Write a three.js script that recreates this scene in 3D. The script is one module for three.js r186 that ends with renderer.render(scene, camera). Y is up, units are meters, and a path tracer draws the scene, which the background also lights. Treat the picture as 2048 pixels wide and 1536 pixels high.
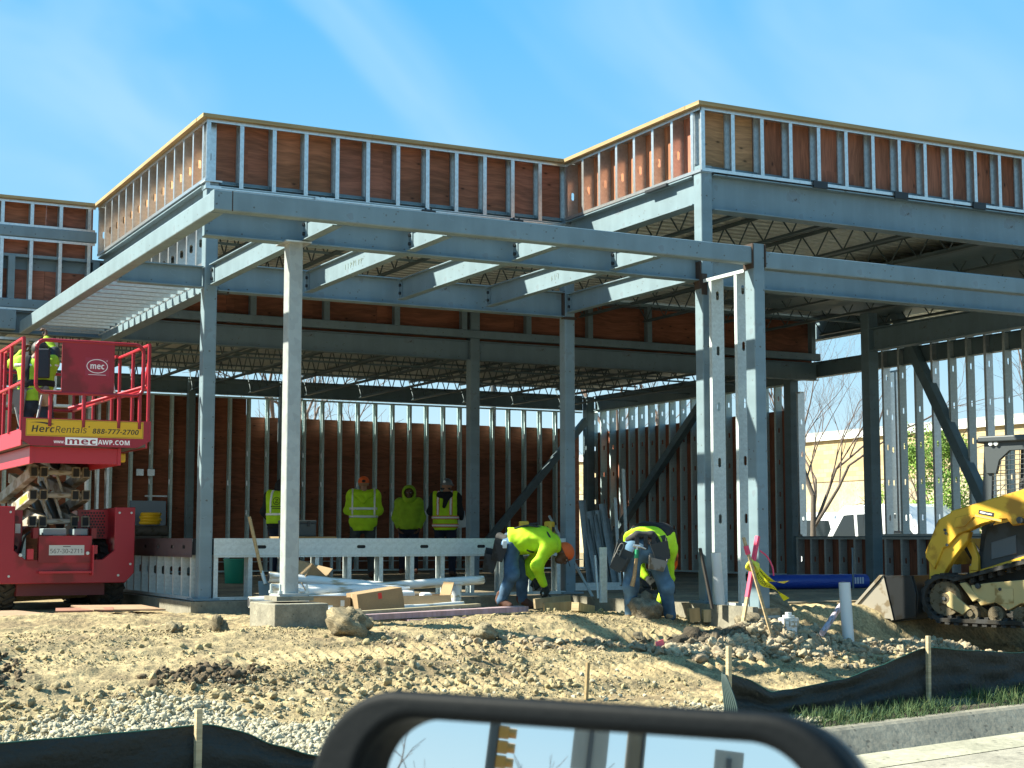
import * as THREE from 'three';
import { mergeGeometries, mergeVertices } from 'three/addons/utils/BufferGeometryUtils.js';
import { RoundedBoxGeometry } from 'three/addons/geometries/RoundedBoxGeometry.js';

// ---------- camera, sky, sun, exposure ----------
const scene = new THREE.Scene();
const camera = new THREE.PerspectiveCamera(27.8, 4 / 3, 0.05, 3000);
camera.position.set(0, 0.7, 0);
{
  const yaw = 27.6 * Math.PI / 180, pitch = Math.atan(309 / 3105);
  camera.lookAt(Math.sin(yaw) * Math.cos(pitch), 0.7 + Math.sin(pitch), -Math.cos(yaw) * Math.cos(pitch));
}
camera.focus = 17; camera.userData.fStop = 15;
const renderer = new THREE.WebGLRenderer({ antialias: true });
renderer.setSize(1024, 768);
renderer.toneMapping = THREE.LinearToneMapping;
renderer.toneMappingExposure = 3.15;
renderer.shadowMap.enabled = true;
const SUN = new THREE.Vector3(-1.04, 1.0, -0.51).normalize();

// ---------- noise ----------
const fr = x => x - Math.floor(x), lerp = (a, b, t) => a + (b - a) * t;
const clamp = (x, a = 0, b = 1) => Math.min(b, Math.max(a, x));
const sstep = (a, b, x) => { const t = clamp((x - a) / (b - a)); return t * t * (3 - 2 * t); };
function hash(x, y, s = 0) {
  let h = (Math.imul(x | 0, 374761393) + Math.imul(y | 0, 668265263) + Math.imul(s | 0, 1274126177)) | 0;
  h = Math.imul(h ^ (h >>> 13), 1274126177); h ^= h >>> 16;
  return (h >>> 0) / 4294967296;
}
function vn(x, y, s = 0, px = 0, py = 0) {           // value noise, periodic if px, py are given
  const i = Math.floor(x), j = Math.floor(y); let u = x - i, v = y - j;
  u = u * u * (3 - 2 * u); v = v * v * (3 - 2 * v);
  const w = (a, p) => p ? ((a % p) + p) % p : a;
  const a = w(i, px), b = w(i + 1, px), c = w(j, py), d = w(j + 1, py);
  return lerp(lerp(hash(a, c, s), hash(b, c, s), u), lerp(hash(a, d, s), hash(b, d, s), u), v);
}
function fbm(x, y, o = 4, s = 0, px = 0, py = 0) {
  let a = 0.5, t = 0, n = 0;
  for (let k = 0; k < o; k++) { t += a * vn(x, y, s + k, px, py); n += a; a *= 0.5; x *= 2; y *= 2; px *= 2; py *= 2; }
  return t / n;
}
let seed = 7;
const rnd = () => { seed = (Math.imul(seed, 1664525) + 1013904223) >>> 0; return seed / 4294967296; };
const rr = (a, b) => a + (b - a) * rnd();

{ // the sky: a blue clear spring sky with thin cirrus, paler to the horizon
  const W = 2048, H = 1024, d = new Float32Array(W * H * 4);
  for (let j = 0; j < H; j++) {
    const el = ((j + 0.5) / H - 0.5) * Math.PI, y = Math.sin(el), c = Math.cos(el);
    for (let i = 0; i < W; i++) {
      const az = ((i + 0.5) / W - 0.5) * 2 * Math.PI, x = Math.cos(az) * c, z = Math.sin(az) * c;
      let r, g, b; const e = Math.max(y, 0);
      const t = Math.pow(clamp(e / 0.42), 0.85);
      r = lerp(0.58, 0.045, t); g = lerp(0.94, 0.475, t); b = lerp(1.03, 1.0, t); { const hz = Math.exp(-e / 0.07); r += 0.40 * hz; g += 0.13 * hz; b += 0.02 * hz; }
      if (y > 0.02) {
        const px = x / (y + 0.22), pz = z / (y + 0.22);
        const a = px * 0.62 - pz * 0.78, q = px * 0.78 + pz * 0.62;
        const wx = fbm(a * 1.3 + 3, q * 1.3, 3, 11) - 0.5, wz = fbm(a * 1.3, q * 1.3 + 9, 3, 17) - 0.5;
        let n = fbm(a * 1.15 + wx * 2.2, q * 4.2 + wz * 3, 6, 23) * 0.56 + fbm(a * 0.9 + 5, q * 1.3, 3, 31) * 0.30 + fbm(a * 3.1 + wx * 4 + 7, q * 7 + wz * 5, 5, 37) * 0.24;
        n = clamp((n - 0.44) / 0.26); n = n * n * (3 - 2 * n) * 0.44 * sstep(0.02, 0.12, y);
        r = lerp(r, 0.60, n); g = lerp(g, 0.88, n); b = lerp(b, 1.0, n);
      }
      if (y < 0) { const k = clamp(-y * 6); r = lerp(r, 0.30, k); g = lerp(g, 0.28, k); b = lerp(b, 0.24, k); }
      const o = (j * W + i) * 4; const K = 0.318; d[o] = r * K; d[o + 1] = g * K; d[o + 2] = b * K; d[o + 3] = 1;
    }
  }
  const sky = new THREE.DataTexture(d, W, H, THREE.RGBAFormat, THREE.FloatType);
  sky.mapping = THREE.EquirectangularReflectionMapping; sky.magFilter = sky.minFilter = THREE.LinearFilter; sky.needsUpdate = true;
  scene.background = sky; scene.environment = sky;
}
const sun = new THREE.DirectionalLight(new THREE.Color(1, 0.965, 0.80), 5.0);
sun.position.set(10, 0, -17).addScaledVector(SUN, 60); sun.target.position.set(10, 0, -17);
sun.castShadow = true; sun.shadow.radius = 1.2; sun.shadow.mapSize.set(4096, 4096);
Object.assign(sun.shadow.camera, { left: -30, right: 30, top: 30, bottom: -30, near: 1, far: 150 });
scene.add(sun, sun.target);

// ---------- naming and building helpers ----------
const taken = {};
const numbered = n => { taken[n] = (taken[n] ?? -1) + 1; return taken[n] ? n + '_' + String(taken[n]).padStart(3, '0') : n; };
function tag(o, label, category, group, kind) {
  if (label) o.userData.label = label; if (category) o.userData.category = category;
  if (group) o.userData.group = group; o.userData.kind = kind || 'thing';
  return o;
}
function thing(name, label, category, p = [0, 0, 0], ry = 0, group) {
  const o = new THREE.Group(); o.name = numbered(name); o.position.set(...p); o.rotation.y = ry; scene.add(o);
  return tag(o, label, category, group);
}
const flat = g => g.index ? g.toNonIndexed() : g;
function merged(list) {
  if (!Array.isArray(list)) return list;
  if (list.length === 1) return list[0];
  return mergeGeometries(list.map(flat).map(g => { for (const k of Object.keys(g.attributes)) if (!['position', 'normal', 'uv'].includes(k)) g.deleteAttribute(k); return g; }));
}
function obj(name, geo, mat, parent = scene, label) {
  const m = new THREE.Mesh(merged(geo), mat); m.name = parent === scene ? numbered(name) : name;
  m.castShadow = m.receiveShadow = true; parent.add(m); if (label) m.userData.label = label;
  return m;
}
function struct(name, geo, mat) { const m = obj(name, geo, mat); m.userData.kind = 'structure'; return m; }
// a box by its corners, uv in metres
function box(x0, y0, z0, x1, y1, z1, off = 0) {
  const w = Math.abs(x1 - x0), h = Math.abs(y1 - y0), d = Math.abs(z1 - z0), g = new THREE.BoxGeometry(w, h, d), u = g.attributes.uv;
  const s = [[d, h], [d, h], [w, d], [w, d], [w, h], [w, h]];
  for (let f = 0; f < 6; f++) for (let k = 0; k < 4; k++) { const i = f * 4 + k; u.setXY(i, u.getX(i) * s[f][0] + off, u.getY(i) * s[f][1] + off * 0.37); }
  g.translate((x0 + x1) / 2, (y0 + y1) / 2, (z0 + z1) / 2); return g;
}
const cbox = (cx, cy, cz, w, h, d, off) => box(cx - w / 2, cy - h / 2, cz - d / 2, cx + w / 2, cy + h / 2, cz + d / 2, off);
function rbox(cx, cy, cz, w, h, d, r = 0.01, seg = 2) {
  const g = new RoundedBoxGeometry(w, h, d, seg, r); g.translate(cx, cy, cz); return g;
}
const V = (x, y, z) => new THREE.Vector3(x, y, z);
function orient(g, A, B, up = V(0, 1, 0)) {          // g is built along +z from the origin
  const dir = B.clone().sub(A).normalize(); let right = up.clone().cross(dir);
  if (right.lengthSq() < 1e-6) right = V(1, 0, 0).cross(dir).lengthSq() > 1e-6 ? V(0, 0, 1).cross(dir) : V(1, 0, 0);
  right.normalize(); const u2 = dir.clone().cross(right);
  g.applyMatrix4(new THREE.Matrix4().makeBasis(right, u2, dir)); g.translate(A.x, A.y, A.z); return g;
}
function shapeOf(pts) { const s = new THREE.Shape(); pts.forEach(([x, y], i) => i ? s.lineTo(x, y) : s.moveTo(x, y)); s.closePath(); return s; }
function ext(shape, depth, opt = {}) { return new THREE.ExtrudeGeometry(Array.isArray(shape) ? shapeOf(shape) : shape, { depth, bevelEnabled: false, curveSegments: 6, ...opt }); }
function member(pts, A, B, up) { A = V(...A); B = V(...B); return orient(ext(pts, A.distanceTo(B)), A, B, up && V(...up)); }
const iPts = (d, w, tf = 0.013, tw = 0.009) => {      // I section, bottom at y = 0
  const a = w / 2, b = tw / 2; return [[-a, 0], [a, 0], [a, tf], [b, tf], [b, d - tf], [a, d - tf], [a, d], [-a, d], [-a, d - tf], [-b, d - tf], [-b, tf], [-a, tf]];
};
const rPts = (w, h, r = 0.012) => {                   // rounded rectangle, bottom at y = 0
  const p = [], n = 3; for (const [cx, cy, a0] of [[w / 2 - r, r, -90], [w / 2 - r, h - r, 0], [-w / 2 + r, h - r, 90], [-w / 2 + r, r, 180]])
    for (let k = 0; k <= n; k++) { const a = (a0 + 90 * k / n) * Math.PI / 180; p.push([cx + r * Math.cos(a), cy + r * Math.sin(a)]); } return p;
};
function rod(A, B, r, n = 8, r2 = r) {
  A = V(...A); B = V(...B); const L = A.distanceTo(B), g = new THREE.CylinderGeometry(r2, r, L, n); g.rotateX(Math.PI / 2); g.translate(0, 0, L / 2); return orient(g, A, B);
}
function tube(pts, r, n = 8, closed = false, seg = 0) {
  const c = new THREE.CatmullRomCurve3(pts.map(p => V(...p)), closed, 'catmullrom', 0.5); return new THREE.TubeGeometry(c, seg || pts.length * 5, r, n, closed);
}
function poly(pts, r, n = 8) { const out = []; for (let i = 0; i + 1 < pts.length; i++) out.push(rod(pts[i], pts[i + 1], r, n)); for (let i = 1; i + 1 < pts.length; i++) { const s = new THREE.SphereGeometry(r, n, 6); s.translate(...pts[i]); out.push(s); } return merged(out); }
const at = (g, p, ry = 0) => { if (ry) g.rotateY(ry); g.translate(...p); return g; };
const scaleUV = (g, k, l = k) => { const u = g.attributes.uv; for (let i = 0; i < u.count; i++) u.setXY(i, u.getX(i) * k, u.getY(i) * l); return g; };

// ---------- textures and materials ----------
function tex(n, fn, srgb = true, m = n) {
  const d = new Uint8Array(n * m * 4);
  for (let j = 0; j < m; j++) for (let i = 0; i < n; i++) {
    const c = fn(i / n, j / m), o = (j * n + i) * 4;
    if (typeof c === 'number') d[o] = d[o + 1] = d[o + 2] = clamp(c) * 255; else { d[o] = clamp(c[0]) * 255; d[o + 1] = clamp(c[1]) * 255; d[o + 2] = clamp(c[2]) * 255; } d[o + 3] = 255;
  }
  const t = new THREE.DataTexture(d, n, m); t.wrapS = t.wrapT = THREE.RepeatWrapping; t.magFilter = THREE.LinearFilter; t.minFilter = THREE.LinearMipmapLinearFilter; t.generateMipmaps = true;
  if (srgb) t.colorSpace = THREE.SRGBColorSpace; t.needsUpdate = true; return t;
}
const rep = (t, x, y = x) => { const c = t.clone(); c.repeat.set(x, y); c.needsUpdate = true; return c; };
const C = (r, g, b) => new THREE.Color().setRGB(r, g, b);
const M = (color, o = {}) => new THREE.MeshStandardMaterial({ color, roughness: 0.7, metalness: 0, ...o });

const T = {};
T.paint = tex(512, (u, v) => { const n = fbm(u * 6, v * 6, 5, 3, 6, 6), s = fbm(u * 3, v * 24, 3, 8, 3, 24); const q = 0.9 + 0.12 * (n - 0.5) + 0.08 * (s - 0.5); const d = n > 0.7 ? 0.07 : 0; const sp = fbm(u * 34, v * 34, 3, 19, 34, 34); const rs = sstep(0.80, 0.86, sp) * 0.5; const sc = Math.abs(fbm(u * 5 + 3, v * 5, 3, 27, 5, 5) - 0.5) < 0.0035 && hash(Math.floor(u * 9), Math.floor(v * 9), 28) > 0.55 ? 0.08 : 0; return [lerp(q - d * 0.6 + sc, 0.42, rs), lerp(q - d + sc, 0.27, rs), lerp(q - d + sc, 0.18, rs)]; });
T.zinc = tex(256, (u, v) => {                          // spangle: cells of slightly different grey
  const N = 14; let best = 9, id = 0; const x = u * N, y = v * N;
  for (let a = -1; a < 2; a++) for (let b = -1; b < 2; b++) { const i = Math.floor(x) + a, j = Math.floor(y) + b, ii = (i + N) % N, jj = (j + N) % N; const dx = i + hash(ii, jj, 1) - x, dy = j + hash(ii, jj, 2) - y, q = dx * dx + dy * dy; if (q < best) { best = q; id = hash(ii, jj, 3); } }
  return 0.84 + 0.06 * id + 0.06 * (fbm(u * 8, v * 8, 3, 5, 8, 8) - 0.5);
});
T.zincR = tex(128, (u, v) => 0.36 + 0.3 * fbm(u * 8, v * 8, 4, 15, 8, 8), false);
T.ply = tex(512, (u, v) => {                           // plywood veneer: long wavy grain and knots; u runs along the grain
  let vv = v; let k = 0;
  for (let i = 0; i < 7; i++) { const cx = hash(i, 1, 40), cy = hash(i, 2, 40); let dx = u - cx, dy = v - cy; dx -= Math.round(dx); dy -= Math.round(dy); const q = Math.sqrt(dx * dx * 5 + dy * dy * 22) / (0.05 + 0.05 * hash(i, 3, 40)); vv += 0.018 * Math.exp(-q * q * 0.25) * Math.sign(dy || 1); k = Math.max(k, Math.exp(-q * q * 3.0)); }
  const w = fbm(u * 3, v * 3, 3, 50, 3, 3);
  const g = fbm(u * 4 + w * 0.6, vv * 48 + w * 5, 4, 41, 0, 0), f = fbm(u * 12, vv * 160, 2, 44, 12, 160), b = fbm(u * 2, v * 5, 3, 47, 2, 5);
  let q = 0.82 + 0.34 * (g - 0.5) + 0.14 * (f - 0.5) + 0.3 * (b - 0.5); q *= 1 - 0.55 * k;
  return [q, q * (0.97 - 0.06 * (b - 0.5)), q * 0.95];
});
T.lumber = tex(256, (u, v) => { const g = fbm(u * 2, v * 40, 4, 61, 2, 40), b = fbm(u * 3, v * 6, 3, 63, 3, 6); return [0.86 + 0.2 * (g - 0.5) + 0.14 * (b - 0.5), 0.84 + 0.22 * (g - 0.5) + 0.14 * (b - 0.5), 0.8 + 0.26 * (g - 0.5) + 0.14 * (b - 0.5)]; });
T.conc = tex(256, (u, v) => { const n = fbm(u * 5, v * 5, 6, 71, 5, 5), s = fbm(u * 40, v * 40, 2, 75, 40, 40); let q = 0.82 + 0.3 * (n - 0.5) + 0.14 * (s - 0.5); if (hash(Math.floor(u * 64), Math.floor(v * 64), 5) > 0.985) q *= 0.75; return [q, q * 0.985, q * 0.95]; });
T.soil = tex(512, (u, v) => { const n = fbm(u * 6, v * 6, 6, 81, 6, 6), s = fbm(u * 70, v * 70, 3, 85, 70, 70); const q = 0.74 + 0.36 * (n - 0.5) + 0.4 * (s - 0.5); return [q, q * 0.985, q * 0.95]; });
T.soilB = tex(512, (u, v) => 0.5 * fbm(u * 24, v * 24, 5, 91, 24, 24) + 0.5 * Math.abs(2 * fbm(u * 50, v * 50, 3, 95, 50, 50) - 1), false);
T.cloth = tex(256, (u, v) => 0.86 + 0.12 * (fbm(u * 8, v * 8, 4, 101, 8, 8) - 0.5) + 0.08 * (hash(Math.floor(u * 256), Math.floor(v * 256), 9) - 0.5));
T.denim = tex(256, (u, v) => { const n = fbm(u * 5, v * 5, 4, 111, 5, 5), w = fr((u + v) * 64) > 0.5 ? 0.05 : 0; const q = 0.72 + 0.5 * (n - 0.5) + w; return [q, q, q]; });
T.dirt = tex(256, (u, v) => { const n = fbm(u * 4, v * 4, 6, 121, 4, 4), k = sstep(0.52, 0.66, n); return [lerp(1, 0.78, k), lerp(1, 0.72, k), lerp(1, 0.62, k)]; });
T.bump = tex(256, (u, v) => fbm(u * 12, v * 12, 5, 131, 12, 12), false);

const steel = M(C(0.19, 0.268, 0.31), { map: rep(T.paint, 0.6), roughness: 0.5, roughnessMap: null, bumpMap: rep(T.bump, 1), bumpScale: 0.0008 });
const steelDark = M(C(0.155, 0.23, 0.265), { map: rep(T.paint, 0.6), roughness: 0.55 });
const zinc = M(C(0.74, 0.78, 0.80), { map: rep(T.zinc, 3), roughness: 0.42, metalness: 0.75 });
const zincDull = M(C(0.66, 0.73, 0.73), { map: rep(T.zinc, 4), roughness: 0.55, metalness: 0.35 });
const zincIn = M(C(0.68, 0.86, 0.88), { map: rep(T.zinc, 4), roughness: 0.55, metalness: 0.15 });
const zincBright = M(C(0.80, 0.83, 0.84), { map: rep(T.zinc, 3), roughness: 0.33, metalness: 0.85 });
const hole = M(C(0.02, 0.022, 0.025), { roughness: 0.9 });
const plyRot = (() => { const t = T.ply.clone(); t.rotation = Math.PI / 2; t.repeat.set(0.8, 0.8); t.needsUpdate = true; return t; })();
const plyH = rep(T.ply, 0.8), plyTones = [[0.44, 0.165, 0.085], [0.39, 0.15, 0.085], [0.50, 0.20, 0.10], [0.47, 0.18, 0.115], [0.41, 0.17, 0.105], [0.53, 0.31, 0.16]];
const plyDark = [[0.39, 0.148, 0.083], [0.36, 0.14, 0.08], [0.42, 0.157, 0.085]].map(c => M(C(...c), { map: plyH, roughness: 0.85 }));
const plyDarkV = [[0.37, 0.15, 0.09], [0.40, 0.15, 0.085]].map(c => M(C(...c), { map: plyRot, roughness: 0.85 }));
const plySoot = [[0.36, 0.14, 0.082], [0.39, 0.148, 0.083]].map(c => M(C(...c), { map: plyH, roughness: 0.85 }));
const plyMats = plyTones.map(c => M(C(...c), { map: plyH, roughness: 0.85, bumpMap: rep(T.ply, 0.8), bumpScale: 0.0006 }));
const plyMatsV = plyTones.map(c => M(C(...c), { map: plyRot, roughness: 0.85 }));
const lumber = M(C(0.42, 0.31, 0.165), { map: rep(T.lumber, 1), roughness: 0.8 });
const concrete = M(C(0.30, 0.285, 0.235), { map: rep(T.conc, 1), roughness: 0.92, bumpMap: rep(T.bump, 2), bumpScale: 0.003 });
const bolt = M(C(0.03, 0.035, 0.04), { roughness: 0.5, metalness: 0.4 });
const rust = M(C(0.05, 0.033, 0.025), { roughness: 0.95, bumpMap: rep(T.bump, 6), bumpScale: 0.002 });
const pvc = M(C(0.62, 0.64, 0.64), { roughness: 0.38, map: rep(T.dirt, 2) });
const black = M(C(0.018, 0.019, 0.021), { roughness: 0.6 });
const rubber = M(C(0.035, 0.034, 0.032), { roughness: 0.88, bumpMap: rep(T.bump, 6), bumpScale: 0.003, map: rep(T.dirt, 2) });
// ---------- large structure: slab, steel frame, stud walls, roof decks ----------
{
  const g = [box(4.86, -0.42, -30.9, 18.4, 0, -16.79), box(9.5, -0.42, -16.789, 18.4, 0.001, -13.82), box(-6, -0.42, -30.901, 4.859, -0.001, -22.1), box(9.5, -0.42, -13.819, 9.78, -0.002, -12.83)];
  const m = struct('floor_slab', g, M(C(0.38, 0.31, 0.21), { map: rep(T.soil, 0.5), roughness: 0.95, bumpMap: rep(T.soilB, 0.7), bumpScale: 0.006 }));
  m.userData.label = 'dusty tan concrete floor slab under the steel frame';
  // the exposed concrete kerb at the slab edge
  const k = (name, label, g2) => tag(obj(name, g2, concrete), label, 'concrete kerb');
  k('concrete_kerb', 'pale concrete kerb under the low stud wall on the left side', [box(4.78, -0.4, -21.9, 4.855, 0.012, -16.74)]);
  k('concrete_kerb', 'stained concrete kerb under the front low wall', [box(4.78, -0.4, -16.735, 9.47, 0.014, -16.66)]);
  k('concrete_kerb', 'concrete kerb beside the trench at the workers feet', [box(9.43, -0.4, -16.655, 9.496, 0.013, -12.82)]);
}
let columnGroup;
function column(label, x, z, y0, y1, wx, wz, mat = steel, extra) {
  const t = thing('steel_column', label, 'column', [x, y0, z]);
  const g = ext(rPts(wx, wz, 0.016), y1 - y0); g.translate(0, -wz / 2, 0); g.rotateX(-Math.PI / 2); obj('shaft', g, mat, t);
  obj('base_plate', cbox(0, 0.012, 0, wx + 0.14, 0.024, wz + 0.14), mat, t);
  if (extra) extra(t); return t;
}
const weld = (t, list) => obj('rust_stain', list, rust, t);
column('grey steel column at the near left corner of the building', 4.985, -16.9, 0.02, 4.7, 0.15, 0.15, steel, t => {
  obj('top_plate', cbox(0, 4.695, 0, 0.2, 0.02, 0.2), zinc, t);
  obj('erection_bolt', [rod([0.08, 3.42, 0.04], [0.2, 3.42, 0.06], 0.012), rod([0.2, 3.42, 0.06], [0.21, 3.48, 0.06], 0.012)], rust, t);
});
column('grey steel column with a rusty beam joint at the inner corner', 9.62, -16.9, 0.02, 4.7, 0.145, 0.15, steel, t => {
  weld(t, [box(-0.085, 3.43, 0.0, -0.074, 3.78, 0.075)]); weld(t, [box(-0.085, 3.42, 0.072, 0.09, 3.455, 0.085)]);
});
column('grey steel column carrying the corner of the right parapet', 9.645, -13.91, 0.01, 4.78, 0.15, 0.15, steel, t => {
  weld(t, [box(-0.087, 3.40, -0.06, -0.0745, 3.70, 0.06)]); weld(t, [box(-0.087, 3.33, 0.0745, -0.02, 3.56, 0.088)]);
});
column('foremost grey steel column under the canopy fascia behind the crossed stakes', 9.615, -12.95, -0.1, 3.74, 0.14, 0.165, steel, t => {
  weld(t, [box(-0.083, 3.58, -0.083, -0.0705, 3.84, 0.083)]); weld(t, [box(0.0705, 3.60, 0.05, 0.085, 3.84, 0.0885)]);
});
{ // galvanised column on its own pier
  const t = column('pale galvanised steel column standing alone on a concrete pier', 4.935, -13.95, 0.165, 3.5, 0.14, 0.155, M(C(0.43, 0.46, 0.455), { map: rep(T.zinc, 1.4), roughness: 0.5, metalness: 0.25, bumpMap: rep(T.bump, 2), bumpScale: 0.0015 }));
  obj('cap_plate', cbox(0, 3.34, 0, 0.26, 0.014, 0.3), zinc, t);
  obj('grout_pad', [cbox(0, -0.02, 0, 0.36, 0.04, 0.36)], concrete, t);
  for (const [a, b] of [[-0.13, -0.13], [0.13, -0.13], [-0.13, 0.13], [0.13, 0.13]]) obj('anchor_bolt', [rod([a, 0.0, b], [a, 0.11, b], 0.011), rod([a, 0.024, b], [a, 0.05, b], 0.022, 6)], zincDull, t);
  const p = obj('concrete_pier', rbox(4.935, -0.16, -13.95, 0.52, 0.53, 0.72, 0.012), concrete); tag(p, 'concrete pier block under the galvanised column', 'concrete pier');
}
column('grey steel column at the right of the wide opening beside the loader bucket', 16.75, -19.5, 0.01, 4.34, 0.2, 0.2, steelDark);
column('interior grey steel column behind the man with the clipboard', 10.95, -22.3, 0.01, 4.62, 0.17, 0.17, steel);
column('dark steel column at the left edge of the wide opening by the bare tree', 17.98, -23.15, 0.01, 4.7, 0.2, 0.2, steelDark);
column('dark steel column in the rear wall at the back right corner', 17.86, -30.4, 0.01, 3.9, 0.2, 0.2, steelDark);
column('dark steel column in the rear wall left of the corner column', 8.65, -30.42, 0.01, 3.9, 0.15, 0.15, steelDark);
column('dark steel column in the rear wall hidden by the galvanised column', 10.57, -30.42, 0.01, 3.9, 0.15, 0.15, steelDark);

function beam(label, A, B, d, w, o = {}) {
  const t = thing('steel_beam', label, 'beam', A, 0, o.group);
  const L = V(...B).sub(V(...A)), mat = o.mat || steel;
  obj('steel_section', member(o.hss ? rPts(w, d, 0.014) : iPts(d, w, o.tf, o.tw), [0, 0, 0], L.toArray()), mat, t);
  const dir = L.clone().normalize(), len = L.length(), rot = g => { g.rotateY(Math.atan2(dir.x, dir.z)); return g; };
  // connection plates with bolts: [distance along, side, rows]
  for (const [s, side, rows] of o.clips || []) {
    obj('connection_plate', rot(box(side * 0.006, d * 0.16, s - 0.045, side * 0.016, d * 0.88, s + 0.045)), steel, t);
    for (let k = 0; k < rows; k++) { const y = d * (rows > 1 ? 0.32 + 0.4 * k / (rows - 1) : 0.5); obj('bolt', rot(rod([side * 0.016, y, s], [side * 0.036, y, s], 0.019, 6)), bolt, t); }
  }
  for (const g of o.rust || []) obj('rust_stain', rot(g), rust, t);
  return t;
}
// canopy fascia tubes
beam('long grey box section canopy fascia across the front of the building', [3.83, 3.53, -12.95], [9.53, 3.53, -12.95], 0.18, 0.13, { hss: 1, rust: [box(-0.066, 0.0, 0.16, -0.0655, 0.18, 0.17)] });
beam('grey box section canopy fascia running right from the foremost column', [9.7, 3.49, -12.95], [21, 3.49, -12.95], 0.18, 0.13, { hss: 1 });
beam('sunlit grey box section canopy fascia along the left side', [3.9, 3.53, -22.1], [3.9, 3.53, -13.02], 0.18, 0.13, { hss: 1 });
// beams
beam('grey I beam of the canopy on the galvanised column', [4.06, 3.5, -13.95], [9.56, 3.5, -13.95], 0.26, 0.15);
beam('deep grey I beam right of the canopy under the right roof', [9.73, 3.45, -13.91], [21, 3.45, -13.91], 0.31, 0.17, { clips: [[0.06, 1, 3]] });
beam('grey I beam between the near corner column and the inner corner column', [5.07, 3.47, -16.9], [9.54, 3.47, -16.9], 0.32, 0.17);
[5.0, 6.12, 7.29, 8.46, 9.6].forEach((x, i) => beam(['leftmost', 'second from the left', 'middle', 'fourth from the left', 'rightmost'][i] + ' short grey canopy joist from wall to support beam', [x, 3.52, -16.8], [x, 3.52, -14.03], 0.24, 0.1, { tf: 0.01, clips: [[0.03, -1, 2]], group: 'canopy joists' }));
[5.02, 6.12, 7.29, 8.46].forEach((x, i) => beam(['first', 'second', 'third', 'fourth'][i] + ' stub joist from the left between support beam and fascia', [x, 3.52, -13.87], [x, 3.52, -13.02], 0.22, 0.1, { tf: 0.01, clips: [[0.03, -1, 2]], group: 'canopy stub joists' }));
beam('short grey stub beam from the near corner column to the left fascia', [3.97, 3.5, -16.9], [4.9, 3.5, -16.9], 0.24, 0.13);
beam('grey I beam along the left side below the soffit', [4.985, 3.45, -22.15], [4.985, 3.45, -17.0], 0.30, 0.17);
beam('dark grey roof edge beam under the left side parapet', [4.985, 4.36, -22.15], [4.985, 4.36, -17.0], 0.33, 0.17);
beam('grey roof edge beam under the front left parapet', [5.08, 4.33, -16.9], [9.54, 4.33, -16.9], 0.33, 0.17);
beam('sunlit grey roof beam under the short side of the right parapet', [9.645, 4.36, -16.82], [9.645, 4.36, -14.0], 0.33, 0.17);
beam('deep grey roof beam under the right front parapet', [9.73, 4.29, -13.91], [21, 4.29, -13.91], 0.4, 0.19, { clips: [[0.06, 1, 3]] });
beam('grey main beam across the interior carrying the rear roof', [2, 3.55, -22.3], [10.86, 3.55, -22.3], 0.31, 0.17, { clips: [[8.78, 1, 3]] });
beam('grey main beam right of the interior column', [11.04, 3.55, -22.3], [17.9, 3.55, -22.3], 0.31, 0.17, { clips: [[0.07, 1, 3]] });
beam('grey box girt above the interior main beam', [2, 3.9, -22.22], [17.9, 3.9, -22.22], 0.13, 0.1, { hss: 1 });
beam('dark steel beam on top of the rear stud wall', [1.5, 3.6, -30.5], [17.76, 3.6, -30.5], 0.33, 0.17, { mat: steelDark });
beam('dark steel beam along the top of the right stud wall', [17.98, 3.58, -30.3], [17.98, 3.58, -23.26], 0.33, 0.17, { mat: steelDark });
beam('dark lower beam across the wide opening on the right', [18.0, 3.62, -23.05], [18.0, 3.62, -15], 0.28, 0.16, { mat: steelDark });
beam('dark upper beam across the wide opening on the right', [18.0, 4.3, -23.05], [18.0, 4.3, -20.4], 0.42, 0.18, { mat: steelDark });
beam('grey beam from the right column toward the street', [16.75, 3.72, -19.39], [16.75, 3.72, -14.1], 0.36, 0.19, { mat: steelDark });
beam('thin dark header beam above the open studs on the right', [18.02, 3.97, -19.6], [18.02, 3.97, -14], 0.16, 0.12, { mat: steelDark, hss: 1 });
beam('dark grey gable beam between the two window bands of the left wall', [-3, 4.91, -22.24], [4.88, 4.91, -22.24], 0.155, 0.12, { hss: 1 });
beam('grey lower beam of the left wall behind the canopy', [-3, 3.58, -22.14], [3.78, 3.58, -22.14], 0.28, 0.14, { hss: 1 });
{ // chalk marks left on the canopy joists
  const chalk = M(C(0.30, 0.36, 0.30), { roughness: 0.95 }), marks = (x, z0, n, s) => { const g = []; let z = z0; for (let k = 0; k < n; k++) { const y = 3.60 + 0.012 * hash(k, s, 3); g.push(rod([x, y, z], [x, y + 0.06, z + 0.02 * (hash(k, s, 4) - 0.5)], 0.0025, 4)); if (hash(k, s, 5) > 0.4) g.push(rod([x, y + 0.06 * hash(k, s, 6), z], [x, y + 0.05, z + 0.04], 0.0025, 4)); z += 0.075; } const o = obj('chalk_marks', g, chalk); o.userData.kind = 'stuff'; };
  marks(6.112, -15.6, 7, 1); marks(8.452, -15.2, 3, 2);
}
// diagonal braces
function brace(label, A, B, w = 0.15) { const o = obj('diagonal_brace', member(rPts(w, w, 0.01), A, B), steelDark); tag(o, label, 'brace'); }
brace('dark diagonal brace against the rear wall behind the bending man', [17.75, 3.3, -30.25], [14.75, 0.02, -30.25]);
brace('dark diagonal brace against the right stud wall', [17.78, 3.75, -25.2], [17.78, 0.03, -30.0]);
brace('dark diagonal brace among the open studs above the loader', [17.9, 4.85, -20.45], [17.9, 0.9, -18.1], 0.17);

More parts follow.
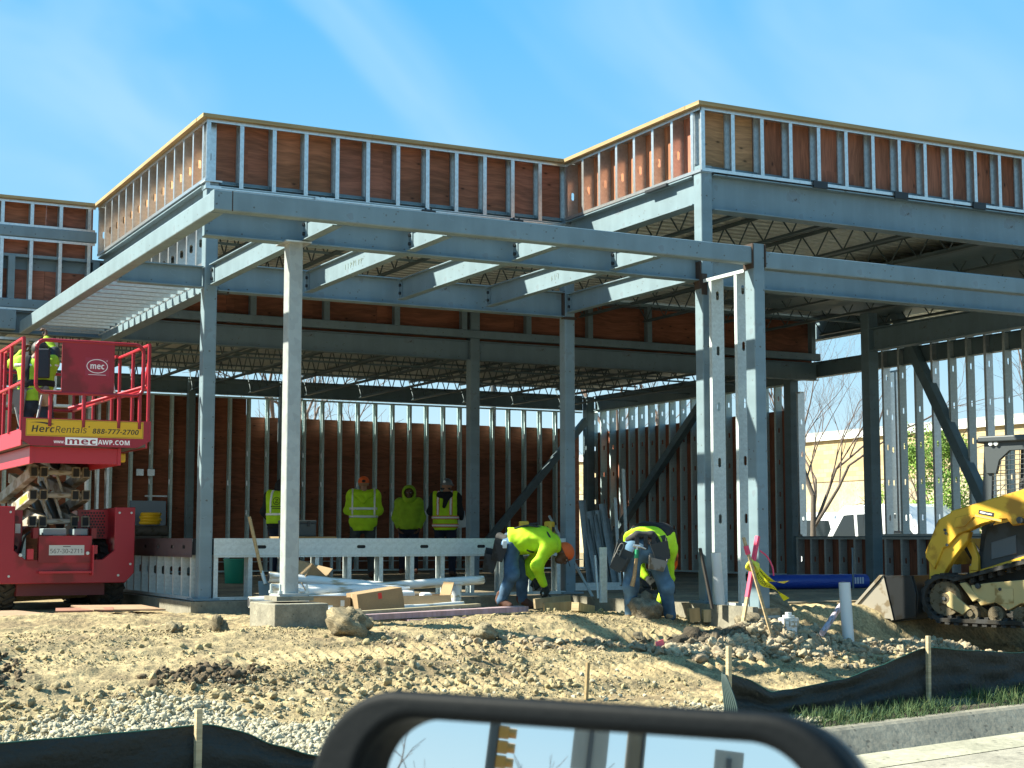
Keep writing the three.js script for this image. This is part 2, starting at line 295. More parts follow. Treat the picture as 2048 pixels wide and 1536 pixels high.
// clerestory band of dark plywood above the interior beam
{
  const t = thing('clerestory_wall', 'shaded plywood band with steel posts above the interior main beam', 'wall', [2, 4.03, -22.42]);
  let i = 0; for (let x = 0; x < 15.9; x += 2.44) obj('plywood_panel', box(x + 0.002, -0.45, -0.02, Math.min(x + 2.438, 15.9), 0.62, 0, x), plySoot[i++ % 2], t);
  for (let x = 0.55; x < 15.9; x += 1.17) obj('steel_post', box(x - 0.045, 0, 0.13, x + 0.045, 0.6, 0.24), steel, t);
  obj('top_angle', box(0, 0.6, 0.0, 15.9, 0.64, 0.2), steel, t);
}

// stud walls. A local wall runs along x from 0 to L, its outer face at z = 0, studs D deep behind it
const studCache = {};
function studGeo(h, D = 0.15, slots = true) {
  const key = h.toFixed(3) + D + slots; if (studCache[key]) return studCache[key];
  const s = shapeOf([[0, 0], [D, 0], [D, h], [0, h]]);
  if (slots) for (let y = 0.3; y < h - 0.15; y += 0.6) { const p = new THREE.Path(), a = 0.019, c = D / 2, b = 0.05; p.moveTo(c - a, y - b + a); p.lineTo(c - a, y + b - a); p.absarc(c, y + b - a, a, Math.PI, 0, true); p.lineTo(c + a, y - b + a); p.absarc(c, y - b + a, a, 0, -Math.PI, true); s.holes.push(p); }
  const web = new THREE.ExtrudeGeometry(s, { depth: 0.004, bevelEnabled: false, curveSegments: 4 }); web.rotateY(Math.PI / 2);  // x -> -z
  const g = [web, box(-0.044, 0, -0.004, 0, h, 0), box(-0.044, 0, -D, 0, h, -D + 0.004), box(-0.044, 0, -0.018, -0.041, h, -0.0041), box(-0.044, 0, -D + 0.0041, -0.041, h, -D + 0.018)];
  return studCache[key] = merged(g);
}
function studWall(name, label, p, ry, L, y0, y1, o = {}) {
  const t = thing(name, label, 'stud wall', [p[0], y0, p[1]], ry), h = y1 - y0, D = o.D || 0.15, sp = o.sp || 0.4, mat = o.mat || zinc;
  const tr = 0.036, g = studGeo(h - 0.012, D, o.slots !== false);
  for (let x = (o.x0 ?? 0.046), i = 0; x < L + 0.01; x += sp, i++) {
    if (o.skip && o.skip(x, i)) continue;
    const m = obj('stud', g, o.altMat && i % 3 === 1 ? o.altMat : mat, t); m.position.set(Math.min(x, L), 0.006, -0.0015);
  }
  const track = (ya, yb, n) => obj(n, [box(0, ya, -D - 0.004, L, ya + 0.003, 0.001), box(0, yb > ya ? ya : yb, 0.0005, L, yb > ya ? ya + tr : ya + 0.003, 0.004)], mat, t);
  obj('bottom_track', [box(0, 0, -D - 0.003, L, 0.003, 0.001), box(0, 0.0, 0.0012, L, tr, 0.0042)], o.trackMat || mat, t);
  obj('top_track', [box(0, h - 0.003, -D - 0.003, L, h, 0.001), box(0, h - tr, 0.0012, L, h - 0.0001, 0.0042)], o.trackMat || mat, t);
  if (o.ply) {                                         // sheathing on the far face
    let i = 0; const [pa, pb] = o.plyY || [-0.02, h]; const step = o.plyStep || 1.2;
    for (let x = 0; x < L - 0.02; x += step) {
      const a = x + 0.002, b = Math.min(x + step - 0.002, L - (o.plyEnd || 0)); const yb = o.plyTop ? o.plyTop(a) : pb;
      const ys = []; for (let y = pa; y < yb - 0.02; y += o.rowH || 9) ys.push([y, Math.min(y + (o.rowH || 9) - 0.0003, yb)]);
      for (const [q0, q1] of ys) { const m = o.ply[Math.floor(hash(Math.round(x * 10), Math.round(q0 * 10), o.seed || 1) * o.ply.length)]; obj('plywood_panel', box(a, q0, -D - 0.022, b, q1, -D - 0.004, rnd() * 3), m, t); }
    }
  }
  if (o.cap) {
    let x = -o.cap; const e = L + (o.capR ?? 0);
    while (x < e - 0.01) { const b = Math.min(x + rr(2.0, 3.0), e); const oo = rnd(); obj('cap_board', rbox((x + b) / 2, h + 0.021 + (rnd() - 0.5) * 0.004, -0.07 + (rnd() - 0.5) * 0.01, b - x - 0.003, 0.04, 0.27, 0.003, 1), lumber, t).geometry = (() => { const q = box(x + 0.001, h + 0.002, -0.205 + oo * 0.008, b - 0.001, h + 0.045, 0.062 + oo * 0.008, oo * 5); return q; })(); x = b; }
  }
  if (o.back) obj('edge_angle', box(0, 0.002, -D - 0.0039, L, o.back, -D + 0.012), steel, t);
  if (o.extra) o.extra(t, h, L, D);
  return t;
}
const P = plyMats, PV = plyMatsV;
const clip = (t, h, L, D) => { for (let x = 0.23; x < L; x += 0.4) if (rnd() < 0.5) obj('clip_angle', box(x + 0.205, h * rr(0.15, 0.6), -D + 0.01, x + 0.213, h * rr(0.62, 0.7), -D + 0.05), zincBright, t); };
studWall('parapet_wall', 'front left parapet of bright studs and reddish plywood with a timber cap', [4.9, -16.82], 0, 4.75, 4.63, 5.43, { sp: 0.388, ply: [P[0], P[1], P[3], P[2]], plyY: [0.12, 0.8], plyStep: 0.776, cap: 0.064, capR: -0.155, back: 0.13, seed: 3, mat: zincBright, slots: false,
  extra: (t) => { obj('splice_plate', [box(1.29, -0.012, 0.006, 1.52, 0.02, 0.05)], zincBright, t); for (const x of [1.4, 2.75, 3.95]) obj('anchor_clip', [box(x - 0.09, -0.02, 0.008, x + 0.09, 0.012, 0.03), rod([x - 0.04, 0.01, 0.02], [x - 0.04, 0.035, 0.02], 0.012, 6), rod([x + 0.03, 0.01, 0.02], [x + 0.03, 0.03, 0.02], 0.012, 6)], bolt, t); } });
studWall('parapet_wall', 'left side parapet receding from the near corner with sun stripes on plywood', [4.9, -22.2], -Math.PI / 2, 5.38, 4.72, 5.43, { sp: 0.4, ply: [P[5], P[3], P[5]], plyStep: 1.2, capR: -0.205, cap: 0.001, plyEnd: 0.17, seed: 5, mat: zincBright });
studWall('parapet_wall', 'short sunlit side of the right parapet beside the inner corner', [9.56, -16.82], -Math.PI / 2, 3.0, 4.7, 5.43, { sp: 0.4, ply: [PV[3], PV[2], PV[3]], plyStep: 1.2, capR: -0.205, cap: 0.2, plyEnd: 0.17, seed: 6, mat: zincBright,
  extra: t => obj('anchor_clip', box(1.9, -0.03, -0.02, 2.35, 0.0, 0.03), bolt, t) });
studWall('parapet_wall', 'right front parapet of bright studs over tan and red plywood', [9.57, -13.82], 0, 11, 4.71, 5.43, { sp: 0.4, ply: [PV[1], PV[3], PV[4], PV[0]], plyY: [0.09, 0.73], plyStep: 0.8, cap: 0.072, back: 0.1, seed: 11, mat: zincBright, slots: false,
  extra: (t) => { obj('plywood_panel', box(0.0, 0.09, -0.1515, 0.795, 0.715, -0.1535), P[5], t); for (const x of [1.62, 2.82, 4.05, 5.3]) obj('anchor_clip', [box(x - 0.1, -0.03, 0.006, x + 0.1, 0.05, 0.03)], bolt, t); } });
studWall('window_band_wall', 'upper row of plywood bays in the wall left of the near corner', [-3, -22.2], 0, 7.86, 5.06, 5.43, { sp: 0.4, ply: [P[0], P[1], P[3]], cap: 0.001, capR: 0.02, seed: 8, mat: zincBright, slots: false, x0: 0.2 });
studWall('window_band_wall', 'lower row of tall plywood bays in the wall left of the near corner', [-3, -22.19], 0, 7.86, 3.87, 4.9, { sp: 0.4, ply: [P[1], P[0], P[3]], plyY: [0, 0.6], seed: 9, mat: zincBright, slots: false, x0: 0.2,
  extra: (t, h, L, D) => { obj('plywood_panel', box(0, 0.78, -D - 0.022, L, h, -D - 0.004), P[3], t); obj('grey_girt', box(0, 0.602, -D - 0.06, L, 0.762, -D - 0.02), steel, t); } });
studWall('low_wall', 'row of open studs below the beam of the left wall behind the lift', [-3, -22.3], 0, 7.9, 2.55, 3.5, { sp: 0.4, mat: zincBright, slots: false, x0: 0.2 });
// crippled studs between beam and roof beam on the left side
studWall('cripple_studs', 'short bright studs above the soffit on the left side', [4.93, -22.1], -Math.PI / 2, 5.1, 3.77, 4.35, { sp: 0.4, mat: zincBright, D: 0.1 });

// low walls
{
  const head = (t, L, h, mat, slots) => {
    const s = shapeOf([[0, h - 0.185], [L, h - 0.185], [L, h], [0, h]]);
    for (const x of slots) { const p = new THREE.Path(), y = h - 0.095; p.moveTo(x - 0.035, y - 0.019); p.absarc(x + 0.035, y, 0.019, -Math.PI / 2, Math.PI / 2, false); p.absarc(x - 0.035, y, 0.019, Math.PI / 2, Math.PI * 1.5, false); s.holes.push(p); }
    const g = new THREE.ExtrudeGeometry(s, { depth: 0.004, bevelEnabled: false, curveSegments: 5 }); g.translate(0, 0, 0.006); scaleUV(g, 1);
    obj('header_track', [g, box(0, h - 0.187, -0.15, L, h - 0.184, 0.02), box(0, h - 0.21, 0.0045, L, h - 0.186, 0.012), box(0, h - 0.004, -0.16, L, h + 0.001, 0.0099)], mat, t); obj('header_core', box(0.002, h - 0.18, -0.14, L - 0.002, h - 0.006, -0.01), hole, t);
  };
  studWall('low_wall', 'low front wall of galvanised studs with a slotted header', [5.07, -16.82], 0, 4.47, 0.02, 0.7, { sp: 0.395, mat: zincDull, D: 0.15, x0: 0.05, slots: false,
    extra: (t, h, L) => head(t, L, h, zincDull, [0.55, 1.75, 2.55, 3.3, 4.0]) });
  studWall('low_wall', 'low side wall of studs with a dark purple header beside the lift', [4.88, -21.4], -Math.PI / 2, 4.42, 0.02, 0.7, { sp: 0.36, mat: zincDull, D: 0.15,
    extra: (t, h, L) => head(t, L, h, M(C(0.10, 0.075, 0.085), { map: rep(T.paint, 1), roughness: 0.6 }), [0.6, 1.2, 1.8, 2.4, 3.0, 3.6, 4.1]) });
}
// rear wall and right wall
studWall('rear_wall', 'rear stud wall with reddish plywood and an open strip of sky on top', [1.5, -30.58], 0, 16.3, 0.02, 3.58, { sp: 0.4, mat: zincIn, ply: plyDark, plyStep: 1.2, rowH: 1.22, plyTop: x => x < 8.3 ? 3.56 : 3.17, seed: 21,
  extra: (t, h, L, D) => {
    for (let x = 0.246; x < L; x += 0.4) for (const y of [0.55, 1.15, 1.75, 2.35, 2.9]) if (hash(Math.round(x * 10), Math.round(y * 10), 77) < 0.62) obj('clip_angle', box(x + 0.122, y, -0.02, x + 0.152, y + 0.1, 0.006), zincBright, t);
    obj('plate_strap', box(6.3, 1.5, 0.008, 6.75, 1.53, 0.01), zinc, t); obj('sill_blocking', box(0, 0.2, -0.1, L, 0.215, 0.004), zincDull, t);
  } });
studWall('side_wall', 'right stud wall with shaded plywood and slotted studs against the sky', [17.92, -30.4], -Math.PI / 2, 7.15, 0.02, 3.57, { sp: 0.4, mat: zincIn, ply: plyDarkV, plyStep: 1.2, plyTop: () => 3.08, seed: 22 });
studWall('low_wall', 'low plywood backed wall under the wide opening on the right', [17.92, -23.0], -Math.PI / 2, 7.5, 0.02, 0.72, { sp: 0.4, mat: zincDull, ply: plyDarkV, plyStep: 1.2, seed: 23,
  extra: (t, h, L) => obj('sill_board', box(0, h, -0.2, L, h + 0.02, 0.03), steelDark, t) });
studWall('open_stud_wall', 'tall open galvanised studs right of the dark column with trees behind', [17.9, -20.95], -Math.PI / 2, 6.6, 0.74, 4.25, { sp: 0.4, mat: zincDull, altMat: zinc });
studWall('jamb_studs', 'pale slotted jamb stud at the left side of the wide opening', [17.94, -22.95], -Math.PI / 2, 0.12, 0.74, 3.4, { sp: 0.4, mat: zincBright, x0: 0.05 });
studWall('jamb_studs', 'pale slotted stud panel hanging in the open studs', [19.2, -21.9], -Math.PI / 2, 0.4, 0.8, 3.75, { sp: 0.2, mat: zincBright });
studWall('end_wall', 'narrow pair of galvanised studs between the two foremost columns', [9.56, -13.8], -Math.PI / 2, 0.74, 0.0, 3.5, { sp: 0.46, mat: zincDull, D: 0.16, x0: 0.14 });
studWall('jamb_studs', 'bright galvanised jamb studs behind the lift platform', [6.35, -29.2], 0, 0.42, 0.02, 3.5, { sp: 0.19, mat: zincBright });
{ // soffit framing of the left canopy
  const t = thing('soffit_framing', 'galvanised soffit studs spanning the left side canopy', 'soffit', [3.97, 3.56, -22]);
  for (let z = 0.1; z < 4.9; z += 0.31) { const m = obj('stud', [box(0, 0, 0, 0.92, 0.004, 0.05), box(0, 0, 0, 0.92, 0.14, 0.004), box(0, 0.136, 0, 0.92, 0.14, 0.05)], zincBright, t); m.position.z = z; }
  for (let z = 0.1; z < 4.9; z += 0.155) { const m = obj('slotted_strap', box(0.905, -0.02, 0, 0.92, -0.003, 0.1), zincBright, t); m.position.z = z; }
}
// roof decks, corrugated, with bar joists
function deck(label, x0, x1, z0, z1, y) {
  const p = [], n = Math.round((z1 - z0) / 0.2), w = (z1 - z0) / n, h = 0.06, th = 0.002;
  for (let i = 0; i < n; i++) { const a = i * w; p.push([a, 0], [a + w * 0.5, 0], [a + w * 0.6, h], [a + w * 0.9, h]); } p.push([n * w, 0]);
  const q = p.map(([a, b]) => [a, b + th]).reverse();
  const g = ext([...p, ...q], x1 - x0); g.rotateY(Math.PI / 2);   // shape x -> -z, depth -> +x
  g.translate(x0, y, z1);
  return tag(obj('roof_deck', g, M(C(0.82, 0.84, 0.78), { map: rep(T.zinc, 2), roughness: 0.5, metalness: 0.4 })), label, 'roof deck');
}
deck('corrugated metal roof deck over the front left bay', 5.0, 9.64, -22.35, -16.9, 4.71);
deck('corrugated metal roof deck over the front right bay', 9.65, 21, -22.35, -13.9, 4.71);
deck('corrugated metal roof deck over the rear of the building', 1.5, 18, -30.35, -22.4, 4.06);
obj('roof_hatch_panel', box(14.6, 4.5, -20.6, 18.2, 4.55, -14.8), steelDark).userData = { label: 'dark plain panel under the right roof deck', category: 'roof panel' };
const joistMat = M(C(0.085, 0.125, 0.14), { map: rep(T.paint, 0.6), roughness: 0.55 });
function joist(x, z0, z1, yt, d, proto) {
  const t = thing('bar_joist', proto.label, 'joist', [x, yt - d, z0], 0, proto.group), L = z1 - z0;
  obj('top_chord', [box(-0.04, d - 0.006, 0, 0.04, d, L), box(-0.008, d - 0.04, 0, 0.008, d - 0.0061, L)], joistMat, t);
  obj('bottom_chord', [box(-0.04, 0, 0.2, 0.04, 0.006, L - 0.2), box(-0.008, 0.0061, 0.2, 0.008, 0.04, L - 0.2)], joistMat, t);
  const w = []; const n = Math.round(L / 0.55), s = L / n; for (let k = 0; k < n; k++) w.push(rod([0, d - 0.02, k * s], [0, 0.02, (k + 0.5) * s], 0.011, 5), rod([0, 0.02, (k + 0.5) * s], [0, d - 0.02, (k + 1) * s], 0.011, 5));
  obj('web_rods', w, joistMat, t); return t;
}
const ORD = ['first', 'second', 'third', 'fourth', 'fifth', 'sixth', 'seventh', 'eighth', 'ninth', 'tenth', 'eleventh', 'twelfth', 'thirteenth', 'fourteenth'];
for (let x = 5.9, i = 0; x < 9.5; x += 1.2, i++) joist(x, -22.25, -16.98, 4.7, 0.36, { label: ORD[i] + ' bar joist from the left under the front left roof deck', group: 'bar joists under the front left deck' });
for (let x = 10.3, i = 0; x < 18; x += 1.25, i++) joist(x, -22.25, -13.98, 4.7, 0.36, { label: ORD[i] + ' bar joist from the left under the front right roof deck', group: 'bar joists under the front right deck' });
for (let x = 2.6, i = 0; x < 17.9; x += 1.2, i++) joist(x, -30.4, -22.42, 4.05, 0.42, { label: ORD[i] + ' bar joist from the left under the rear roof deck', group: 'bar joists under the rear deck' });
{
  const o = obj('joist_bridging', [-28.4, -26.4, -24.4].flatMap(z => [box(1.6, 3.635, z, 17.9, 3.665, z + 0.03), box(1.6, 3.95, z, 17.9, 3.98, z + 0.03)]).concat([-20.5, -18.6].flatMap(z => [box(5, 4.345, z, 18, 4.375, z + 0.03)]), [box(9.7, 4.345, -16, 18, 4.375, -15.97)]), steelDark);
  tag(o, 'horizontal bridging angles tying the bar joists together', 'bridging');
}
// ---------- ground, road, kerb ----------
const street = (x, z) => z + 0.21 * (x - 2.9) + 8.6;     // 0 on the silt fence line, growing toward the road
const along = (x, z) => x * 0.979 - z * 0.205;
function baseH(x, z) {
  const t = street(x, z);
  let h = lerp(-0.13, -0.64, sstep(-4.4, -1.0, t));
  h -= 0.10 * sstep(4.5, 2.0, x) * sstep(-4.2, -2.6, t);
  h += 0.10 * Math.exp(-(((x - 3.2) / 1.5) ** 2) - ((z + 15.3) / 0.9) ** 2);          // hump left of the pier
  h += 0.16 * Math.exp(-(((x - 11.2) / 1.0) ** 2) - ((z + 12.35) / 0.35) ** 2);       // spoil ridge before the loader
  h += 0.08 * Math.exp(-(((x - 7.3) / 1.2) ** 2) - ((z + 13.6) / 0.35) ** 2);
  h -= 0.16 * Math.exp(-(((x - 8.5) / 0.55) ** 2) - ((z + 12.9) / 0.22) ** 2);        // small trench
  h += 0.19 * Math.exp(-(((x - 9.55) / 0.8) ** 2) - ((z + 12.68) / 0.24) ** 2);
  h = lerp(h, Math.max(h, -0.03), sstep(9.6, 10.0, x) * sstep(-12.95, -13.5, z));
  return h;
}
const trackBand = t => Math.max(sstep(0.2, 0.16, Math.abs(t + 1.45)), sstep(0.22, 0.17, Math.abs(t + 2.35)), sstep(0.22, 0.17, Math.abs(t + 3.35)));
function groundH(x, z) {
  const t = street(x, z), near = sstep(0.55, 0.2, t) * sstep(-12, -6.5, t);
  let h = baseH(x, z);
  const rough = 0.55 + 0.9 * fbm(x * 0.55, z * 0.9, 3, 211);
  let q = (fbm(x * 1.1, z * 1.6, 3, 201) - 0.5) * 0.06 + (fbm(along(x, z) * 0.45, t * 4.2, 3, 202) - 0.5) * 0.075 + (fbm(along(x, z) * 1.6, t * 9, 3, 209) - 0.5) * 0.035 + (fbm(x * 5, z * 6, 3, 203) - 0.5) * 0.035 * rough + (Math.abs(2 * fbm(x * 12, z * 13, 3, 205) - 1) - 0.3) * 0.026 * rough + (fbm(x * 22, z * 24, 3, 207) - 0.5) * 0.03 * (0.4 + rough * 0.6);
  const b = trackBand(t) * sstep(3.6, 5.2, x) * sstep(14, 12, x) * sstep(0.28, 0.42, fbm(x * 0.7, z * 0.9, 2, 219));
  if (b > 0) { const s = along(x, z) + 0.12 * Math.abs(fr((t + 0.2) * 2) - 0.5); q = lerp(q, q * 0.4 - 0.025 + 0.034 * sstep(0.25, 0.75, Math.abs(2 * fr(s / 0.115) - 1)), b); }
  h += q * near;
  if (x > -6.2 && x < 18.6 && z < -13.0) { const inside = (x > 4.9 && z < -16.9) || (x > 9.6 && z < -13.95) || z < -22.2; if (inside) h = Math.min(h, -0.32); }
  if (t > 0.45) h = lerp(h, -0.66, sstep(0.4, 0.5, t));
  if (t > 0.62) h = -1.0;
  return h;
}
const gravelZone = (x, z) => { const t = street(x, z) + (fbm(x * 1.3, z * 1.6, 3, 231) - 0.5) * 1.1; return sstep(lerp(-2.75, -1.1, sstep(2.6, 5.6, x)), lerp(-2.1, -0.55, sstep(2.6, 5.6, x)), t) * sstep(9, 7, x); };
{
  const xs = [], zs = [];
  for (let x = -400; x < -8; x *= 0.6) xs.push(x); for (let x = -8; x < 0.4; x += 0.4) xs.push(x); for (let x = 0.4; x < 16; x += 0.026) xs.push(x); for (let x = 16; x < 24; x += 0.4) xs.push(x); for (let x = 24; x < 420; x *= 1.5) xs.push(x); xs.push(420);
  for (let z = -420; z < -32; z *= 0.65) zs.push(z); for (let z = -32; z < -20.6; z += 0.4) zs.push(z); for (let z = -20.6; z < -17; z += 0.07) zs.push(z); for (let z = -17; z < -6.6; z += 0.028) zs.push(z); for (let z = -6.6; z < 8; z += 0.8) zs.push(z); for (let z = 8; z < 300; z *= 1.6) zs.push(z); zs.push(320);
  const nx = xs.length, nz = zs.length, pos = new Float32Array(nx * nz * 3), col = new Float32Array(nx * nz * 3), uv = new Float32Array(nx * nz * 2), idx = new Uint32Array((nx - 1) * (nz - 1) * 6);
  let k = 0;
  for (let j = 0; j < nz; j++) for (let i = 0; i < nx; i++) {
    const x = xs[i], z = zs[j], o = j * nx + i, t = street(x, z); pos[o * 3] = x; pos[o * 3 + 1] = groundH(x, z); pos[o * 3 + 2] = z; uv[o * 2] = x * 0.9; uv[o * 2 + 1] = z * 0.9;
    // kinds of earth: tan subsoil, grey stony fill, darker moist clay
    const g = gravelZone(x, z), grain = fbm(x * 9, z * 9, 3, 241), m = sstep(0.60, 0.72, fbm(x * 1.4, z * 2.2, 4, 243) + 0.18 * (grain - 0.5));
    let r = 0.53, gg = 0.418, b = 0.235; const far = Math.max(sstep(20, 45, Math.abs(x)), sstep(-34, -60, z)), v = lerp(0.82 + 0.36 * fbm(x * 0.9, z * 2.4, 4, 247), 0.9, far);
    r = lerp(r, 0.58, g); gg = lerp(gg, 0.54, g); b = lerp(b, 0.40, g);
    r = lerp(r, 0.34, m * 0.8 * (1 - g)); gg = lerp(gg, 0.25, m * 0.8 * (1 - g)); b = lerp(b, 0.14, m * 0.8 * (1 - g));
    if (t > 0.1) { const s = sstep(0.1, 0.3, t); r = lerp(r, 0.10, s); gg = lerp(gg, 0.085, s); b = lerp(b, 0.05, s); }
    col[o * 3] = r * v; col[o * 3 + 1] = gg * v; col[o * 3 + 2] = b * v;
  }
  for (let j = 0; j + 1 < nz; j++) for (let i = 0; i + 1 < nx; i++) { const a = j * nx + i, b = a + 1, c = a + nx, d = c + 1; idx[k++] = a; idx[k++] = c; idx[k++] = b; idx[k++] = b; idx[k++] = c; idx[k++] = d; }
  const g = new THREE.BufferGeometry(); g.setAttribute('position', new THREE.BufferAttribute(pos, 3)); g.setAttribute('color', new THREE.BufferAttribute(col, 3)); g.setAttribute('uv', new THREE.BufferAttribute(uv, 2)); g.setIndex(new THREE.BufferAttribute(idx, 1)); g.computeVertexNormals();
  struct('ground', g, M(C(1, 1, 1), { vertexColors: true, map: T.soil, roughness: 0.97, bumpMap: T.soilB, bumpScale: 0.009 }));
}
{ // street: kerb, gutter and roadway, all along the street line
  const strip = (t0, y0, t1, y1, s0 = -60, s1 = 90) => { // a sheet between two lines parallel to the street
    const p = (s, t, y) => { const x = s, z = t - 8.6 - 0.21 * (x - 2.9); return [x, y, z]; };
    const n = 30, ps = [], us = [], id = []; for (let i = 0; i <= n; i++) { const s = lerp(s0, s1, i / n); ps.push(...p(s, t0, y0), ...p(s, t1, y1)); us.push(s, 0, s, Math.hypot(t1 - t0, y1 - y0)); if (i < n) { const a = i * 2; id.push(a, a + 2, a + 1, a + 1, a + 2, a + 3); } }
    const g = new THREE.BufferGeometry(); g.setAttribute('position', new THREE.Float32BufferAttribute(ps, 3)); g.setAttribute('uv', new THREE.Float32BufferAttribute(us, 2)); g.setIndex(id.map((v, i) => id[i - i % 3 + [0, 2, 1][i % 3]])); g.computeVertexNormals(); return g;
  };
  const kerbMat = M(C(0.31, 0.29, 0.24), { map: rep(T.conc, 0.7), roughness: 0.93, bumpMap: rep(T.bump, 2), bumpScale: 0.004, side: THREE.DoubleSide });
  struct('street_kerb', [strip(0.52, -0.70, 0.525, -0.645), strip(0.525, -0.645, 0.60, -0.648), strip(0.60, -0.648, 0.63, -0.665), strip(0.63, -0.665, 0.80, -0.815)], kerbMat).userData.label = 'grey concrete street kerb in front of the silt fence';
  struct('gutter', [strip(0.80, -0.815, 1.22, -0.83)], M(C(0.44, 0.43, 0.345), { map: rep(T.conc, 0.6), roughness: 0.92, bumpMap: rep(T.bump, 2), bumpScale: 0.004 }));
  struct('road', [strip(1.22, -0.834, 14, -0.80)], M(C(0.40, 0.38, 0.33), { map: rep(T.conc, 0.5), roughness: 0.93, bumpMap: rep(T.bump, 3), bumpScale: 0.004 }));
  struct('far_verge', [strip(14, -0.80, 60, -0.75)], M(C(0.10, 0.13, 0.05), { map: rep(T.soil, 1), roughness: 1 }));
}
// ---------- clods, stones and rocks ----------
function rockGeo(s, detail = 1, amp = 0.34, flatY = 0.8) {
  let g = new THREE.IcosahedronGeometry(1, Math.max(detail, 2)); g.deleteAttribute('normal'); g.deleteAttribute('uv'); g = mergeVertices(g, 1e-4); const p = g.attributes.position, uvs = new Float32Array(p.count * 2), v = new THREE.Vector3();
  for (let i = 0; i < p.count; i++) { v.fromBufferAttribute(p, i).normalize(); const a = v.x * 1.7 + s * 9.1, b = v.y * 1.7 + v.z * 1.3 + s * 3.7; const q = 1 + amp * (2 * fbm(a + v.z, b, 2, 300 + s) - 1) * 1.5 + (detail > 2 ? 0.52 * (Math.abs(2 * fbm(a * 3.1 + v.z * 2, b * 3.1, 3, 320 + s) - 1) - 0.3) + 0.2 * (fbm(a * 9 + v.z * 7, b * 9, 2, 340 + s) - 0.5) : 0); p.setXYZ(i, v.x * q, v.y * q * flatY, v.z * q); }
  for (let i = 0; i < p.count; i++) { uvs[i * 2] = p.getX(i) * 0.2 + p.getZ(i) * 0.13; uvs[i * 2 + 1] = p.getY(i) * 0.2 + p.getZ(i) * 0.11; } g.setAttribute('uv', new THREE.BufferAttribute(uvs, 2)); g.computeVertexNormals(); return g;
}
function scatter(name, label, n, color, fn, kinds = 3, detail = 1) {
  const geos = []; for (let k = 0; k < kinds; k++) geos.push(rockGeo(k + name.length, detail, 0.36, 0.78));
  const list = []; let tries = 0; while (list.length < n && tries++ < n * 20) { const q = fn(); if (q) list.push(q); }
  const mat = M(C(1, 1, 1), { map: rep(T.soil, 1), roughness: 0.97 }), mm = new THREE.Matrix4(), qt = new THREE.Quaternion(), e = new THREE.Euler(), cc = new THREE.Color();
  geos.forEach((g, k) => {
    const own = list.filter((_, i) => i % kinds === k), im = new THREE.InstancedMesh(g, mat, own.length); im.name = numbered(name); im.castShadow = im.receiveShadow = true;
    own.forEach((o, i) => { e.set(rnd() * 6.3, rnd() * 6.3, rnd() * 6.3); qt.setFromEuler(e); im.setMatrixAt(i, mm.compose(V(o[0], o[1], o[2]), qt, V(o[3] * rr(0.8, 1.3), o[3] * rr(0.7, 1.1), o[3] * rr(0.8, 1.3)))); const f = rr(0.75, 1.2), c = o[4] || color; im.setColorAt(i, cc.setRGB(c[0] * f, c[1] * f, c[2] * f)); });
    scene.add(im); tag(im, label, 'gravel', null, 'stuff');
  });
}
const gh = groundH;
const onStreet = (s, t) => [s, t - 8.6 - 0.21 * (s - 2.9)];
scatter('gravel', 'pale grey stony fill in front of the silt fence', 70000, [0.62, 0.58, 0.45], () => { const [x, z] = onStreet(rr(0.3, 7.5), rr(-2.9, 0.35)); if (rnd() > gravelZone(x, z) * 1.1 + 0.015) return; const s = 0.005 + 0.02 * Math.pow(rnd(), 4); return [x, gh(x, z) + s * 0.25, z, s]; });
scatter('soil_clods', 'loose tan soil clods strewn over the dirt', 6500, [0.33, 0.26, 0.14], () => { const [x, z] = onStreet(rr(0.4, 14), rr(-5.6, 0.2)); if (rnd() > 0.1 + 1.1 * sstep(0.5, 0.7, fbm(x * 1.3, z * 2, 3, 401)) || (trackBand(street(x, z)) > 0.3 && rnd() < 0.8)) return; if (x > 9.4 && z < -13) return; const s = 0.005 + 0.026 * Math.pow(rnd(), 9), g = gravelZone(x, z); return [x, gh(x, z) + s * 0.2, z, s, [lerp(0.52, 0.56, g), lerp(0.44, 0.52, g), lerp(0.25, 0.385, g)]]; });
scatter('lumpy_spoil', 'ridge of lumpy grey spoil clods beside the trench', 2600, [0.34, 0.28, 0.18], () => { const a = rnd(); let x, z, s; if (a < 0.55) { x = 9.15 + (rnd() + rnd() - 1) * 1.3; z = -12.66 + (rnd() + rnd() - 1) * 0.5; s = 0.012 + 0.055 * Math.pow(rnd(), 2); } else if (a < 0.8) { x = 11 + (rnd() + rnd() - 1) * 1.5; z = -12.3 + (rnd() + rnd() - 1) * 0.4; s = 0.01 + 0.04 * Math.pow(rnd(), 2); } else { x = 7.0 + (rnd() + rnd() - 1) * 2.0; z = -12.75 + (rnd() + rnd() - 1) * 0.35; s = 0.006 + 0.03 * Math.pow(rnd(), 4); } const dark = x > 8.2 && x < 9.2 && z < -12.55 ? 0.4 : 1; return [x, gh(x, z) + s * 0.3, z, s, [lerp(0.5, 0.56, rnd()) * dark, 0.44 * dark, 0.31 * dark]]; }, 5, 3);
scatter('soil_crumbs', 'fine tan soil crumbs over the graded dirt', 24000, [0.50, 0.40, 0.23], () => { const [x, z] = onStreet(rr(0.4, 11.5), rr(-5.4, 0.0)); const n = fbm(x * 1.1, z * 3.2, 3, 411); if (rnd() > sstep(0.36, 0.62, n) || rnd() < gravelZone(x, z) * 0.7 || (trackBand(street(x, z)) > 0.3 && rnd() < 0.85) || (x > 9.4 && z < -13.3)) return; const s = 0.0035 + 0.008 * rnd() * rnd(); return [x, gh(x, z) + s * 0.25, z, s]; });
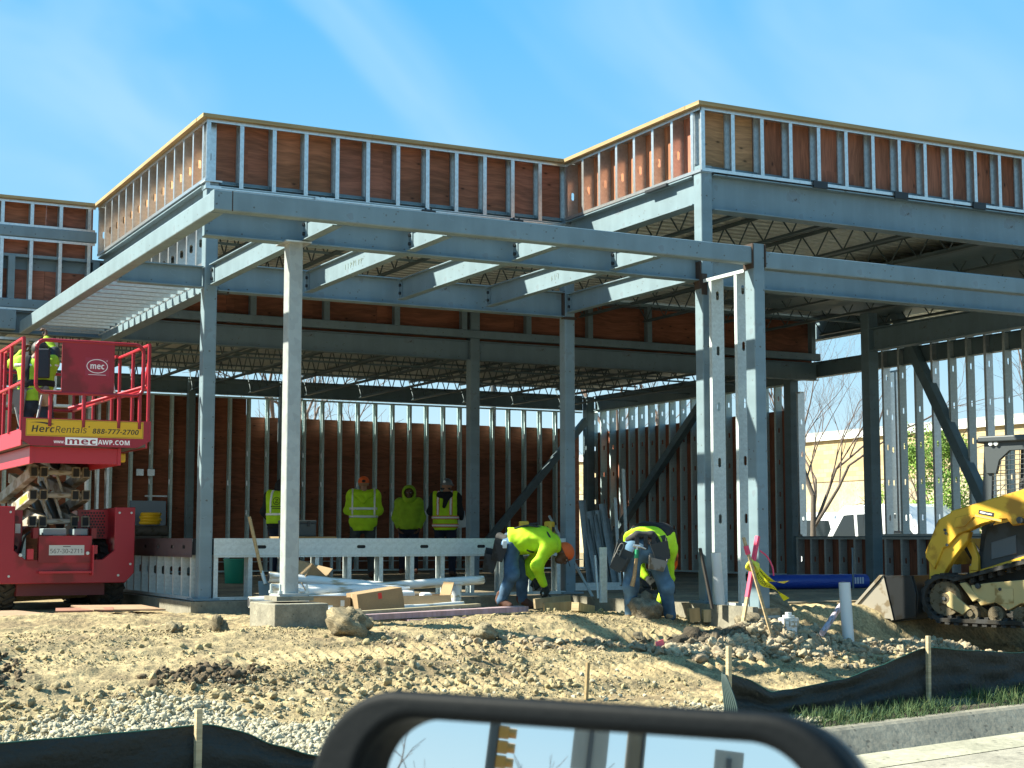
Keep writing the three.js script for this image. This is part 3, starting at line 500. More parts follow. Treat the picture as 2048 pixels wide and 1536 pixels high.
scatter('dark_clods', 'dark moist clods at the left edge of the bank', 700, [0.15, 0.11, 0.065], () => { const a = rnd() < 0.65; const x = a ? 1.75 + (rnd() + rnd() - 1) * 0.5 : 3.5 + (rnd() + rnd() - 1) * 0.5, z = a ? -12.0 + (rnd() + rnd() - 1) * 0.55 : -11.75 + (rnd() + rnd() - 1) * 0.25; const s = 0.008 + 0.04 * rnd() * rnd(); return [x, gh(x, z) + s * 0.3, z, s]; }, 4, 3);
scatter('bank_clods', 'dark crumbly clods on the bank at the lower left', 1500, [0.45, 0.38, 0.23], () => { const [x, z] = onStreet(rr(0.6, 6.5), -2.55 + (rnd() + rnd() - 1) * 0.75); const s = 0.007 + 0.03 * Math.pow(rnd(), 4); return [x, gh(x, z) + s * 0.3, z, s]; }, 4, 3);
function rock(label, x, z, s, k, c = [0.48, 0.41, 0.27], sy = 0.8, dy = 0) { const o = obj('earth_clod', rockGeo(k, 4, 0.36, sy), M(C(...c), { map: rep(T.soil, 3), roughness: 0.97, bumpMap: rep(T.soilB, 2), bumpScale: 0.012 })); o.position.set(x, gh(x, z) + s * sy * 0.55 + dy, z); o.scale.setScalar(s); o.rotation.y = k * 1.3; tag(o, label, 'earth clod'); return o; }
rock('large lumpy earth clod in front of the concrete pier', 5.14, -12.98, 0.19, 1, [0.40, 0.33, 0.21], 0.85);
rock('rounded earth clod right of centre before the purple boards', 6.42, -12.85, 0.125, 2);
rock('small earth clod left of the pier on the tan dirt', 3.75, -13.6, 0.075, 3);
rock('pointed earth clod just left of the pier', 4.13, -13.55, 0.08, 5, [0.33, 0.27, 0.17], 1.1);
rock('tall grey clod standing behind the crossed stakes', 10.02, -13.2, 0.17, 6, [0.36, 0.31, 0.22], 1.3);
rock('grey clod between the bent workers boots', 8.83, -13.85, 0.16, 7, [0.36, 0.31, 0.23], 1.0);
rock('dark moist clod at the trench edge', 8.75, -12.85, 0.14, 8, [0.10, 0.08, 0.055]);
rock('dark moist clod behind the pink flag', 8.5, -12.75, 0.11, 9, [0.09, 0.075, 0.05]);
rock('earth clod with a grey crust right of the trench', 9.35, -12.8, 0.13, 10, [0.34, 0.29, 0.2]);

// ---------- silt fence, stakes, grass ----------
const silt = M(C(0.017, 0.021, 0.020), { map: (() => { const t = rep(T.lumber, 0.6, 3); return t; })(), roughness: 0.75, bumpMap: rep(T.bump, 3), bumpScale: 0.008, side: THREE.DoubleSide });
const hem = M(C(0.012, 0.07, 0.052), { roughness: 0.7 });
function siltFence(label, top, s0, s1, bend) {            // top(s): level of the upper edge
  const t = thing('silt_fence', label, 'silt fence', [0, 0, 0]);
  const n = Math.round((s1 - s0) / 0.03), m = 10, ps = [], us = [], id = [], edge = [];
  for (let i = 0; i <= n; i++) for (let j = 0; j <= m; j++) {
    const s = lerp(s0, s1, i / n), v = j / m, h = top(s) + 0.008 * (fbm(s * 5, 3, 3, 507) - 0.5); const sag = 0.075 * (fbm(s * 1.6, v * 9 - s * 0.9, 4, 501) - 0.5) * 2 * Math.sin(v * 2.4 + 0.3) + 0.014 * (Math.abs(2 * fbm(s * 1.3 + v * 2.5, v * 11 - s * 1.7, 3, 503) - 1) - 0.3) + 0.006 * Math.sin(v * 26 + s * 4 + 5 * fbm(s * 2, v * 3, 2, 505));
    const [x, z] = onStreet(s, sag + bend(s) * (1 - v * 0.0)); const y0 = Math.min(gh(s, onStreet(s, 0.05)[1]), -0.6) - 0.06, y = lerp(y0, Math.max(h, y0 + 0.02), v);
    ps.push(x, y, z); us.push(s, v * 0.6); if (j === m) edge.push([x, y, z]);
    if (i < n && j < m) { const a = i * (m + 1) + j; id.push(a, a + 1, a + m + 1, a + 1, a + m + 2, a + m + 1); }
  }
  const g = new THREE.BufferGeometry(); g.setAttribute('position', new THREE.Float32BufferAttribute(ps, 3)); g.setAttribute('uv', new THREE.Float32BufferAttribute(us, 2)); g.setIndex(id); g.computeVertexNormals();
  obj('fabric', g, silt, t); obj('hem_cord', tube(edge.filter((_, i) => i % 4 === 0 || i === edge.length - 1), 0.004, 5, false), hem, t); return t;
}
const curve = pts => s => { if (s <= pts[0][0]) return pts[0][1]; for (let i = 0; i + 1 < pts.length; i++) if (s <= pts[i + 1][0]) { const t = (s - pts[i][0]) / (pts[i + 1][0] - pts[i][0]); return lerp(pts[i][1], pts[i + 1][1], t * t * (3 - 2 * t) * 0.5 + t * 0.5); } return pts[pts.length - 1][1]; };
siltFence('dark silt fence on the left drooping toward the mirror', curve([[-1.5, -0.335], [1.4, -0.334], [2.45, -0.33], [2.56, -0.33], [2.74, -0.37], [2.96, -0.466], [3.19, -0.542], [3.4, -0.60], [3.8, -0.64]]), -1.5, 3.8, () => 0.0);
siltFence('dark silt fence on the right sagging between two stakes', curve([[6.66, -0.265], [6.88, -0.33], [7.14, -0.44], [7.36, -0.43], [7.94, -0.392], [8.37, -0.32], [8.92, -0.20], [9.05, -0.195], [9.64, -0.25], [10.36, -0.30], [11.5, -0.22], [12.5, -0.24], [15, -0.25]]), 6.66, 15, () => 0.0);
{ // crumpled end at the first right stake
  const ps = []; for (let k = 0; k < 7; k++) ps.push(tube([[6.585 + k * 0.008, -0.68, -9.33 + 0.01 * k], [6.59 + 0.008 * k, -0.52, -9.31 + 0.014 * k], [6.595 + 0.005 * k, -0.34, -9.34 + 0.006 * k], [6.605 + 0.002 * k, -0.265, -9.355]], 0.008, 5)); tag(obj('fence_end', ps, M(C(0.03, 0.055, 0.05), { roughness: 0.6 })), 'crumpled greenish end of the silt fence at the left stake of the right run', 'fence end');
}
const stakeMat = M(C(0.56, 0.46, 0.30), { map: rep(T.lumber, 3), roughness: 0.85 });
function stake(label, s, top, bottom, w = 0.036, lean = [0, 0]) { const [x, z] = onStreet(s, 0.04); const o = obj('wooden_stake', [cbox(0, (top - bottom) / 2, 0, w, top - bottom, w * 0.75, s)], stakeMat); o.position.set(x, bottom, z); o.rotation.set(lean[0], 0.2, lean[1]); tag(o, label, 'stake'); return o; }
stake('pale wooden stake of the left silt fence', 2.487, -0.232, -0.95);
stake('wooden stake at the left end of the right silt fence', 6.645, -0.074, -0.8, 0.036, [0, -0.02]);
stake('tallest wooden stake of the right silt fence', 8.985, -0.096, -0.75, 0.036, [0, -0.03]);
{ const o = obj('wooden_stake', cbox(0, 0.2, 0, 0.035, 0.4, 0.02), lumber); o.position.set(6.42, gh(6.42, -11.0) - 0.1, -11.0); o.rotation.set(0, 0.4, -0.09); tag(o, 'weathered thin stake in the tracked dirt above the mirror', 'stake'); }
{ // grass: blades merged in tufts
  const blade = (() => { const g = new THREE.BufferGeometry(); g.setAttribute('position', new THREE.Float32BufferAttribute([-0.5, 0, 0, 0.5, 0, 0, -0.32, 0.5, 0.08, 0.32, 0.5, 0.08, 0, 1, 0.32], 3)); g.setAttribute('uv', new THREE.Float32BufferAttribute([0, 0, 1, 0, 0, 0.5, 1, 0.5, 0.5, 1], 2)); g.setIndex([0, 1, 2, 1, 3, 2, 2, 3, 4]); g.computeVertexNormals(); return g; })();
  const N = 9000, im = new THREE.InstancedMesh(blade, M(C(1, 1, 1), { roughness: 0.8, side: THREE.DoubleSide }), N); im.name = 'grass'; im.castShadow = im.receiveShadow = true;
  const mm = new THREE.Matrix4(), q = new THREE.Quaternion(), e = new THREE.Euler(), c = new THREE.Color();
  for (let i = 0; i < N; i++) {
    let s, t, dens; do { const left = rnd() < 0.16; s = left ? rr(1.5, 5.5) : rr(6.9, 15); t = rr(0.03, 0.56); dens = left ? (fbm(s * 2, t * 3, 3, 523) > 0.5 ? 0.5 : 0.05) : sstep(6.9, 7.8, s) * (0.2 + 1.2 * sstep(0.38, 0.6, fbm(s * 2.2, t * 2.5, 3, 521))); } while (rnd() > dens);
    const [x, z] = onStreet(s, t), y = t < 0.5 ? gh(x, z) : -0.65, h = rr(0.04, 0.14) * (0.7 + 0.6 * fbm(s * 2.2, t * 2.5, 3, 521)) * (t > 0.45 ? 0.6 : 1);
    e.set(rr(-0.5, 0.9), rnd() * 6.3, rr(-0.3, 0.3)); q.setFromEuler(e); im.setMatrixAt(i, mm.compose(V(x, y - 0.005, z), q, V(rr(0.004, 0.008), h, h * 0.9))); const f = rnd(); im.setColorAt(i, c.setRGB(lerp(0.02, 0.085, f * f), lerp(0.05, 0.105, f), lerp(0.015, 0.03, f)));
  }
  scene.add(im); tag(im, 'patchy green grass along the kerb', 'grass', null, 'stuff');
}
// ---------- people: bodies as one continuous surface from a joined distance field ----------
function sdf(fn, lo, hi, cell) {                        // surface nets
  const nx = Math.ceil((hi[0] - lo[0]) / cell) + 1, ny = Math.ceil((hi[1] - lo[1]) / cell) + 1, nz = Math.ceil((hi[2] - lo[2]) / cell) + 1;
  const d = new Float32Array(nx * ny * nz), I = (i, j, k) => (k * ny + j) * nx + i;
  for (let k = 0; k < nz; k++) for (let j = 0; j < ny; j++) for (let i = 0; i < nx; i++) d[I(i, j, k)] = fn(lo[0] + i * cell, lo[1] + j * cell, lo[2] + k * cell);
  const vid = new Int32Array(nx * ny * nz).fill(-1), ps = [], id = [];
  const E = []; for (let a = 0; a < 8; a++) for (const s of [1, 2, 4]) if (!(a & s)) E.push([a, a | s]);
  for (let k = 0; k + 1 < nz; k++) for (let j = 0; j + 1 < ny; j++) for (let i = 0; i + 1 < nx; i++) {
    const c = []; let m = 0; for (let a = 0; a < 8; a++) { const q = d[I(i + (a & 1), j + ((a >> 1) & 1), k + (a >> 2))]; c.push(q); if (q < 0) m |= 1 << a; }
    if (m === 0 || m === 255) continue;
    let x = 0, y = 0, z = 0, n = 0; for (const [a, b] of E) if ((c[a] < 0) !== (c[b] < 0)) { const t = c[a] / (c[a] - c[b]); x += lerp(a & 1, b & 1, t); y += lerp((a >> 1) & 1, (b >> 1) & 1, t); z += lerp(a >> 2, b >> 2, t); n++; }
    vid[I(i, j, k)] = ps.length / 3; ps.push(lo[0] + (i + x / n) * cell, lo[1] + (j + y / n) * cell, lo[2] + (k + z / n) * cell);
  }
  const quad = (a, b, c, e, f) => { if (a < 0 || b < 0 || c < 0 || e < 0) return; f ? id.push(a, b, c, a, c, e) : id.push(a, c, b, a, e, c); };
  for (let k = 1; k + 1 < nz; k++) for (let j = 1; j + 1 < ny; j++) for (let i = 1; i + 1 < nx; i++) {
    const s = d[I(i, j, k)] < 0;
    if (s !== d[I(i + 1, j, k)] < 0) quad(vid[I(i, j - 1, k - 1)], vid[I(i, j, k - 1)], vid[I(i, j, k)], vid[I(i, j - 1, k)], s);
    if (s !== d[I(i, j + 1, k)] < 0) quad(vid[I(i - 1, j, k - 1)], vid[I(i - 1, j, k)], vid[I(i, j, k)], vid[I(i, j, k - 1)], s);
    if (s !== d[I(i, j, k + 1)] < 0) quad(vid[I(i - 1, j - 1, k)], vid[I(i, j - 1, k)], vid[I(i, j, k)], vid[I(i - 1, j, k)], s);
  }
  const g = new THREE.BufferGeometry(); g.setAttribute('position', new THREE.Float32BufferAttribute(ps, 3));
  const uv = new Float32Array(ps.length / 3 * 2); for (let i = 0; i < uv.length / 2; i++) { uv[i * 2] = ps[i * 3] * 2 + ps[i * 3 + 2]; uv[i * 2 + 1] = ps[i * 3 + 1] * 2; } g.setAttribute('uv', new THREE.BufferAttribute(uv, 2));
  g.setIndex(id); g.computeVertexNormals(); return g;
}
function capD(px, py, pz, b) {                          // tapered capsule, b = [ax,ay,az,bx,by,bz,ra,rb]
  const bx = b[3] - b[0], by = b[4] - b[1], bz = b[5] - b[2], x = px - b[0], y = py - b[1], z = pz - b[2];
  const l = bx * bx + by * by + bz * bz || 1e-9, h = clamp((x * bx + y * by + z * bz) / l);
  const dx = x - bx * h, dy = y - by * h, dz = z - bz * h; return Math.sqrt(dx * dx + dy * dy + dz * dz) - lerp(b[6], b[7], h);
}
const smin = (a, b, k) => { const h = Math.max(k - Math.abs(a - b), 0) / k; return Math.min(a, b) - h * h * k * 0.25; };
function skin(bones, k, cell, mod) {
  const lo = [9, 9, 9], hi = [-9, -9, -9]; for (const b of bones) for (let a = 0; a < 3; a++) { const r = Math.max(b[6], b[7]) + 0.06; lo[a] = Math.min(lo[a], b[a] - r, b[a + 3] - r); hi[a] = Math.max(hi[a], b[a] + r, b[a + 3] + r); }
  return sdf((x, y, z) => { let d = 1; for (const b of bones) d = smin(d, capD(x, y, z, b), k); return mod ? mod(d, x, y, z) : d; }, lo, hi, cell);
}
const bone = (a, b, ra, rb = ra) => [a[0], a[1], a[2], b[0], b[1], b[2], ra, rb];
const mix3 = (a, b, t) => [0, 1, 2].map(i => lerp(a[i], b[i], t)), sub3 = (a, b) => [0, 1, 2].map(i => a[i] - b[i]), add3 = (a, b, k = 1) => [0, 1, 2].map(i => a[i] + b[i] * k);
const nrm3 = a => { const l = Math.hypot(...a) || 1; return a.map(v => v / l); }, crs3 = (a, b) => [a[1] * b[2] - a[2] * b[1], a[2] * b[0] - a[0] * b[2], a[0] * b[1] - a[1] * b[0]];
function handGeo(w, dir, nrm, side, curl, k = 1) {      // palm, four unequal fingers bending toward -nrm, thumb from the side of the palm
  dir = nrm3(dir); const sx = nrm3(crs3(dir, nrm)), n = nrm3(crs3(sx, dir)), S = k, at3 = (u, s, h) => add3(add3(add3(w, dir, u * S), sx, s * side * S), n, h * S);
  const b = [bone(w, at3(0.03, 0, 0), 0.026 * S, 0.027 * S), bone(at3(0.03, -0.018, 0), at3(0.085, -0.024, 0), 0.019 * S, 0.017 * S), bone(at3(0.03, 0.018, 0), at3(0.085, 0.024, 0), 0.019 * S, 0.016 * S), bone(at3(0.03, 0, 0.002), at3(0.085, 0, 0.002), 0.02 * S, 0.018 * S)];
  [[-0.031, 0.034, 0.026, 0.020], [-0.0105, 0.038, 0.029, 0.022], [0.0105, 0.035, 0.027, 0.021], [0.031, 0.028, 0.021, 0.018]].forEach(([s, a, c, e], i) => {
    let p = at3(0.088 - Math.abs(s) * 0.12, s, 0), ang = curl * (0.55 + 0.06 * i); for (const [L, r0, r1] of [[a, 0.0098, 0.009], [c, 0.009, 0.0083], [e, 0.0083, 0.0072]]) { const q = add3(add3(p, dir, Math.cos(ang) * L * S), n, -Math.sin(ang) * L * S); b.push(bone(p, q, r0 * S, r1 * S)); p = q; ang += curl * 0.75; }
  });
  let t0 = at3(0.028, -0.03, -0.004), t1 = at3(0.058, -0.056, -0.016 - 0.012 * curl), t2 = at3(0.088, -0.058 + 0.012 * curl, -0.022 - 0.022 * curl); b.push(bone(t0, t1, 0.0135 * S, 0.0115 * S), bone(t1, t2, 0.0112 * S, 0.009 * S));
  return skin(b, 0.008, 0.006);
}
function headGeo(c, fwd, up, beard) {                   // head with brow, nose, jaw, ears and eye hollows
  fwd = nrm3(fwd); const sd = nrm3(crs3(up, fwd)), u = nrm3(crs3(fwd, sd)), at3 = (f, h, s) => add3(add3(add3(c, fwd, f), u, h), sd, s);
  const b = [bone(at3(-0.02, 0.035, 0), at3(0.02, 0.03, 0), 0.087, 0.083), bone(at3(0.015, 0.0, 0), at3(0.045, -0.065, 0), 0.068, 0.05), bone(at3(0.05, -0.085, -0.012), at3(0.05, -0.085, 0.012), 0.034), bone(at3(0.085, 0.012, 0), at3(0.115, -0.025, 0), 0.010, 0.017), bone(at3(0.088, 0.03, -0.03), at3(0.088, 0.03, 0.03), 0.016), bone(at3(0.093, -0.062, -0.018), at3(0.093, -0.062, 0.018), 0.012), bone(at3(-0.005, 0.02, 0.083), at3(-0.012, -0.025, 0.08), 0.017, 0.012), bone(at3(-0.005, 0.02, -0.083), at3(-0.012, -0.025, -0.08), 0.017, 0.012)];
  if (beard) b.push(bone(at3(0.075, -0.095, -0.03), at3(0.075, -0.095, 0.03), 0.03));
  const e1 = at3(0.1, 0.008, 0.033), e2 = at3(0.1, 0.008, -0.033);
  return skin(b, 0.025, 0.009, (d, x, y, z) => { for (const e of [e1, e2]) { const q = Math.hypot(x - e[0], y - e[1], z - e[2]) - 0.017; d = Math.max(d, -q); } return d; });
}
const lime = M(C(0.60, 0.98, 0.015), { map: rep(T.cloth, 1), roughness: 0.8 }), limeDull = M(C(0.42, 0.70, 0.03), { map: rep(T.cloth, 1), roughness: 0.85 }), reflective = M(C(0.62, 0.64, 0.64), { roughness: 0.35, metalness: 0.3 });
const denim = M(C(0.10, 0.20, 0.34), { map: rep(T.denim, 1), roughness: 0.9 }), denimDark = M(C(0.035, 0.055, 0.085), { map: rep(T.denim, 1), roughness: 0.9 }), navy = M(C(0.014, 0.02, 0.045), { map: rep(T.cloth, 1), roughness: 0.9 }), darkCloth = M(C(0.012, 0.014, 0.02), { map: rep(T.cloth, 1), roughness: 0.9 }), greyPants = M(C(0.085, 0.10, 0.10), { map: rep(T.denim, 1), roughness: 0.9 });
const skinTone = M(C(0.34, 0.18, 0.11), { roughness: 0.6 }), skinDark = M(C(0.11, 0.055, 0.035), { roughness: 0.6 }), bootMat = M(C(0.085, 0.035, 0.022), { roughness: 0.85, map: rep(T.dirt, 3) }), tanBoot = M(C(0.34, 0.25, 0.15), { roughness: 0.9, map: rep(T.dirt, 3) }), glove = M(C(0.014, 0.018, 0.017), { roughness: 0.85 }), orange = M(C(0.72, 0.115, 0.02), { roughness: 0.75 }), orangeTrim = M(C(0.62, 0.12, 0.03), { roughness: 0.7 });
const toolGrey = M(C(0.055, 0.06, 0.06), { map: rep(T.cloth, 2), roughness: 0.9 }), toolLight = M(C(0.20, 0.19, 0.175), { map: rep(T.dirt, 3), roughness: 0.9 });

// J: joints in local metres, feet near y = 0, facing +z unless posed. o: garments
function person(label, p, ry, J, o) {
  const t = thing('person', label, 'person', p, ry), W = o.w || 1;
  const arm = s => [bone(J['sh' + s], J['el' + s], 0.05, 0.04), bone(J['el' + s], J['wr' + s], 0.04, 0.027)], leg = s => [bone(J['hip' + s], J['kn' + s], 0.082, 0.057), bone(J['kn' + s], J['an' + s], 0.056, 0.038)];
  const torso = (r = 0, w = W) => { const ax = nrm3(sub3(J.shL, J.shR)), c = J.chest, q = J.pelvis, mid = mix3(c, q, 0.5), b = [];
    for (const s of [-1, 1]) { b.push(bone(add3(c, ax, s * 0.075 * w), add3(mid, ax, s * 0.06 * w), 0.115 * w + r, 0.11 * w + r), bone(add3(mid, ax, s * 0.06 * w), add3(q, ax, s * 0.07 * w), 0.11 * w + r, 0.112 * w + r)); }
    b.push(bone(J.shL, J.shR, 0.062 + r, 0.062 + r), bone(J.shL, add3(c, ax, 0.08), 0.06 + r, 0.09 + r), bone(J.shR, add3(c, ax, -0.08), 0.06 + r, 0.09 + r)); return b; };
  const foot = (s, r0 = 0.04, r1 = 0.034) => [bone(J['an' + s], J['toe' + s], r0, r1)];
  const fold = (amp, f = 1) => (d, x, y, z) => d + amp * (fbm(x * 9 * f + z * 5, y * 13 * f + z * 7, 3, 601) - 0.5) * 2;
  const gl = o.hands || 'skin';
  const hands = ['L', 'R'].map(s => handGeo(J['wr' + s], sub3(J['hd' + s], J['wr' + s]), J['pn' + s] || [0, 0, s === 'L' ? -1 : 1], s === 'L' ? 1 : -1, J['curl' + s] ?? 0.5, gl === 'glove' ? 1.1 : 1));
  const body = [skin([...torso(-0.012), bone(J.chest, J.neck, 0.075, 0.056), bone(J.neck, J.head, 0.055, 0.055), ...arm('L'), ...arm('R'), ...leg('L'), ...leg('R'), ...foot('L'), ...foot('R')], 0.05, 0.017), headGeo(J.head, J.face, J.up || [0, 1, 0], o.beard)];
  if (gl === 'skin') body.push(...hands);
  obj('body', body, o.skin || skinTone, t);
  if (gl === 'glove') hands.forEach(h => obj('glove', h, glove, t));
  { const f = nrm3(J.face), u = J.up || [0, 1, 0], sd = nrm3(crs3(u, f)); for (const s of [-1, 1]) { const e = add3(add3(add3(J.head, f, 0.087), u, 0.008), sd, s * 0.033), g = new THREE.SphereGeometry(0.0125, 8, 6); g.translate(...e); obj('eye', g, M(C(0.5, 0.48, 0.45), { roughness: 0.3 }), t); const i = new THREE.SphereGeometry(0.0065, 6, 5); i.translate(...add3(e, f, 0.008)); obj('iris', i, black, t); } }
  obj('trousers', skin([...leg('L').map(b => { b = [...b]; b[6] += 0.02; b[7] += 0.024; return b; }), ...leg('R').map(b => { b = [...b]; b[6] += 0.02; b[7] += 0.024; return b; }), bone(J.hipL, J.hipR, 0.115, 0.115), bone(mix3(J.hipL, J.hipR, 0.5), J.pelvis, 0.115 * W, 0.118 * W)], 0.055, 0.016, (d, x, y, z) => d + 0.008 * (fbm(x * 8 + z * 6, y * 16, 3, 621) - 0.5) * 2 + 0.007 * (Math.abs(2 * fbm(x * 9 + z * 8, y * 12 + x * 4, 3, 623) - 1) - 0.35)), o.trousers || denim, t);
  for (const s of ['L', 'R']) obj('boot', skin([bone(add3(J['an' + s], [0, 0.07, 0]), J['an' + s], 0.052, 0.05), bone(J['an' + s], J['toe' + s], 0.05, 0.043), bone(add3(J['an' + s], sub3(J['toe' + s], J['an' + s]), -0.2), J['an' + s], 0.045, 0.05)], 0.03, 0.014), o.boots || bootMat, t);
  const sl = s => [bone(J['sh' + s], J['el' + s], 0.072 + (o.bulk || 0), 0.062 + (o.bulk || 0) * 0.7), bone(J['el' + s], mix3(J['el' + s], J['wr' + s], 0.93), 0.06 + (o.bulk || 0) * 0.7, 0.042)];
  const hem = add3(J.pelvis, sub3(J.pelvis, J.chest), o.hem ?? 0.18);
  const cut = (g0, lim = 0) => { const ax = nrm3(sub3(J.chest, J.pelvis)); return (d, x, y, z) => Math.max(d, -((x - g0[0]) * ax[0] + (y - g0[1]) * ax[1] + (z - g0[2]) * ax[2]) - lim); };
  const jb = [...torso(0.018 + (o.bulk || 0)), bone(J.pelvis, hem, 0.135 * W + (o.bulk || 0), 0.14 * W + (o.bulk || 0)), bone(J.chest, mix3(J.chest, J.neck, 0.6), 0.1, 0.075), ...sl('L'), ...sl('R')];
  const fj = (d, x, y, z) => d + 0.012 * (fbm(x * 8 + z * 6, y * 14 + z * 5, 3, 601) - 0.5) * 2 + 0.009 * (Math.abs(2 * fbm(x * 7 - y * 9 + z * 4, y * 10 + x * 5, 3, 611) - 1) - 0.35), cj = cut(hem);
  // arms may hang below the hem: only the torso is cut there
  const tb = jb.slice(0, -4), ab = jb.slice(-4), lo = [9, 9, 9], hi = [-9, -9, -9]; for (const b of jb) for (let a = 0; a < 3; a++) { const r = Math.max(b[6], b[7]) + 0.05; lo[a] = Math.min(lo[a], b[a] - r, b[a + 3] - r); hi[a] = Math.max(hi[a], b[a] + r, b[a + 3] + r); }
  obj(o.jacketName || 'jacket', sdf((x, y, z) => { let d = 1, e = 1; for (const b of tb) d = smin(d, capD(x, y, z, b), 0.06); d = cj(d, x, y, z); for (const b of ab) e = smin(e, capD(x, y, z, b), 0.04); return fj(smin(d, e, 0.045), x, y, z); }, lo, hi, 0.0155), o.jacket || lime, t);
  const vb = (r) => [...torso(r), bone(J.pelvis, add3(J.pelvis, sub3(J.pelvis, J.chest), o.vestHem ?? 0.1), 0.125 * W + r, 0.13 * W + r)];
  if (o.vest) {                                         // sleeveless: the torso alone, slightly proud of the jacket
    const h2 = add3(J.pelvis, sub3(J.pelvis, J.chest), o.vestHem ?? 0.1), cv = cut(h2), R = 0.034 + (o.bulk || 0), bb = vb(R), ax = nrm3(sub3(J.shL, J.shR));
    obj('vest', skin(bb, 0.06, 0.0155, (d, x, y, z) => { d = cv(d, x, y, z); const q = Math.abs((x - J.chest[0]) * ax[0] + (y - J.chest[1]) * ax[1] + (z - J.chest[2]) * ax[2]) - 0.205 * W; return fold(0.004)(Math.max(d, q), x, y, z); }), o.vest, t);
  }
  // reflective bands: slabs cut out of a slightly thicker torso
  const R2 = (o.vest ? 0.040 : 0.026) + (o.bulk || 0), UP = nrm3(sub3(J.chest, J.pelvis)), AX = nrm3(sub3(J.shL, J.shR)), rel = (x, y, z) => [(x - J.pelvis[0]) * UP[0] + (y - J.pelvis[1]) * UP[1] + (z - J.pelvis[2]) * UP[2], (x - J.chest[0]) * AX[0] + (y - J.chest[1]) * AX[1] + (z - J.chest[2]) * AX[2]];
  for (const [h0, h1, m, extra] of o.bands || []) obj('reflective_band', skin(vb(R2 + (extra || 0)), 0.06, 0.013, (d, x, y, z) => { const [h] = rel(x, y, z); return Math.max(d, h0 - h, h - h1); }), m || reflective, t);
  for (const [a0, a1, m, extra, h0 = 0.02] of o.stripes || []) obj('reflective_stripe', skin(vb(R2 + (extra || 0)), 0.06, 0.013, (d, x, y, z) => { const [h, a] = rel(x, y, z); return Math.max(d, a0 - a, a - a1, h0 - h); }), m || reflective, t);
  if (o.extra) o.extra(t, J);
  return t;
}
const stand = (o = {}) => {                             // upright, facing +z; left is +x
  const H = o.H || 1.75, k = H / 1.75, w = o.wide || 1, J = { head: [0, 1.63, 0.02], neck: [0, 1.49, -0.01], chest: [0, 1.30, 0], pelvis: [0, 0.98, 0], shL: [0.19 * w, 1.43, 0], shR: [-0.19 * w, 1.43, 0], elL: [0.25 * w, 1.15, -0.03], elR: [-0.25 * w, 1.15, -0.03], wrL: [0.25, 0.91, 0.05], wrR: [-0.25, 0.91, 0.05], hdL: [0.25, 0.83, 0.08], hdR: [-0.25, 0.83, 0.08], hipL: [0.1, 0.92, 0], hipR: [-0.1, 0.92, 0], knL: [0.12, 0.5, 0.02], knR: [-0.12, 0.5, 0.02], anL: [0.13, 0.075, -0.02], anR: [-0.13, 0.075, -0.02], toeL: [0.155, 0.045, 0.13], toeR: [-0.155, 0.045, 0.13], face: [0, 0, 1], pnL: [1, 0, 0], pnR: [-1, 0, 0], ...(o.J || {}) };
  for (const n in J) if (Array.isArray(J[n]) && !/face|pn|up/.test(n)) J[n] = J[n].map(v => v * k); return J;
};
function capHat(t, c, fwd, up, mat, o = {}) {
  fwd = nrm3(fwd); const sd = nrm3(crs3(up, fwd)), u = nrm3(crs3(fwd, sd)); const mtx = new THREE.Matrix4().makeBasis(V(...sd), V(...u), V(...fwd)).setPosition(...c);
  const s = new THREE.SphereGeometry(0.108, 20, 12, 0, Math.PI * 2, 0, Math.PI * 0.56); s.scale(0.94, o.tall || 0.95, 1.08); s.translate(0, 0.035, -0.005); s.applyMatrix4(mtx);
  const h = obj(o.name || 'cap', s, mat, t);
  if (o.brim) { const g = new THREE.CylinderGeometry(0.125, 0.13, 0.012, 24); g.scale(0.95, 1, 1.12); g.translate(0, 0.03, 0.005); g.applyMatrix4(mtx); obj('brim', g, mat, h); const r = new THREE.BoxGeometry(0.03, 0.02, 0.2); r.translate(0, 0.135, 0); r.applyMatrix4(mtx); obj('ridge', r, mat, h); }
  else { const g = new THREE.CylinderGeometry(0.1, 0.1, 0.008, 16, 1, false, -Math.PI / 2, Math.PI); g.scale(0.85, 1, 1.15); g.rotateX(0.12); g.translate(0, 0.022, 0.062); g.applyMatrix4(mtx); obj('visor', g, o.visor || mat, h); }
  if (o.opening) { const g = new THREE.SphereGeometry(0.035, 12, 8, 0, Math.PI * 2, 0, Math.PI / 2); g.rotateX(-Math.PI / 2); g.scale(1, 0.75, 0.3); g.translate(0, 0.045, -0.115); g.applyMatrix4(mtx); obj('cap_opening', g, M(C(0.03, 0.02, 0.015), {}), h); }
  if (o.badge) { const g = new THREE.CylinderGeometry(0.026, 0.026, 0.006, 14); g.rotateX(Math.PI / 2); g.translate(0.01, 0.075, -0.116); g.applyMatrix4(mtx); obj('sticker', g, M(C(0.75, 0.76, 0.76), {}), h); }
}
function hood(t, c, fwd, mat, r = 0.128, deep = 0.55) {  // raised hood: a shell open at the face
  const f = nrm3(fwd); const g = skin([bone(add3(c, [0, 0.035, 0]), add3(c, [0, 0.02, 0]), r, r), bone(add3(c, f, -0.02), add3(c, [0, -0.11, 0]), r * 0.95, r * 1.05)], 0.05, 0.012, (d, x, y, z) => { const q = [x - c[0], y - c[1], z - c[2]], e = q[0] * f[0] + q[1] * f[1] + q[2] * f[2]; const ring = Math.hypot(Math.hypot(...q.map((v, i) => v - f[i] * e)) * 1, 0) - r * 0.74; const tunnel = e > 0 ? ring : 1; return Math.max(d, -tunnel); }); obj('hood', g, mat, t);
}
const awayFromCamera = Math.PI - 0.42;
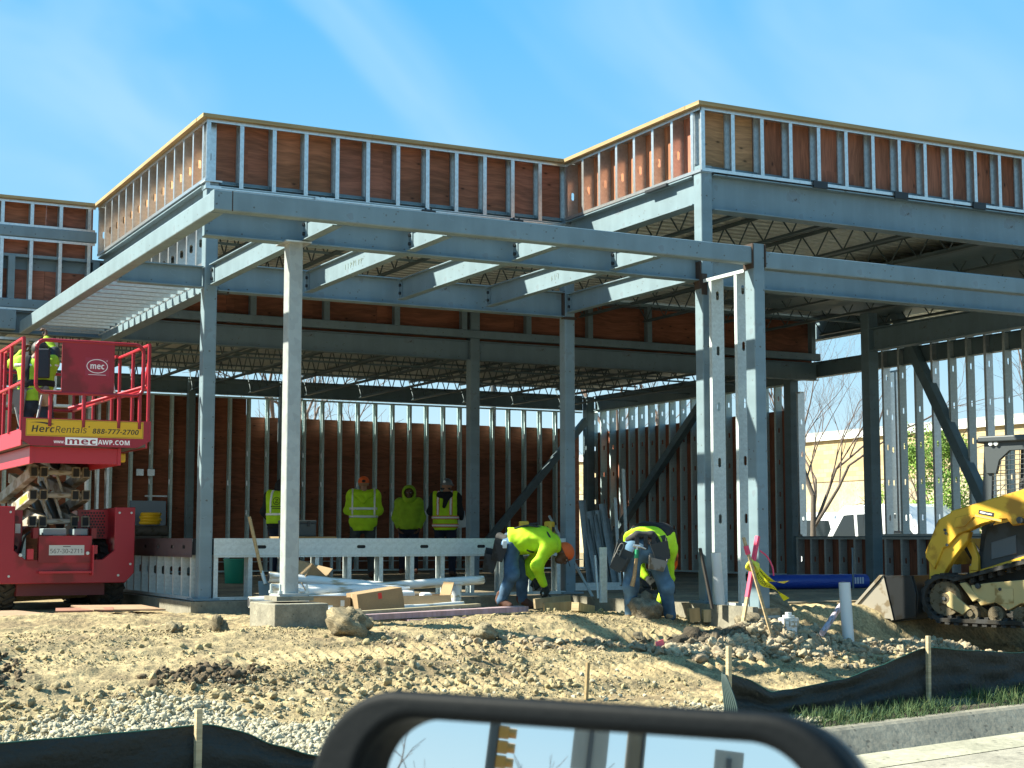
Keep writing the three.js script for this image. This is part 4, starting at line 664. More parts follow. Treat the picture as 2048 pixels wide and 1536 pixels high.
// 1 the man at the left behind the galvanised column
person('person in a dark hooded jacket and lime vest half hidden behind the galvanised column', [8.78, 0, -25.3], awayFromCamera - 0.25, stand({ H: 1.72, J: { head: [0.0, 1.585, 0.1], neck: [0, 1.47, 0.03], elL: [0.29, 1.17, -0.02], elR: [-0.29, 1.17, -0.02], wrL: [0.22, 0.98, 0.16], wrR: [-0.22, 0.98, 0.16], hdL: [0.17, 0.95, 0.24], hdR: [-0.17, 0.95, 0.24] } }), { w: 1.1, bulk: 0.012, jacket: darkCloth, trousers: navy, boots: black, vest: lime, vestHem: 0.05, hem: 0.3, bands: [[0.12, 0.165, M(C(0.85, 0.87, 0.87), { roughness: 0.4 })]], stripes: [[0.095, 0.14, M(C(0.85, 0.87, 0.87), { roughness: 0.4 }), 0, 0.16], [-0.14, -0.095, M(C(0.85, 0.87, 0.87), { roughness: 0.4 }), 0, 0.16]],
  extra: (t, J) => { hood(t, J.head, [0, -0.15, 1], darkCloth); const ring = new THREE.TorusGeometry(0.062, 0.005, 6, 24); ring.translate(0, 1.33, -0.205); obj('vest_emblem', [ring, box(-0.02, 1.355, -0.21, 0.022, 1.363, -0.2), box(-0.022, 1.30, -0.21, 0.022, 1.308, -0.2), rod([-0.02, 1.355, -0.205], [0.02, 1.308, -0.205], 0.005, 6)], darkCloth, t); obj('vest_print', [box(-0.1, 1.23, -0.203, 0.1, 1.245, -0.198), box(-0.075, 1.195, -0.206, 0.075, 1.21, -0.2)], M(C(0.08, 0.16, 0.01)), t); } });
// 2 the broad man in the orange cap
person('broad person in banded lime jacket and orange cap seen from behind', [10.38, 0, -25.5], awayFromCamera + 0.03, stand({ H: 1.78, wide: 0.98, J: { elL: [0.265, 1.17, 0.03], elR: [-0.265, 1.17, 0.03], wrL: [0.06, 1.17, 0.25], wrR: [-0.06, 1.14, 0.25], hdL: [-0.02, 1.18, 0.26], hdR: [0.02, 1.14, 0.26], hipL: [0.11, 0.92, 0], hipR: [-0.11, 0.92, 0], knL: [0.2, 0.5, 0.02], anL: [0.27, 0.075, -0.02], toeL: [0.3, 0.045, 0.12], knR: [-0.13, 0.5, 0.05], anR: [-0.15, 0.075, -0.02] } }), { w: 1.16, bulk: 0.022, trousers: greyPants, hem: 0.5, bands: [[0.06, 0.11], [0.2, 0.25]], stripes: [[0.175, 0.21, reflective, 0, 0.11], [-0.21, -0.175, reflective, 0, 0.11]],
  extra: (t, J) => { capHat(t, J.head, [0, 0, 1], [0, 1, 0], orange, { opening: 1 }); obj('hood', skin([bone([-0.12, 1.47, -0.13], [0.12, 1.47, -0.13], 0.06, 0.06), bone([-0.09, 1.45, -0.15], [0, 1.34, -0.215], 0.05, 0.03), bone([0.09, 1.45, -0.15], [0, 1.34, -0.215], 0.05, 0.03)], 0.05, 0.012), lime, t); } });
// 3 the hooded man facing the street
person('person in a green hooded sweatshirt facing the street with hands in the pockets', [12.62, 0, -28.6], -0.42, stand({ H: 1.72, wide: 0.95, J: { elL: [0.275, 1.14, -0.03], elR: [-0.275, 1.14, -0.03], wrL: [0.22, 0.93, 0.1], wrR: [-0.22, 0.93, 0.1], hdL: [0.19, 0.87, 0.12], hdR: [-0.19, 0.87, 0.12] } }), { w: 1.12, bulk: 0.02, jacket: limeDull, jacketName: 'sweatshirt', trousers: navy, skin: skinDark, beard: 1, hem: 0.24,
  extra: (t, J) => { hood(t, J.head, [0, 0, 1], limeDull, 0.135); obj('beard', skin([bone(add3(J.head, [-0.03, -0.095, 0.075]), add3(J.head, [0.03, -0.095, 0.075]), 0.034), bone(add3(J.head, [-0.055, -0.05, 0.04]), add3(J.head, [-0.03, -0.1, 0.07]), 0.02), bone(add3(J.head, [0.055, -0.05, 0.04]), add3(J.head, [0.03, -0.1, 0.07]), 0.02)], 0.02, 0.009), M(C(0.014, 0.011, 0.01), { roughness: 0.95 }), t); } });
// 4 the man in the grey helmet
person('person in grey hard hat and striped lime vest holding papers', [12.02, 0, -25.6], awayFromCamera - 0.15, stand({ H: 1.76, J: { head: [-0.02, 1.63, 0.04], elL: [0.27, 1.18, 0.01], elR: [-0.26, 1.16, 0.03], wrL: [0.22, 1.08, 0.2], wrR: [-0.27, 1.06, 0.2], hdL: [0.2, 1.07, 0.28], hdR: [-0.25, 1.06, 0.28], face: [-0.25, -0.1, 1] } }), { w: 1.08, bulk: 0.012, jacket: darkCloth, trousers: navy, vest: lime, vestHem: 0.42, hem: 0.1,
  bands: [[0.055, 0.125, orangeTrim], [0.068, 0.112, M(C(0.72, 0.72, 0.72), { roughness: 0.4 }), 0.004], [-0.09, -0.02, orangeTrim], [-0.077, -0.033, M(C(0.72, 0.72, 0.72), { roughness: 0.4 }), 0.004]], stripes: [[0.085, 0.15, orangeTrim, 0, 0.13], [0.097, 0.138, M(C(0.72, 0.72, 0.72), { roughness: 0.4 }), 0.004, 0.13], [-0.15, -0.085, orangeTrim, 0, 0.13], [-0.138, -0.097, M(C(0.72, 0.72, 0.72), { roughness: 0.4 }), 0.004, 0.13]],
  extra: (t, J) => { capHat(t, J.head, J.face, [0, 1, 0], M(C(0.13, 0.14, 0.145), { roughness: 0.4 }), { name: 'hard_hat', brim: 1, badge: 1, tall: 1.08 }); obj('hood', skin([bone([-0.09, 1.48, -0.1], [0.09, 1.48, -0.1], 0.065, 0.065), bone([-0.04, 1.44, -0.15], [0.0, 1.27, -0.2], 0.06, 0.03)], 0.05, 0.012), darkCloth, t); obj('ear_band', rod([-0.09, 1.6, 0.0], [0.09, 1.6, -0.01], 0.02), black, t); } });
tag(obj('paper_sheets', [box(-0.1, -0.15, -0.006, 0.1, 0.15, 0.006)], M(C(0.62, 0.66, 0.68), {})), 'white sheets of paper held by the person in the hard hat', 'papers').position.set(12.33, 1.04, -25.62); scene.children.at(-1).rotation.set(-0.2, -0.5, 0.05);
// 5 the man bending beside the low wall: joints in metres, x to the right of the photo, z toward the street
function pouch(t, name, c, w, h, d, mat, tilt = 0, label) {  // an open work pouch
  const g = [box(-w / 2, -h, -d / 2, w / 2, 0, -d / 2 + 0.012), box(-w / 2, -h, d / 2 - 0.012, w / 2, -h * 0.25, d / 2), box(-w / 2, -h, -d / 2 + 0.0121, -w / 2 + 0.012, -h * 0.12, d / 2 - 0.0121), box(w / 2 - 0.012, -h, -d / 2 + 0.0121, w / 2, -h * 0.12, d / 2 - 0.0121), box(-w / 2 + 0.0121, -h, -d / 2 + 0.0121, w / 2 - 0.0121, -h + 0.012, d / 2 - 0.0121)];
  const m = merged(g), p = m.attributes.position; for (let i = 0; i < p.count; i++) { const k = clamp(-p.getY(i) / h); p.setX(i, p.getX(i) * (1 - 0.22 * k * k)); p.setZ(i, p.getZ(i) * (1 - 0.1 * k) + 0.02 * Math.sin(k * 3)); } m.computeVertexNormals();
  m.rotateZ(tilt); m.translate(...c); const o = obj(name, m, mat, t); if (label) o.userData.label = label; return o;
}
const turnP = -27.6 * Math.PI / 180;
person('person in lime sweatshirt and orange cap bending over to the right by the low wall', [8.47, -0.14, -16.32], turnP, {
  pelvis: [0.045, 0.80, 0], chest: [0.40, 0.83, 0.01], neck: [0.575, 0.765, 0.01], head: [0.655, 0.665, 0.03], shR: [0.49, 0.76, 0.18], shL: [0.49, 0.78, -0.16], elR: [0.34, 0.515, 0.23], wrR: [0.43, 0.295, 0.16], hdR: [0.465, 0.20, 0.14], elL: [0.235, 0.51, -0.17], wrL: [0.315, 0.37, -0.03], hdL: [0.36, 0.28, 0.01], hipR: [0.04, 0.755, 0.1], hipL: [0.045, 0.755, -0.1], knR: [0.055, 0.42, 0.2], knL: [0.175, 0.42, -0.17], anR: [-0.075, 0.12, 0.17], anL: [0.17, 0.12, -0.15], toeR: [0.03, 0.055, 0.24], toeL: [0.28, 0.055, -0.12], face: [0.42, -0.9, 0.12], up: [0.88, 0.42, 0], pnR: [0.6, 0.3, 0.7], pnL: [0, 0.3, -0.9], curlR: 1.0, curlL: 0.8 },
  { w: 1.02, bulk: 0.012, jacketName: 'sweatshirt', jacket: lime, trousers: denim, skin: skinDark, hands: 'glove', hem: 0.06, extra: (t, J) => {
    capHat(t, J.head, J.face, J.up, orange, { visor: M(C(0.03, 0.03, 0.035), { roughness: 0.8 }) });
    obj('hood', skin([bone([0.50, 0.85, -0.07], [0.5, 0.83, 0.09], 0.065, 0.065), bone([0.56, 0.82, -0.06], [0.57, 0.8, 0.08], 0.065, 0.06), bone([0.59, 0.75, -0.08], [0.58, 0.72, 0.1], 0.05, 0.05)], 0.06, 0.012), lime, t);
    obj('harness_strap', [tube([[0.08, 0.955, 0.1], [0.25, 0.99, 0.1], [0.42, 0.95, 0.14], [0.5, 0.84, 0.24], [0.52, 0.73, 0.23]], 0.014, 6), tube([[0.06, 0.90, 0.155], [0.16, 0.78, 0.175], [0.25, 0.70, 0.16], [0.31, 0.69, 0.13]], 0.018, 6)], black, t);
    obj('tool_belt', skin([bone([0.0, 0.83, 0.12], [0.11, 0.74, 0.14], 0.045, 0.045), bone([0.11, 0.74, 0.14], [0.14, 0.7, 0.02], 0.045, 0.04), bone([0.0, 0.83, 0.12], [-0.09, 0.86, 0], 0.045, 0.045), bone([-0.09, 0.86, 0], [0.0, 0.83, -0.13], 0.045)], 0.03, 0.013), M(C(0.02, 0.021, 0.023), { roughness: 0.85 }), t);
    pouch(t, 'tool_pouch', [-0.06, 0.83, 0.19], 0.17, 0.26, 0.1, M(C(0.035, 0.033, 0.035), { map: rep(T.dirt, 2), roughness: 0.9 }), -0.25);
    pouch(t, 'tool_pouch', [-0.17, 0.72, 0.13], 0.17, 0.28, 0.11, M(C(0.03, 0.032, 0.034), { map: rep(T.dirt, 2), roughness: 0.9 }), -0.2);
    obj('tape_measure', rbox(-0.03, 0.77, 0.25, 0.05, 0.09, 0.03, 0.008), M(C(0.55, 0.6, 0.62), {}), t);
  } });
tag(obj('pry_bar', [rod([0.455, 0.215, 0.15], [0.61, 0.06, 0.12], 0.011), rod([0.61, 0.06, 0.12], [0.70, -0.02, 0.1], 0.022), rod([0.40, 0.085, 0.1], [0.58, 0.08, 0.1], 0.02)], M(C(0.02, 0.03, 0.036), { roughness: 0.5 })), 'dark steel bar in the gloved hand of the bending person', 'pry bar'); { const o = scene.children.at(-1); o.position.set(8.47, -0.14, -16.32); o.rotation.y = turnP; }
// 6 the man bending away from the street
person('person in blue jeans and grey tool belt bending away from the street over the trench', [8.93, -0.215, -13.92], turnP, {
  pelvis: [-0.085, 0.86, -0.02], chest: [0.06, 0.92, -0.30], neck: [0.17, 0.83, -0.46], head: [0.235, 0.715, -0.52], shR: [0.2, 0.80, -0.27], shL: [-0.10, 0.83, -0.42], elR: [0.205, 0.50, -0.30], wrR: [0.115, 0.235, -0.2], hdR: [0.125, 0.13, -0.17], elL: [-0.12, 0.62, -0.26], wrL: [-0.03, 0.50, -0.16], hdL: [0.035, 0.44, -0.12], hipL: [-0.185, 0.80, 0], hipR: [0.015, 0.80, 0], knL: [-0.215, 0.42, 0.05], knR: [0.15, 0.42, 0.04], anL: [-0.215, 0.12, -0.03], anR: [0.20, 0.11, -0.02], toeL: [-0.235, 0.06, -0.14], toeR: [0.235, 0.06, -0.13], face: [0.25, -0.85, -0.35], up: [0.35, 0.45, -0.8], pnL: [0.2, 0.5, 0.8], pnR: [0.2, 0, 0.9], curlL: 0.9, curlR: 0.7 },
  { w: 1.08, bulk: 0.014, jacketName: 'sweatshirt', jacket: lime, trousers: M(C(0.13, 0.26, 0.40), { map: rep(T.denim, 1), roughness: 0.9 }), boots: tanBoot, hands: 'glove', hem: 0.02, vest: darkCloth, vestHem: -0.42, extra: (t, J) => {
    capHat(t, J.head, J.face, J.up, orange);
    obj('back_harness', skin([bone([0.02, 1.035, -0.14], [0.17, 0.98, -0.2], 0.045, 0.05), bone([0.17, 0.98, -0.2], [0.245, 0.86, -0.24], 0.05, 0.045), bone([-0.17, 1.01, -0.1], [0.02, 1.05, -0.16], 0.025, 0.035)], 0.04, 0.013), darkCloth, t);
    const belt = M(C(0.035, 0.037, 0.04), { map: rep(T.cloth, 2), roughness: 0.9 });
    obj('tool_belt', skin([bone([-0.235, 0.90, 0.03], [-0.15, 0.955, 0.115], 0.036), bone([-0.15, 0.955, 0.115], [0.0, 0.955, 0.11], 0.036), bone([0.0, 0.955, 0.11], [0.085, 0.9, 0.02], 0.036)], 0.03, 0.012), belt, t);
    for (const x of [-0.155, -0.065, 0.02]) obj('belt_strap', box(x - 0.022, 0.80, 0.135, x + 0.022, 0.95, 0.15), belt, t);
    pouch(t, 'tool_pouch', [-0.255, 0.87, 0.12], 0.2, 0.3, 0.11, toolGrey, -0.38);
    pouch(t, 'tool_pouch', [-0.30, 0.76, 0.16], 0.15, 0.2, 0.1, toolGrey, -0.5);
    pouch(t, 'tool_pouch', [0.055, 0.93, 0.13], 0.19, 0.25, 0.1, toolGrey, 0.25);
    pouch(t, 'tool_pouch', [0.07, 0.74, 0.17], 0.2, 0.16, 0.1, toolLight, -0.22);
    obj('carabiner_clips', [tube([[-0.37, 0.78, 0.2], [-0.33, 0.86, 0.2], [-0.30, 0.84, 0.2], [-0.35, 0.75, 0.2]], 0.006, 5, true), tube([[-0.40, 0.72, 0.2], [-0.36, 0.79, 0.2], [-0.33, 0.77, 0.2], [-0.38, 0.69, 0.2]], 0.006, 5, true)], toolLight, t);
  } });
{ // hammer hanging from the belt
  const t = thing('hammer', 'wooden handled hammer with a green grip hanging from the tool belt', 'hammer', [8.93, -0.215, -13.92], turnP);
  obj('handle', [rod([-0.165, 0.72, 0.18], [-0.19, 0.52, 0.18], 0.017, 8, 0.021), rod([-0.19, 0.52, 0.18], [-0.215, 0.42, 0.175], 0.021, 8, 0.025)], M(C(0.50, 0.33, 0.17), { roughness: 0.6, map: rep(T.lumber, 3) }), t);
  obj('grip_band', rod([-0.16, 0.80, 0.18], [-0.166, 0.71, 0.18], 0.021), M(C(0.01, 0.22, 0.10), { roughness: 0.6 }), t);
  obj('head', [rod([-0.20, 0.84, 0.18], [-0.125, 0.83, 0.18], 0.017), rod([-0.125, 0.83, 0.18], [-0.065, 0.805, 0.18], 0.013, 8, 0.007), rod([-0.16, 0.845, 0.18], [-0.16, 0.795, 0.18], 0.016)], M(C(0.5, 0.52, 0.53), { metalness: 0.8, roughness: 0.35 }), t);
}

// ---------- scissor lift ----------
const red = M(C(0.29, 0.007, 0.020), { roughness: 0.38, map: rep(T.dirt, 0.7) }), redBright = M(C(0.42, 0.015, 0.03), { roughness: 0.35 }), redDark = M(C(0.10, 0.006, 0.012), { roughness: 0.5 }), armMat = M(C(0.35, 0.325, 0.28), { map: rep(T.dirt, 2), roughness: 0.55 });
function canvasTex(w, h, draw) { const c = document.createElement('canvas'); c.width = w; c.height = h; const x = c.getContext('2d'); draw(x, w, h); const t = new THREE.CanvasTexture(c); t.colorSpace = THREE.SRGBColorSpace; t.anisotropy = 8; return t; }
const fit = (x, str, x0, y, w) => { const m = x.measureText(str).width || w; x.save(); x.translate(x0, y); x.scale(w / m, 1); x.fillText(str, 0, 0); x.restore(); };
const decal = (w, h, tx, o = {}) => [new THREE.PlaneGeometry(w, h), M(C(1, 1, 1), { map: tx, roughness: 0.45, ...o })];
{
  const t = thing('scissor_lift', 'red scissor lift with a yellow rental sign on its raised platform', 'scissor lift', [3.78, -0.1, -18.4], 0);
  const z = 0;
  const front = shapeOf([[-0.8, 0.40], [-0.70, 0.29], [0.70, 0.29], [0.8, 0.40], [0.8, 1.16], [0.575, 1.16], [0.575, 0.66], [0.44, 0.55], [-0.44, 0.55], [-0.575, 0.66], [-0.575, 1.16], [-0.8, 1.16]]);
  const ch = ext(front, 0.06, { bevelEnabled: true, bevelSize: 0.006, bevelThickness: 0.006, bevelSegments: 1 }); ch.translate(0, 0, -0.06);
  obj('chassis', [ch, box(-0.8, 0.4, -2.6, -0.575, 1.16, -0.068), box(0.575, 0.4, -2.6, 0.8, 1.16, -0.068), box(-0.574, 0.29, -2.6, 0.574, 0.5, -0.068)], red, t);
  for (const z1 of [-0.55, -2.4]) obj('axle_housing', box(-0.5, 0.14, z1, 0.5, 0.285, z1 + 0.4), redDark, t);
  obj('inner_panel', box(0.22, 0.80, -0.42, 0.574, 1.14, -0.38), red, t); obj('inner_panel', box(-0.574, 0.62, -0.42, -0.42, 1.13, -0.36), red, t);
  { const dots = []; for (let r = 0; r < 9; r++) for (let c = 0; c < 8; c++) { const g = new THREE.CircleGeometry(0.013, 6); g.translate(0.27 + c * 0.035 + (r % 2) * 0.017, 0.83 + r * 0.034, -0.3795); dots.push(g); } const o = obj('vent_holes', dots, hole, t); o.userData.kind = 'stuff'; }
  obj('control_label', box(-0.50, 0.86, -0.359, -0.44, 0.97, -0.356), M(C(0.6, 0.62, 0.62), {}), t);
  for (const [y, r] of [[1.03, 0.035], [0.78, 0.03]]) obj('control_knob', rod([-0.5, y, -0.36], [-0.5, y, -0.33], r, 12), redDark, t);
  // middle tray with the number plate
  obj('number_tray', [box(-0.30, 0.52, -0.05, 0.30, 0.83, 0.03), box(-0.36, 0.80, -0.15, -0.30, 0.92, 0.0), box(0.30, 0.80, -0.15, 0.36, 0.92, 0.0)], red, t);
  { const [g, m] = decal(0.40, 0.115, canvasTex(512, 148, (x, w, h) => { x.fillStyle = '#b9bdbd'; x.fillRect(0, 0, w, h); x.fillStyle = '#16191b'; x.font = '88px sans-serif'; x.textAlign = 'center'; x.fillText('567-30-2711', w / 2, 118, w - 26); x.fillRect(200, 16, 112, 10); })); g.translate(0.015, 0.665, 0.033); obj('number_plate', g, m, t); }
  obj('battery_lid', [rbox(-0.11, 0.875, -0.2, 0.27, 0.08, 0.3, 0.012), rbox(0.19, 0.875, -0.2, 0.16, 0.08, 0.3, 0.012)], M(C(0.19, 0.24, 0.26), { roughness: 0.5 }), t);
  obj('tray_recess', box(-0.28, 0.44, 0.0, 0.3, 0.515, 0.004), hole, t);
  obj('tow_bracket', [box(0.30, 0.38, 0.0, 0.315, 0.72, 0.10), box(0.3151, 0.62, 0.0, 0.37, 0.72, 0.02), box(-0.30, 0.40, 0.0, 0.2999, 0.425, 0.075)], redBright, t);
  obj('tow_bracket', [box(-0.43, 0.56, 0.0, -0.36, 0.68, 0.05)], redBright, t);
  obj('hook_bolt', [rod([-0.5, 0.61, 0.0], [-0.5, 0.61, 0.04], 0.02), rod([0.25, 0.63, 0.03], [0.25, 0.63, 0.06], 0.02)], zinc, t);
  for (const [bx, by] of [[-0.76, 1.1], [-0.76, 0.5], [0.76, 1.1], [0.76, 0.5], [0.62, 0.37], [-0.62, 0.37], [0.62, 1.1], [-0.62, 1.1]]) obj('bolt_head', rod([bx, by, 0.004], [bx, by, 0.014], 0.014, 8), zincDull, t);
  obj('hydraulic_hose', tube([[-0.45, 0.62, -0.3], [-0.38, 0.85, -0.3], [-0.2, 0.92, -0.4], [-0.1, 1.15, -0.6]], 0.014, 6), black, t); obj('hydraulic_hose', tube([[0.42, 0.6, -0.35], [0.36, 0.8, -0.3], [0.22, 0.9, -0.45], [0.15, 1.2, -0.7]], 0.014, 6), black, t);
  // wheels with chevron tyres
  const tyre = (() => { const pr = [[0.24, -0.14], [0.36, -0.145], [0.395, -0.115], [0.405, 0], [0.395, 0.115], [0.36, 0.145], [0.24, 0.14]].map(([r, y]) => new THREE.Vector2(r, y)); const g = new THREE.LatheGeometry(pr, 32); g.rotateZ(Math.PI / 2); return g; })();
  const lugs = (() => { const out = []; for (let i = 0; i < 20; i++) for (const s of [-1, 1]) { const g = new THREE.BoxGeometry(0.16, 0.035, 0.045); g.rotateY(s * 0.6); g.translate(s * 0.07, 0.412, 0); g.rotateX((i + (s > 0 ? 0.5 : 0)) / 20 * Math.PI * 2); out.push(g); } return merged(out); })();
  for (const [x, zz] of [[0.62, -0.62], [-0.62, -0.62], [0.62, -2.2], [-0.62, -2.2]]) { const w = obj('wheel', tyre, rubber, t); w.position.set(x, 0.38, zz); obj('tread_lugs', lugs, rubber, w); obj('rim', new THREE.CylinderGeometry(0.25, 0.25, 0.2, 24).rotateZ(Math.PI / 2), redDark, w); }
  // scissor arms
  const hollow = (A, B) => member(rPts(0.095, 0.125, 0.008).map(([a, b]) => [a, b - 0.0625]), A, B);
  const lv = [1.0, 1.31, 1.58];
  lv.forEach((y, i) => {
    for (const s of [-1, 1]) {
      for (const [x, dy] of [[0.305 * s, -0.27], [0.185 * s, 0.27]]) {
        const zf = -0.36 - (Math.abs(x) < 0.2 ? 0.02 : 0); const a = obj('scissor_arm', hollow([x, y, zf], [x, y + dy, -2.5]), armMat, t);
        obj('tube_end', cbox(x, y, zf + 0.004, 0.068, 0.098, 0.006), hole, a);
        if (i === 1 && s < 0 && dy < 0) obj('warning_label', (() => { const g = box(-0.0025, -0.035, 0.12, 0.0, 0.035, 0.62); return orient(g, V(x - 0.049, y, zf), V(x - 0.049, y + dy, -2.5)); })(), M(C(0.75, 0.45, 0.02), {}), a);
      }
    }
    obj('pivot_shaft', rod([-0.36, y, -0.43], [0.36, y, -0.43], 0.034, 12), armMat, t);
    if (i < 2) obj('cross_brace', [rod([-0.1, y + 0.02, -0.5], [-0.16, y + 0.3, -0.55], 0.018), rod([0.06, y + 0.02, -0.5], [-0.02, y + 0.3, -0.55], 0.018)], armMat, t);
  });
  obj('lift_cylinder', [rod([-0.05, 0.8, -0.7], [0.05, 1.3, -2.2], 0.06, 12), rod([0.1, 0.95, -0.8], [0.15, 1.5, -2.2], 0.05, 12)], M(C(0.05, 0.055, 0.055), { roughness: 0.4 }), t);
  // platform
  const X0 = -0.74, X1 = 0.63, ZF = 1.2, ZB = -2.5, Y = 1.86;
  obj('platform_deck', [box(X0 + 0.02, Y - 0.05, ZB, X1 - 0.02, Y, ZF - 0.03)], M(C(0.12, 0.11, 0.11), { roughness: 0.7 }), t);
  obj('platform_frame', [box(X0, Y - 0.06, ZB, X0 + 0.019, Y + 0.12, ZF - 0.03), box(X1 - 0.019, Y - 0.06, ZB, X1, Y + 0.12, ZF - 0.03), box(X0 + 0.12, Y - 0.25, ZB, X0 + 0.16, Y - 0.061, ZF - 0.15), box(X1 - 0.3, Y - 0.25, ZB, X1 - 0.26, Y - 0.061, ZF - 0.15), box(X0 + 0.161, Y - 0.24, ZF - 0.2, X1 - 0.301, Y - 0.065, ZF - 0.16)], redBright, t);
  { const s = shapeOf([[X0, Y + 0.24], [X1 + 0.03, Y + 0.24], [X1 + 0.03, Y + 0.02], [X1 - 0.12, Y - 0.06], [X0 + 0.1, Y - 0.06], [X0, Y + 0.0]]); const g = ext(s, 0.03); g.translate(0, 0, ZF - 0.03); const tb = obj('toe_board', g, red, t);
    const [g1, m1] = decal(1.27, 0.185, canvasTex(1270, 185, (x, w, h) => {
      x.fillStyle = '#d3a412'; x.fillRect(0, 0, w, h); x.strokeStyle = '#3a2f12'; x.lineWidth = 3; x.strokeRect(9, 9, w - 18, h - 18); x.fillStyle = '#2b2618';
      x.beginPath(); x.moveTo(40, 42); x.quadraticCurveTo(170, 18, 300, 52); x.quadraticCurveTo(260, 64, 220, 58); x.quadraticCurveTo(140, 34, 40, 42); x.fill();
      x.save(); x.transform(1, 0, -0.16, 1, 22, 0); x.font = 'bold 100px sans-serif'; fit(x, 'Herc', 50, 142, 250); x.font = '98px sans-serif'; fit(x, 'Rentals', 303, 142, 345); x.beginPath(); x.arc(662, 70, 8, 0, 7); x.fill(); x.font = 'bold 76px sans-serif'; fit(x, '888-777-2700', 706, 142, 512); x.restore(); }));
    g1.translate((X0 + X1) / 2 - 0.005, Y + 0.135, ZF + 0.002); obj('rental_sign', g1, m1, tb);
    const [g2, m2] = decal(0.84, 0.092, canvasTex(800, 85, (x, w, h) => { x.fillStyle = '#992337'; x.fillRect(0, 0, w, h); x.fillStyle = '#f0eeee'; x.font = 'bold 44px sans-serif'; fit(x, 'www.', 2, 66, 112); x.fillRect(118, 4, 332, 76); x.fillStyle = '#8d1c30'; x.font = 'bold 92px sans-serif'; fit(x, 'mec', 128, 72, 312); x.fillStyle = '#f0eeee'; x.font = 'bold 64px sans-serif'; fit(x, 'AWP.COM', 456, 68, 336); }));
    g2.translate(0.02, Y - 0.005, ZF + 0.002); obj('address_decal', g2, m2, tb); }
  obj('under_tank', rbox(X1 - 0.28, Y - 0.16, ZF - 0.35, 0.2, 0.1, 0.2, 0.02), M(C(0.6, 0.38, 0.02), { roughness: 0.5 }), t);
  // guard rails
  const T1 = Y + 1.10, T2 = Y + 0.62, r = 0.021, rail = (name, p, m = redBright) => obj(name, poly(p, r, 8), m, t);
  const lean = 0;
  for (const [x, s] of [[X0, -1], [X1, 1]]) {
    rail('top_rail', [[x, T1, ZF - 0.02], [x, T1, -0.2]]); rail('mid_rail', [[x, T2, ZF - 0.02], [x, T2, -0.2]]);
    for (const zz of [ZF - 0.02, 0.45, -0.2]) rail('rail_post', [[x, Y + 0.1, zz], [x, T1, zz]], red);
    const xi = x - s * 0.06; rail('top_rail', [[xi, T1, -0.1], [xi, T1, ZB + 0.02]]); rail('mid_rail', [[xi, T2, -0.1], [xi, T2, ZB + 0.02]]);
    for (const zz of [-0.3, -1.3, ZB + 0.02]) rail('rail_post', [[xi, Y, zz], [xi, T1, zz]], red);
  }
  rail('mid_rail', [[X0 + 0.06, T2, ZB + 0.02], [X1 - 0.06, T2, ZB + 0.02]], red); rail('top_rail', [[X0 + 0.06, T1, ZB + 0.02], [X1 - 0.06, T1, ZB + 0.02]], red);
  { // rounded front frame with the sign panel
    const a = X0 + 0.135, b = X1 - 0.07, lo = Y + 0.52, hi = Y + 1.09, q = 0.09, pts = [];
    for (const [cx, cy, a0] of [[b - q, lo + q, -90], [b - q, hi - q, 0], [a + q, hi - q, 90], [a + q, lo + q, 180]]) for (let k = 0; k <= 4; k++) { const w = (a0 + 22.5 * k) * Math.PI / 180; pts.push([cx + q * Math.cos(w), cy + q * Math.sin(w), ZF]); }
    obj('front_frame', poly([...pts, pts[0]], r, 8), red, t);
    for (const x of [a + 0.16, a + 0.52, b - 0.26, b - 0.03]) rail('rail_post', [[x, Y + 0.15, ZF - 0.005], [x, lo + 0.01, ZF - 0.005]], red);
    const pa = -0.335, pb = 0.235, pn = obj('sign_panel', box(pa, lo + 0.005, ZF - 0.012, pb, hi + 0.01, ZF + 0.012), red, t);
    const [g, m] = decal(0.26, 0.2, canvasTex(260, 200, (x, w, h) => { x.fillStyle = '#97233a'; x.fillRect(0, 0, w, h); x.strokeStyle = '#e3dbdd'; x.lineWidth = 8; x.beginPath(); x.ellipse(w / 2, 92, 112, 74, 0, 0, 7); x.stroke(); x.fillStyle = '#e3dbdd'; x.font = 'bold 92px sans-serif'; x.textAlign = 'center'; x.textAlign = 'left'; fit(x, 'mec', 50, 122, 160); x.font = '14px sans-serif'; x.fillRect(36, 184, 190, 5); x.beginPath(); x.arc(236, 28, 5, 0, 7); x.fill(); }), {});
    g.translate(0.045, (lo + hi) / 2 + 0.015, ZF + 0.0145); obj('logo_decal', g, m, pn);
    // rail bar sloping down inside
    rail('chain_bar', [[0.62, T2 + 0.02, ZF - 0.08], [-0.12, T2 - 0.22, ZF - 0.62]]);
    obj('latch', [rod([0.02, T2 - 0.14, ZF - 0.5], [0.0, T2 - 0.05, ZF - 0.5], 0.01), rod([0.32, T2 - 0.06, ZF - 0.3], [0.30, T2 + 0.06, ZF - 0.3], 0.01)], zinc, t);
    rail('corner_handle', [[X1 - 0.03, T2, ZF - 0.1], [X1 + 0.02, T2 + 0.3, ZF - 0.1], [X1 + 0.02, T1, ZF - 0.1]], redBright);
  }
  obj('power_cable', tube([[X0 - 0.02, T2 - 0.25, 0.9], [X0 + 0.06, T2 - 0.5, 0.9], [X0 + 0.2, T2 - 0.45, 0.85], [X0 + 0.28, T2 - 0.1, 0.8]], 0.013, 6), M(C(0.25, 0.27, 0.28), { roughness: 0.5 }), t);
}
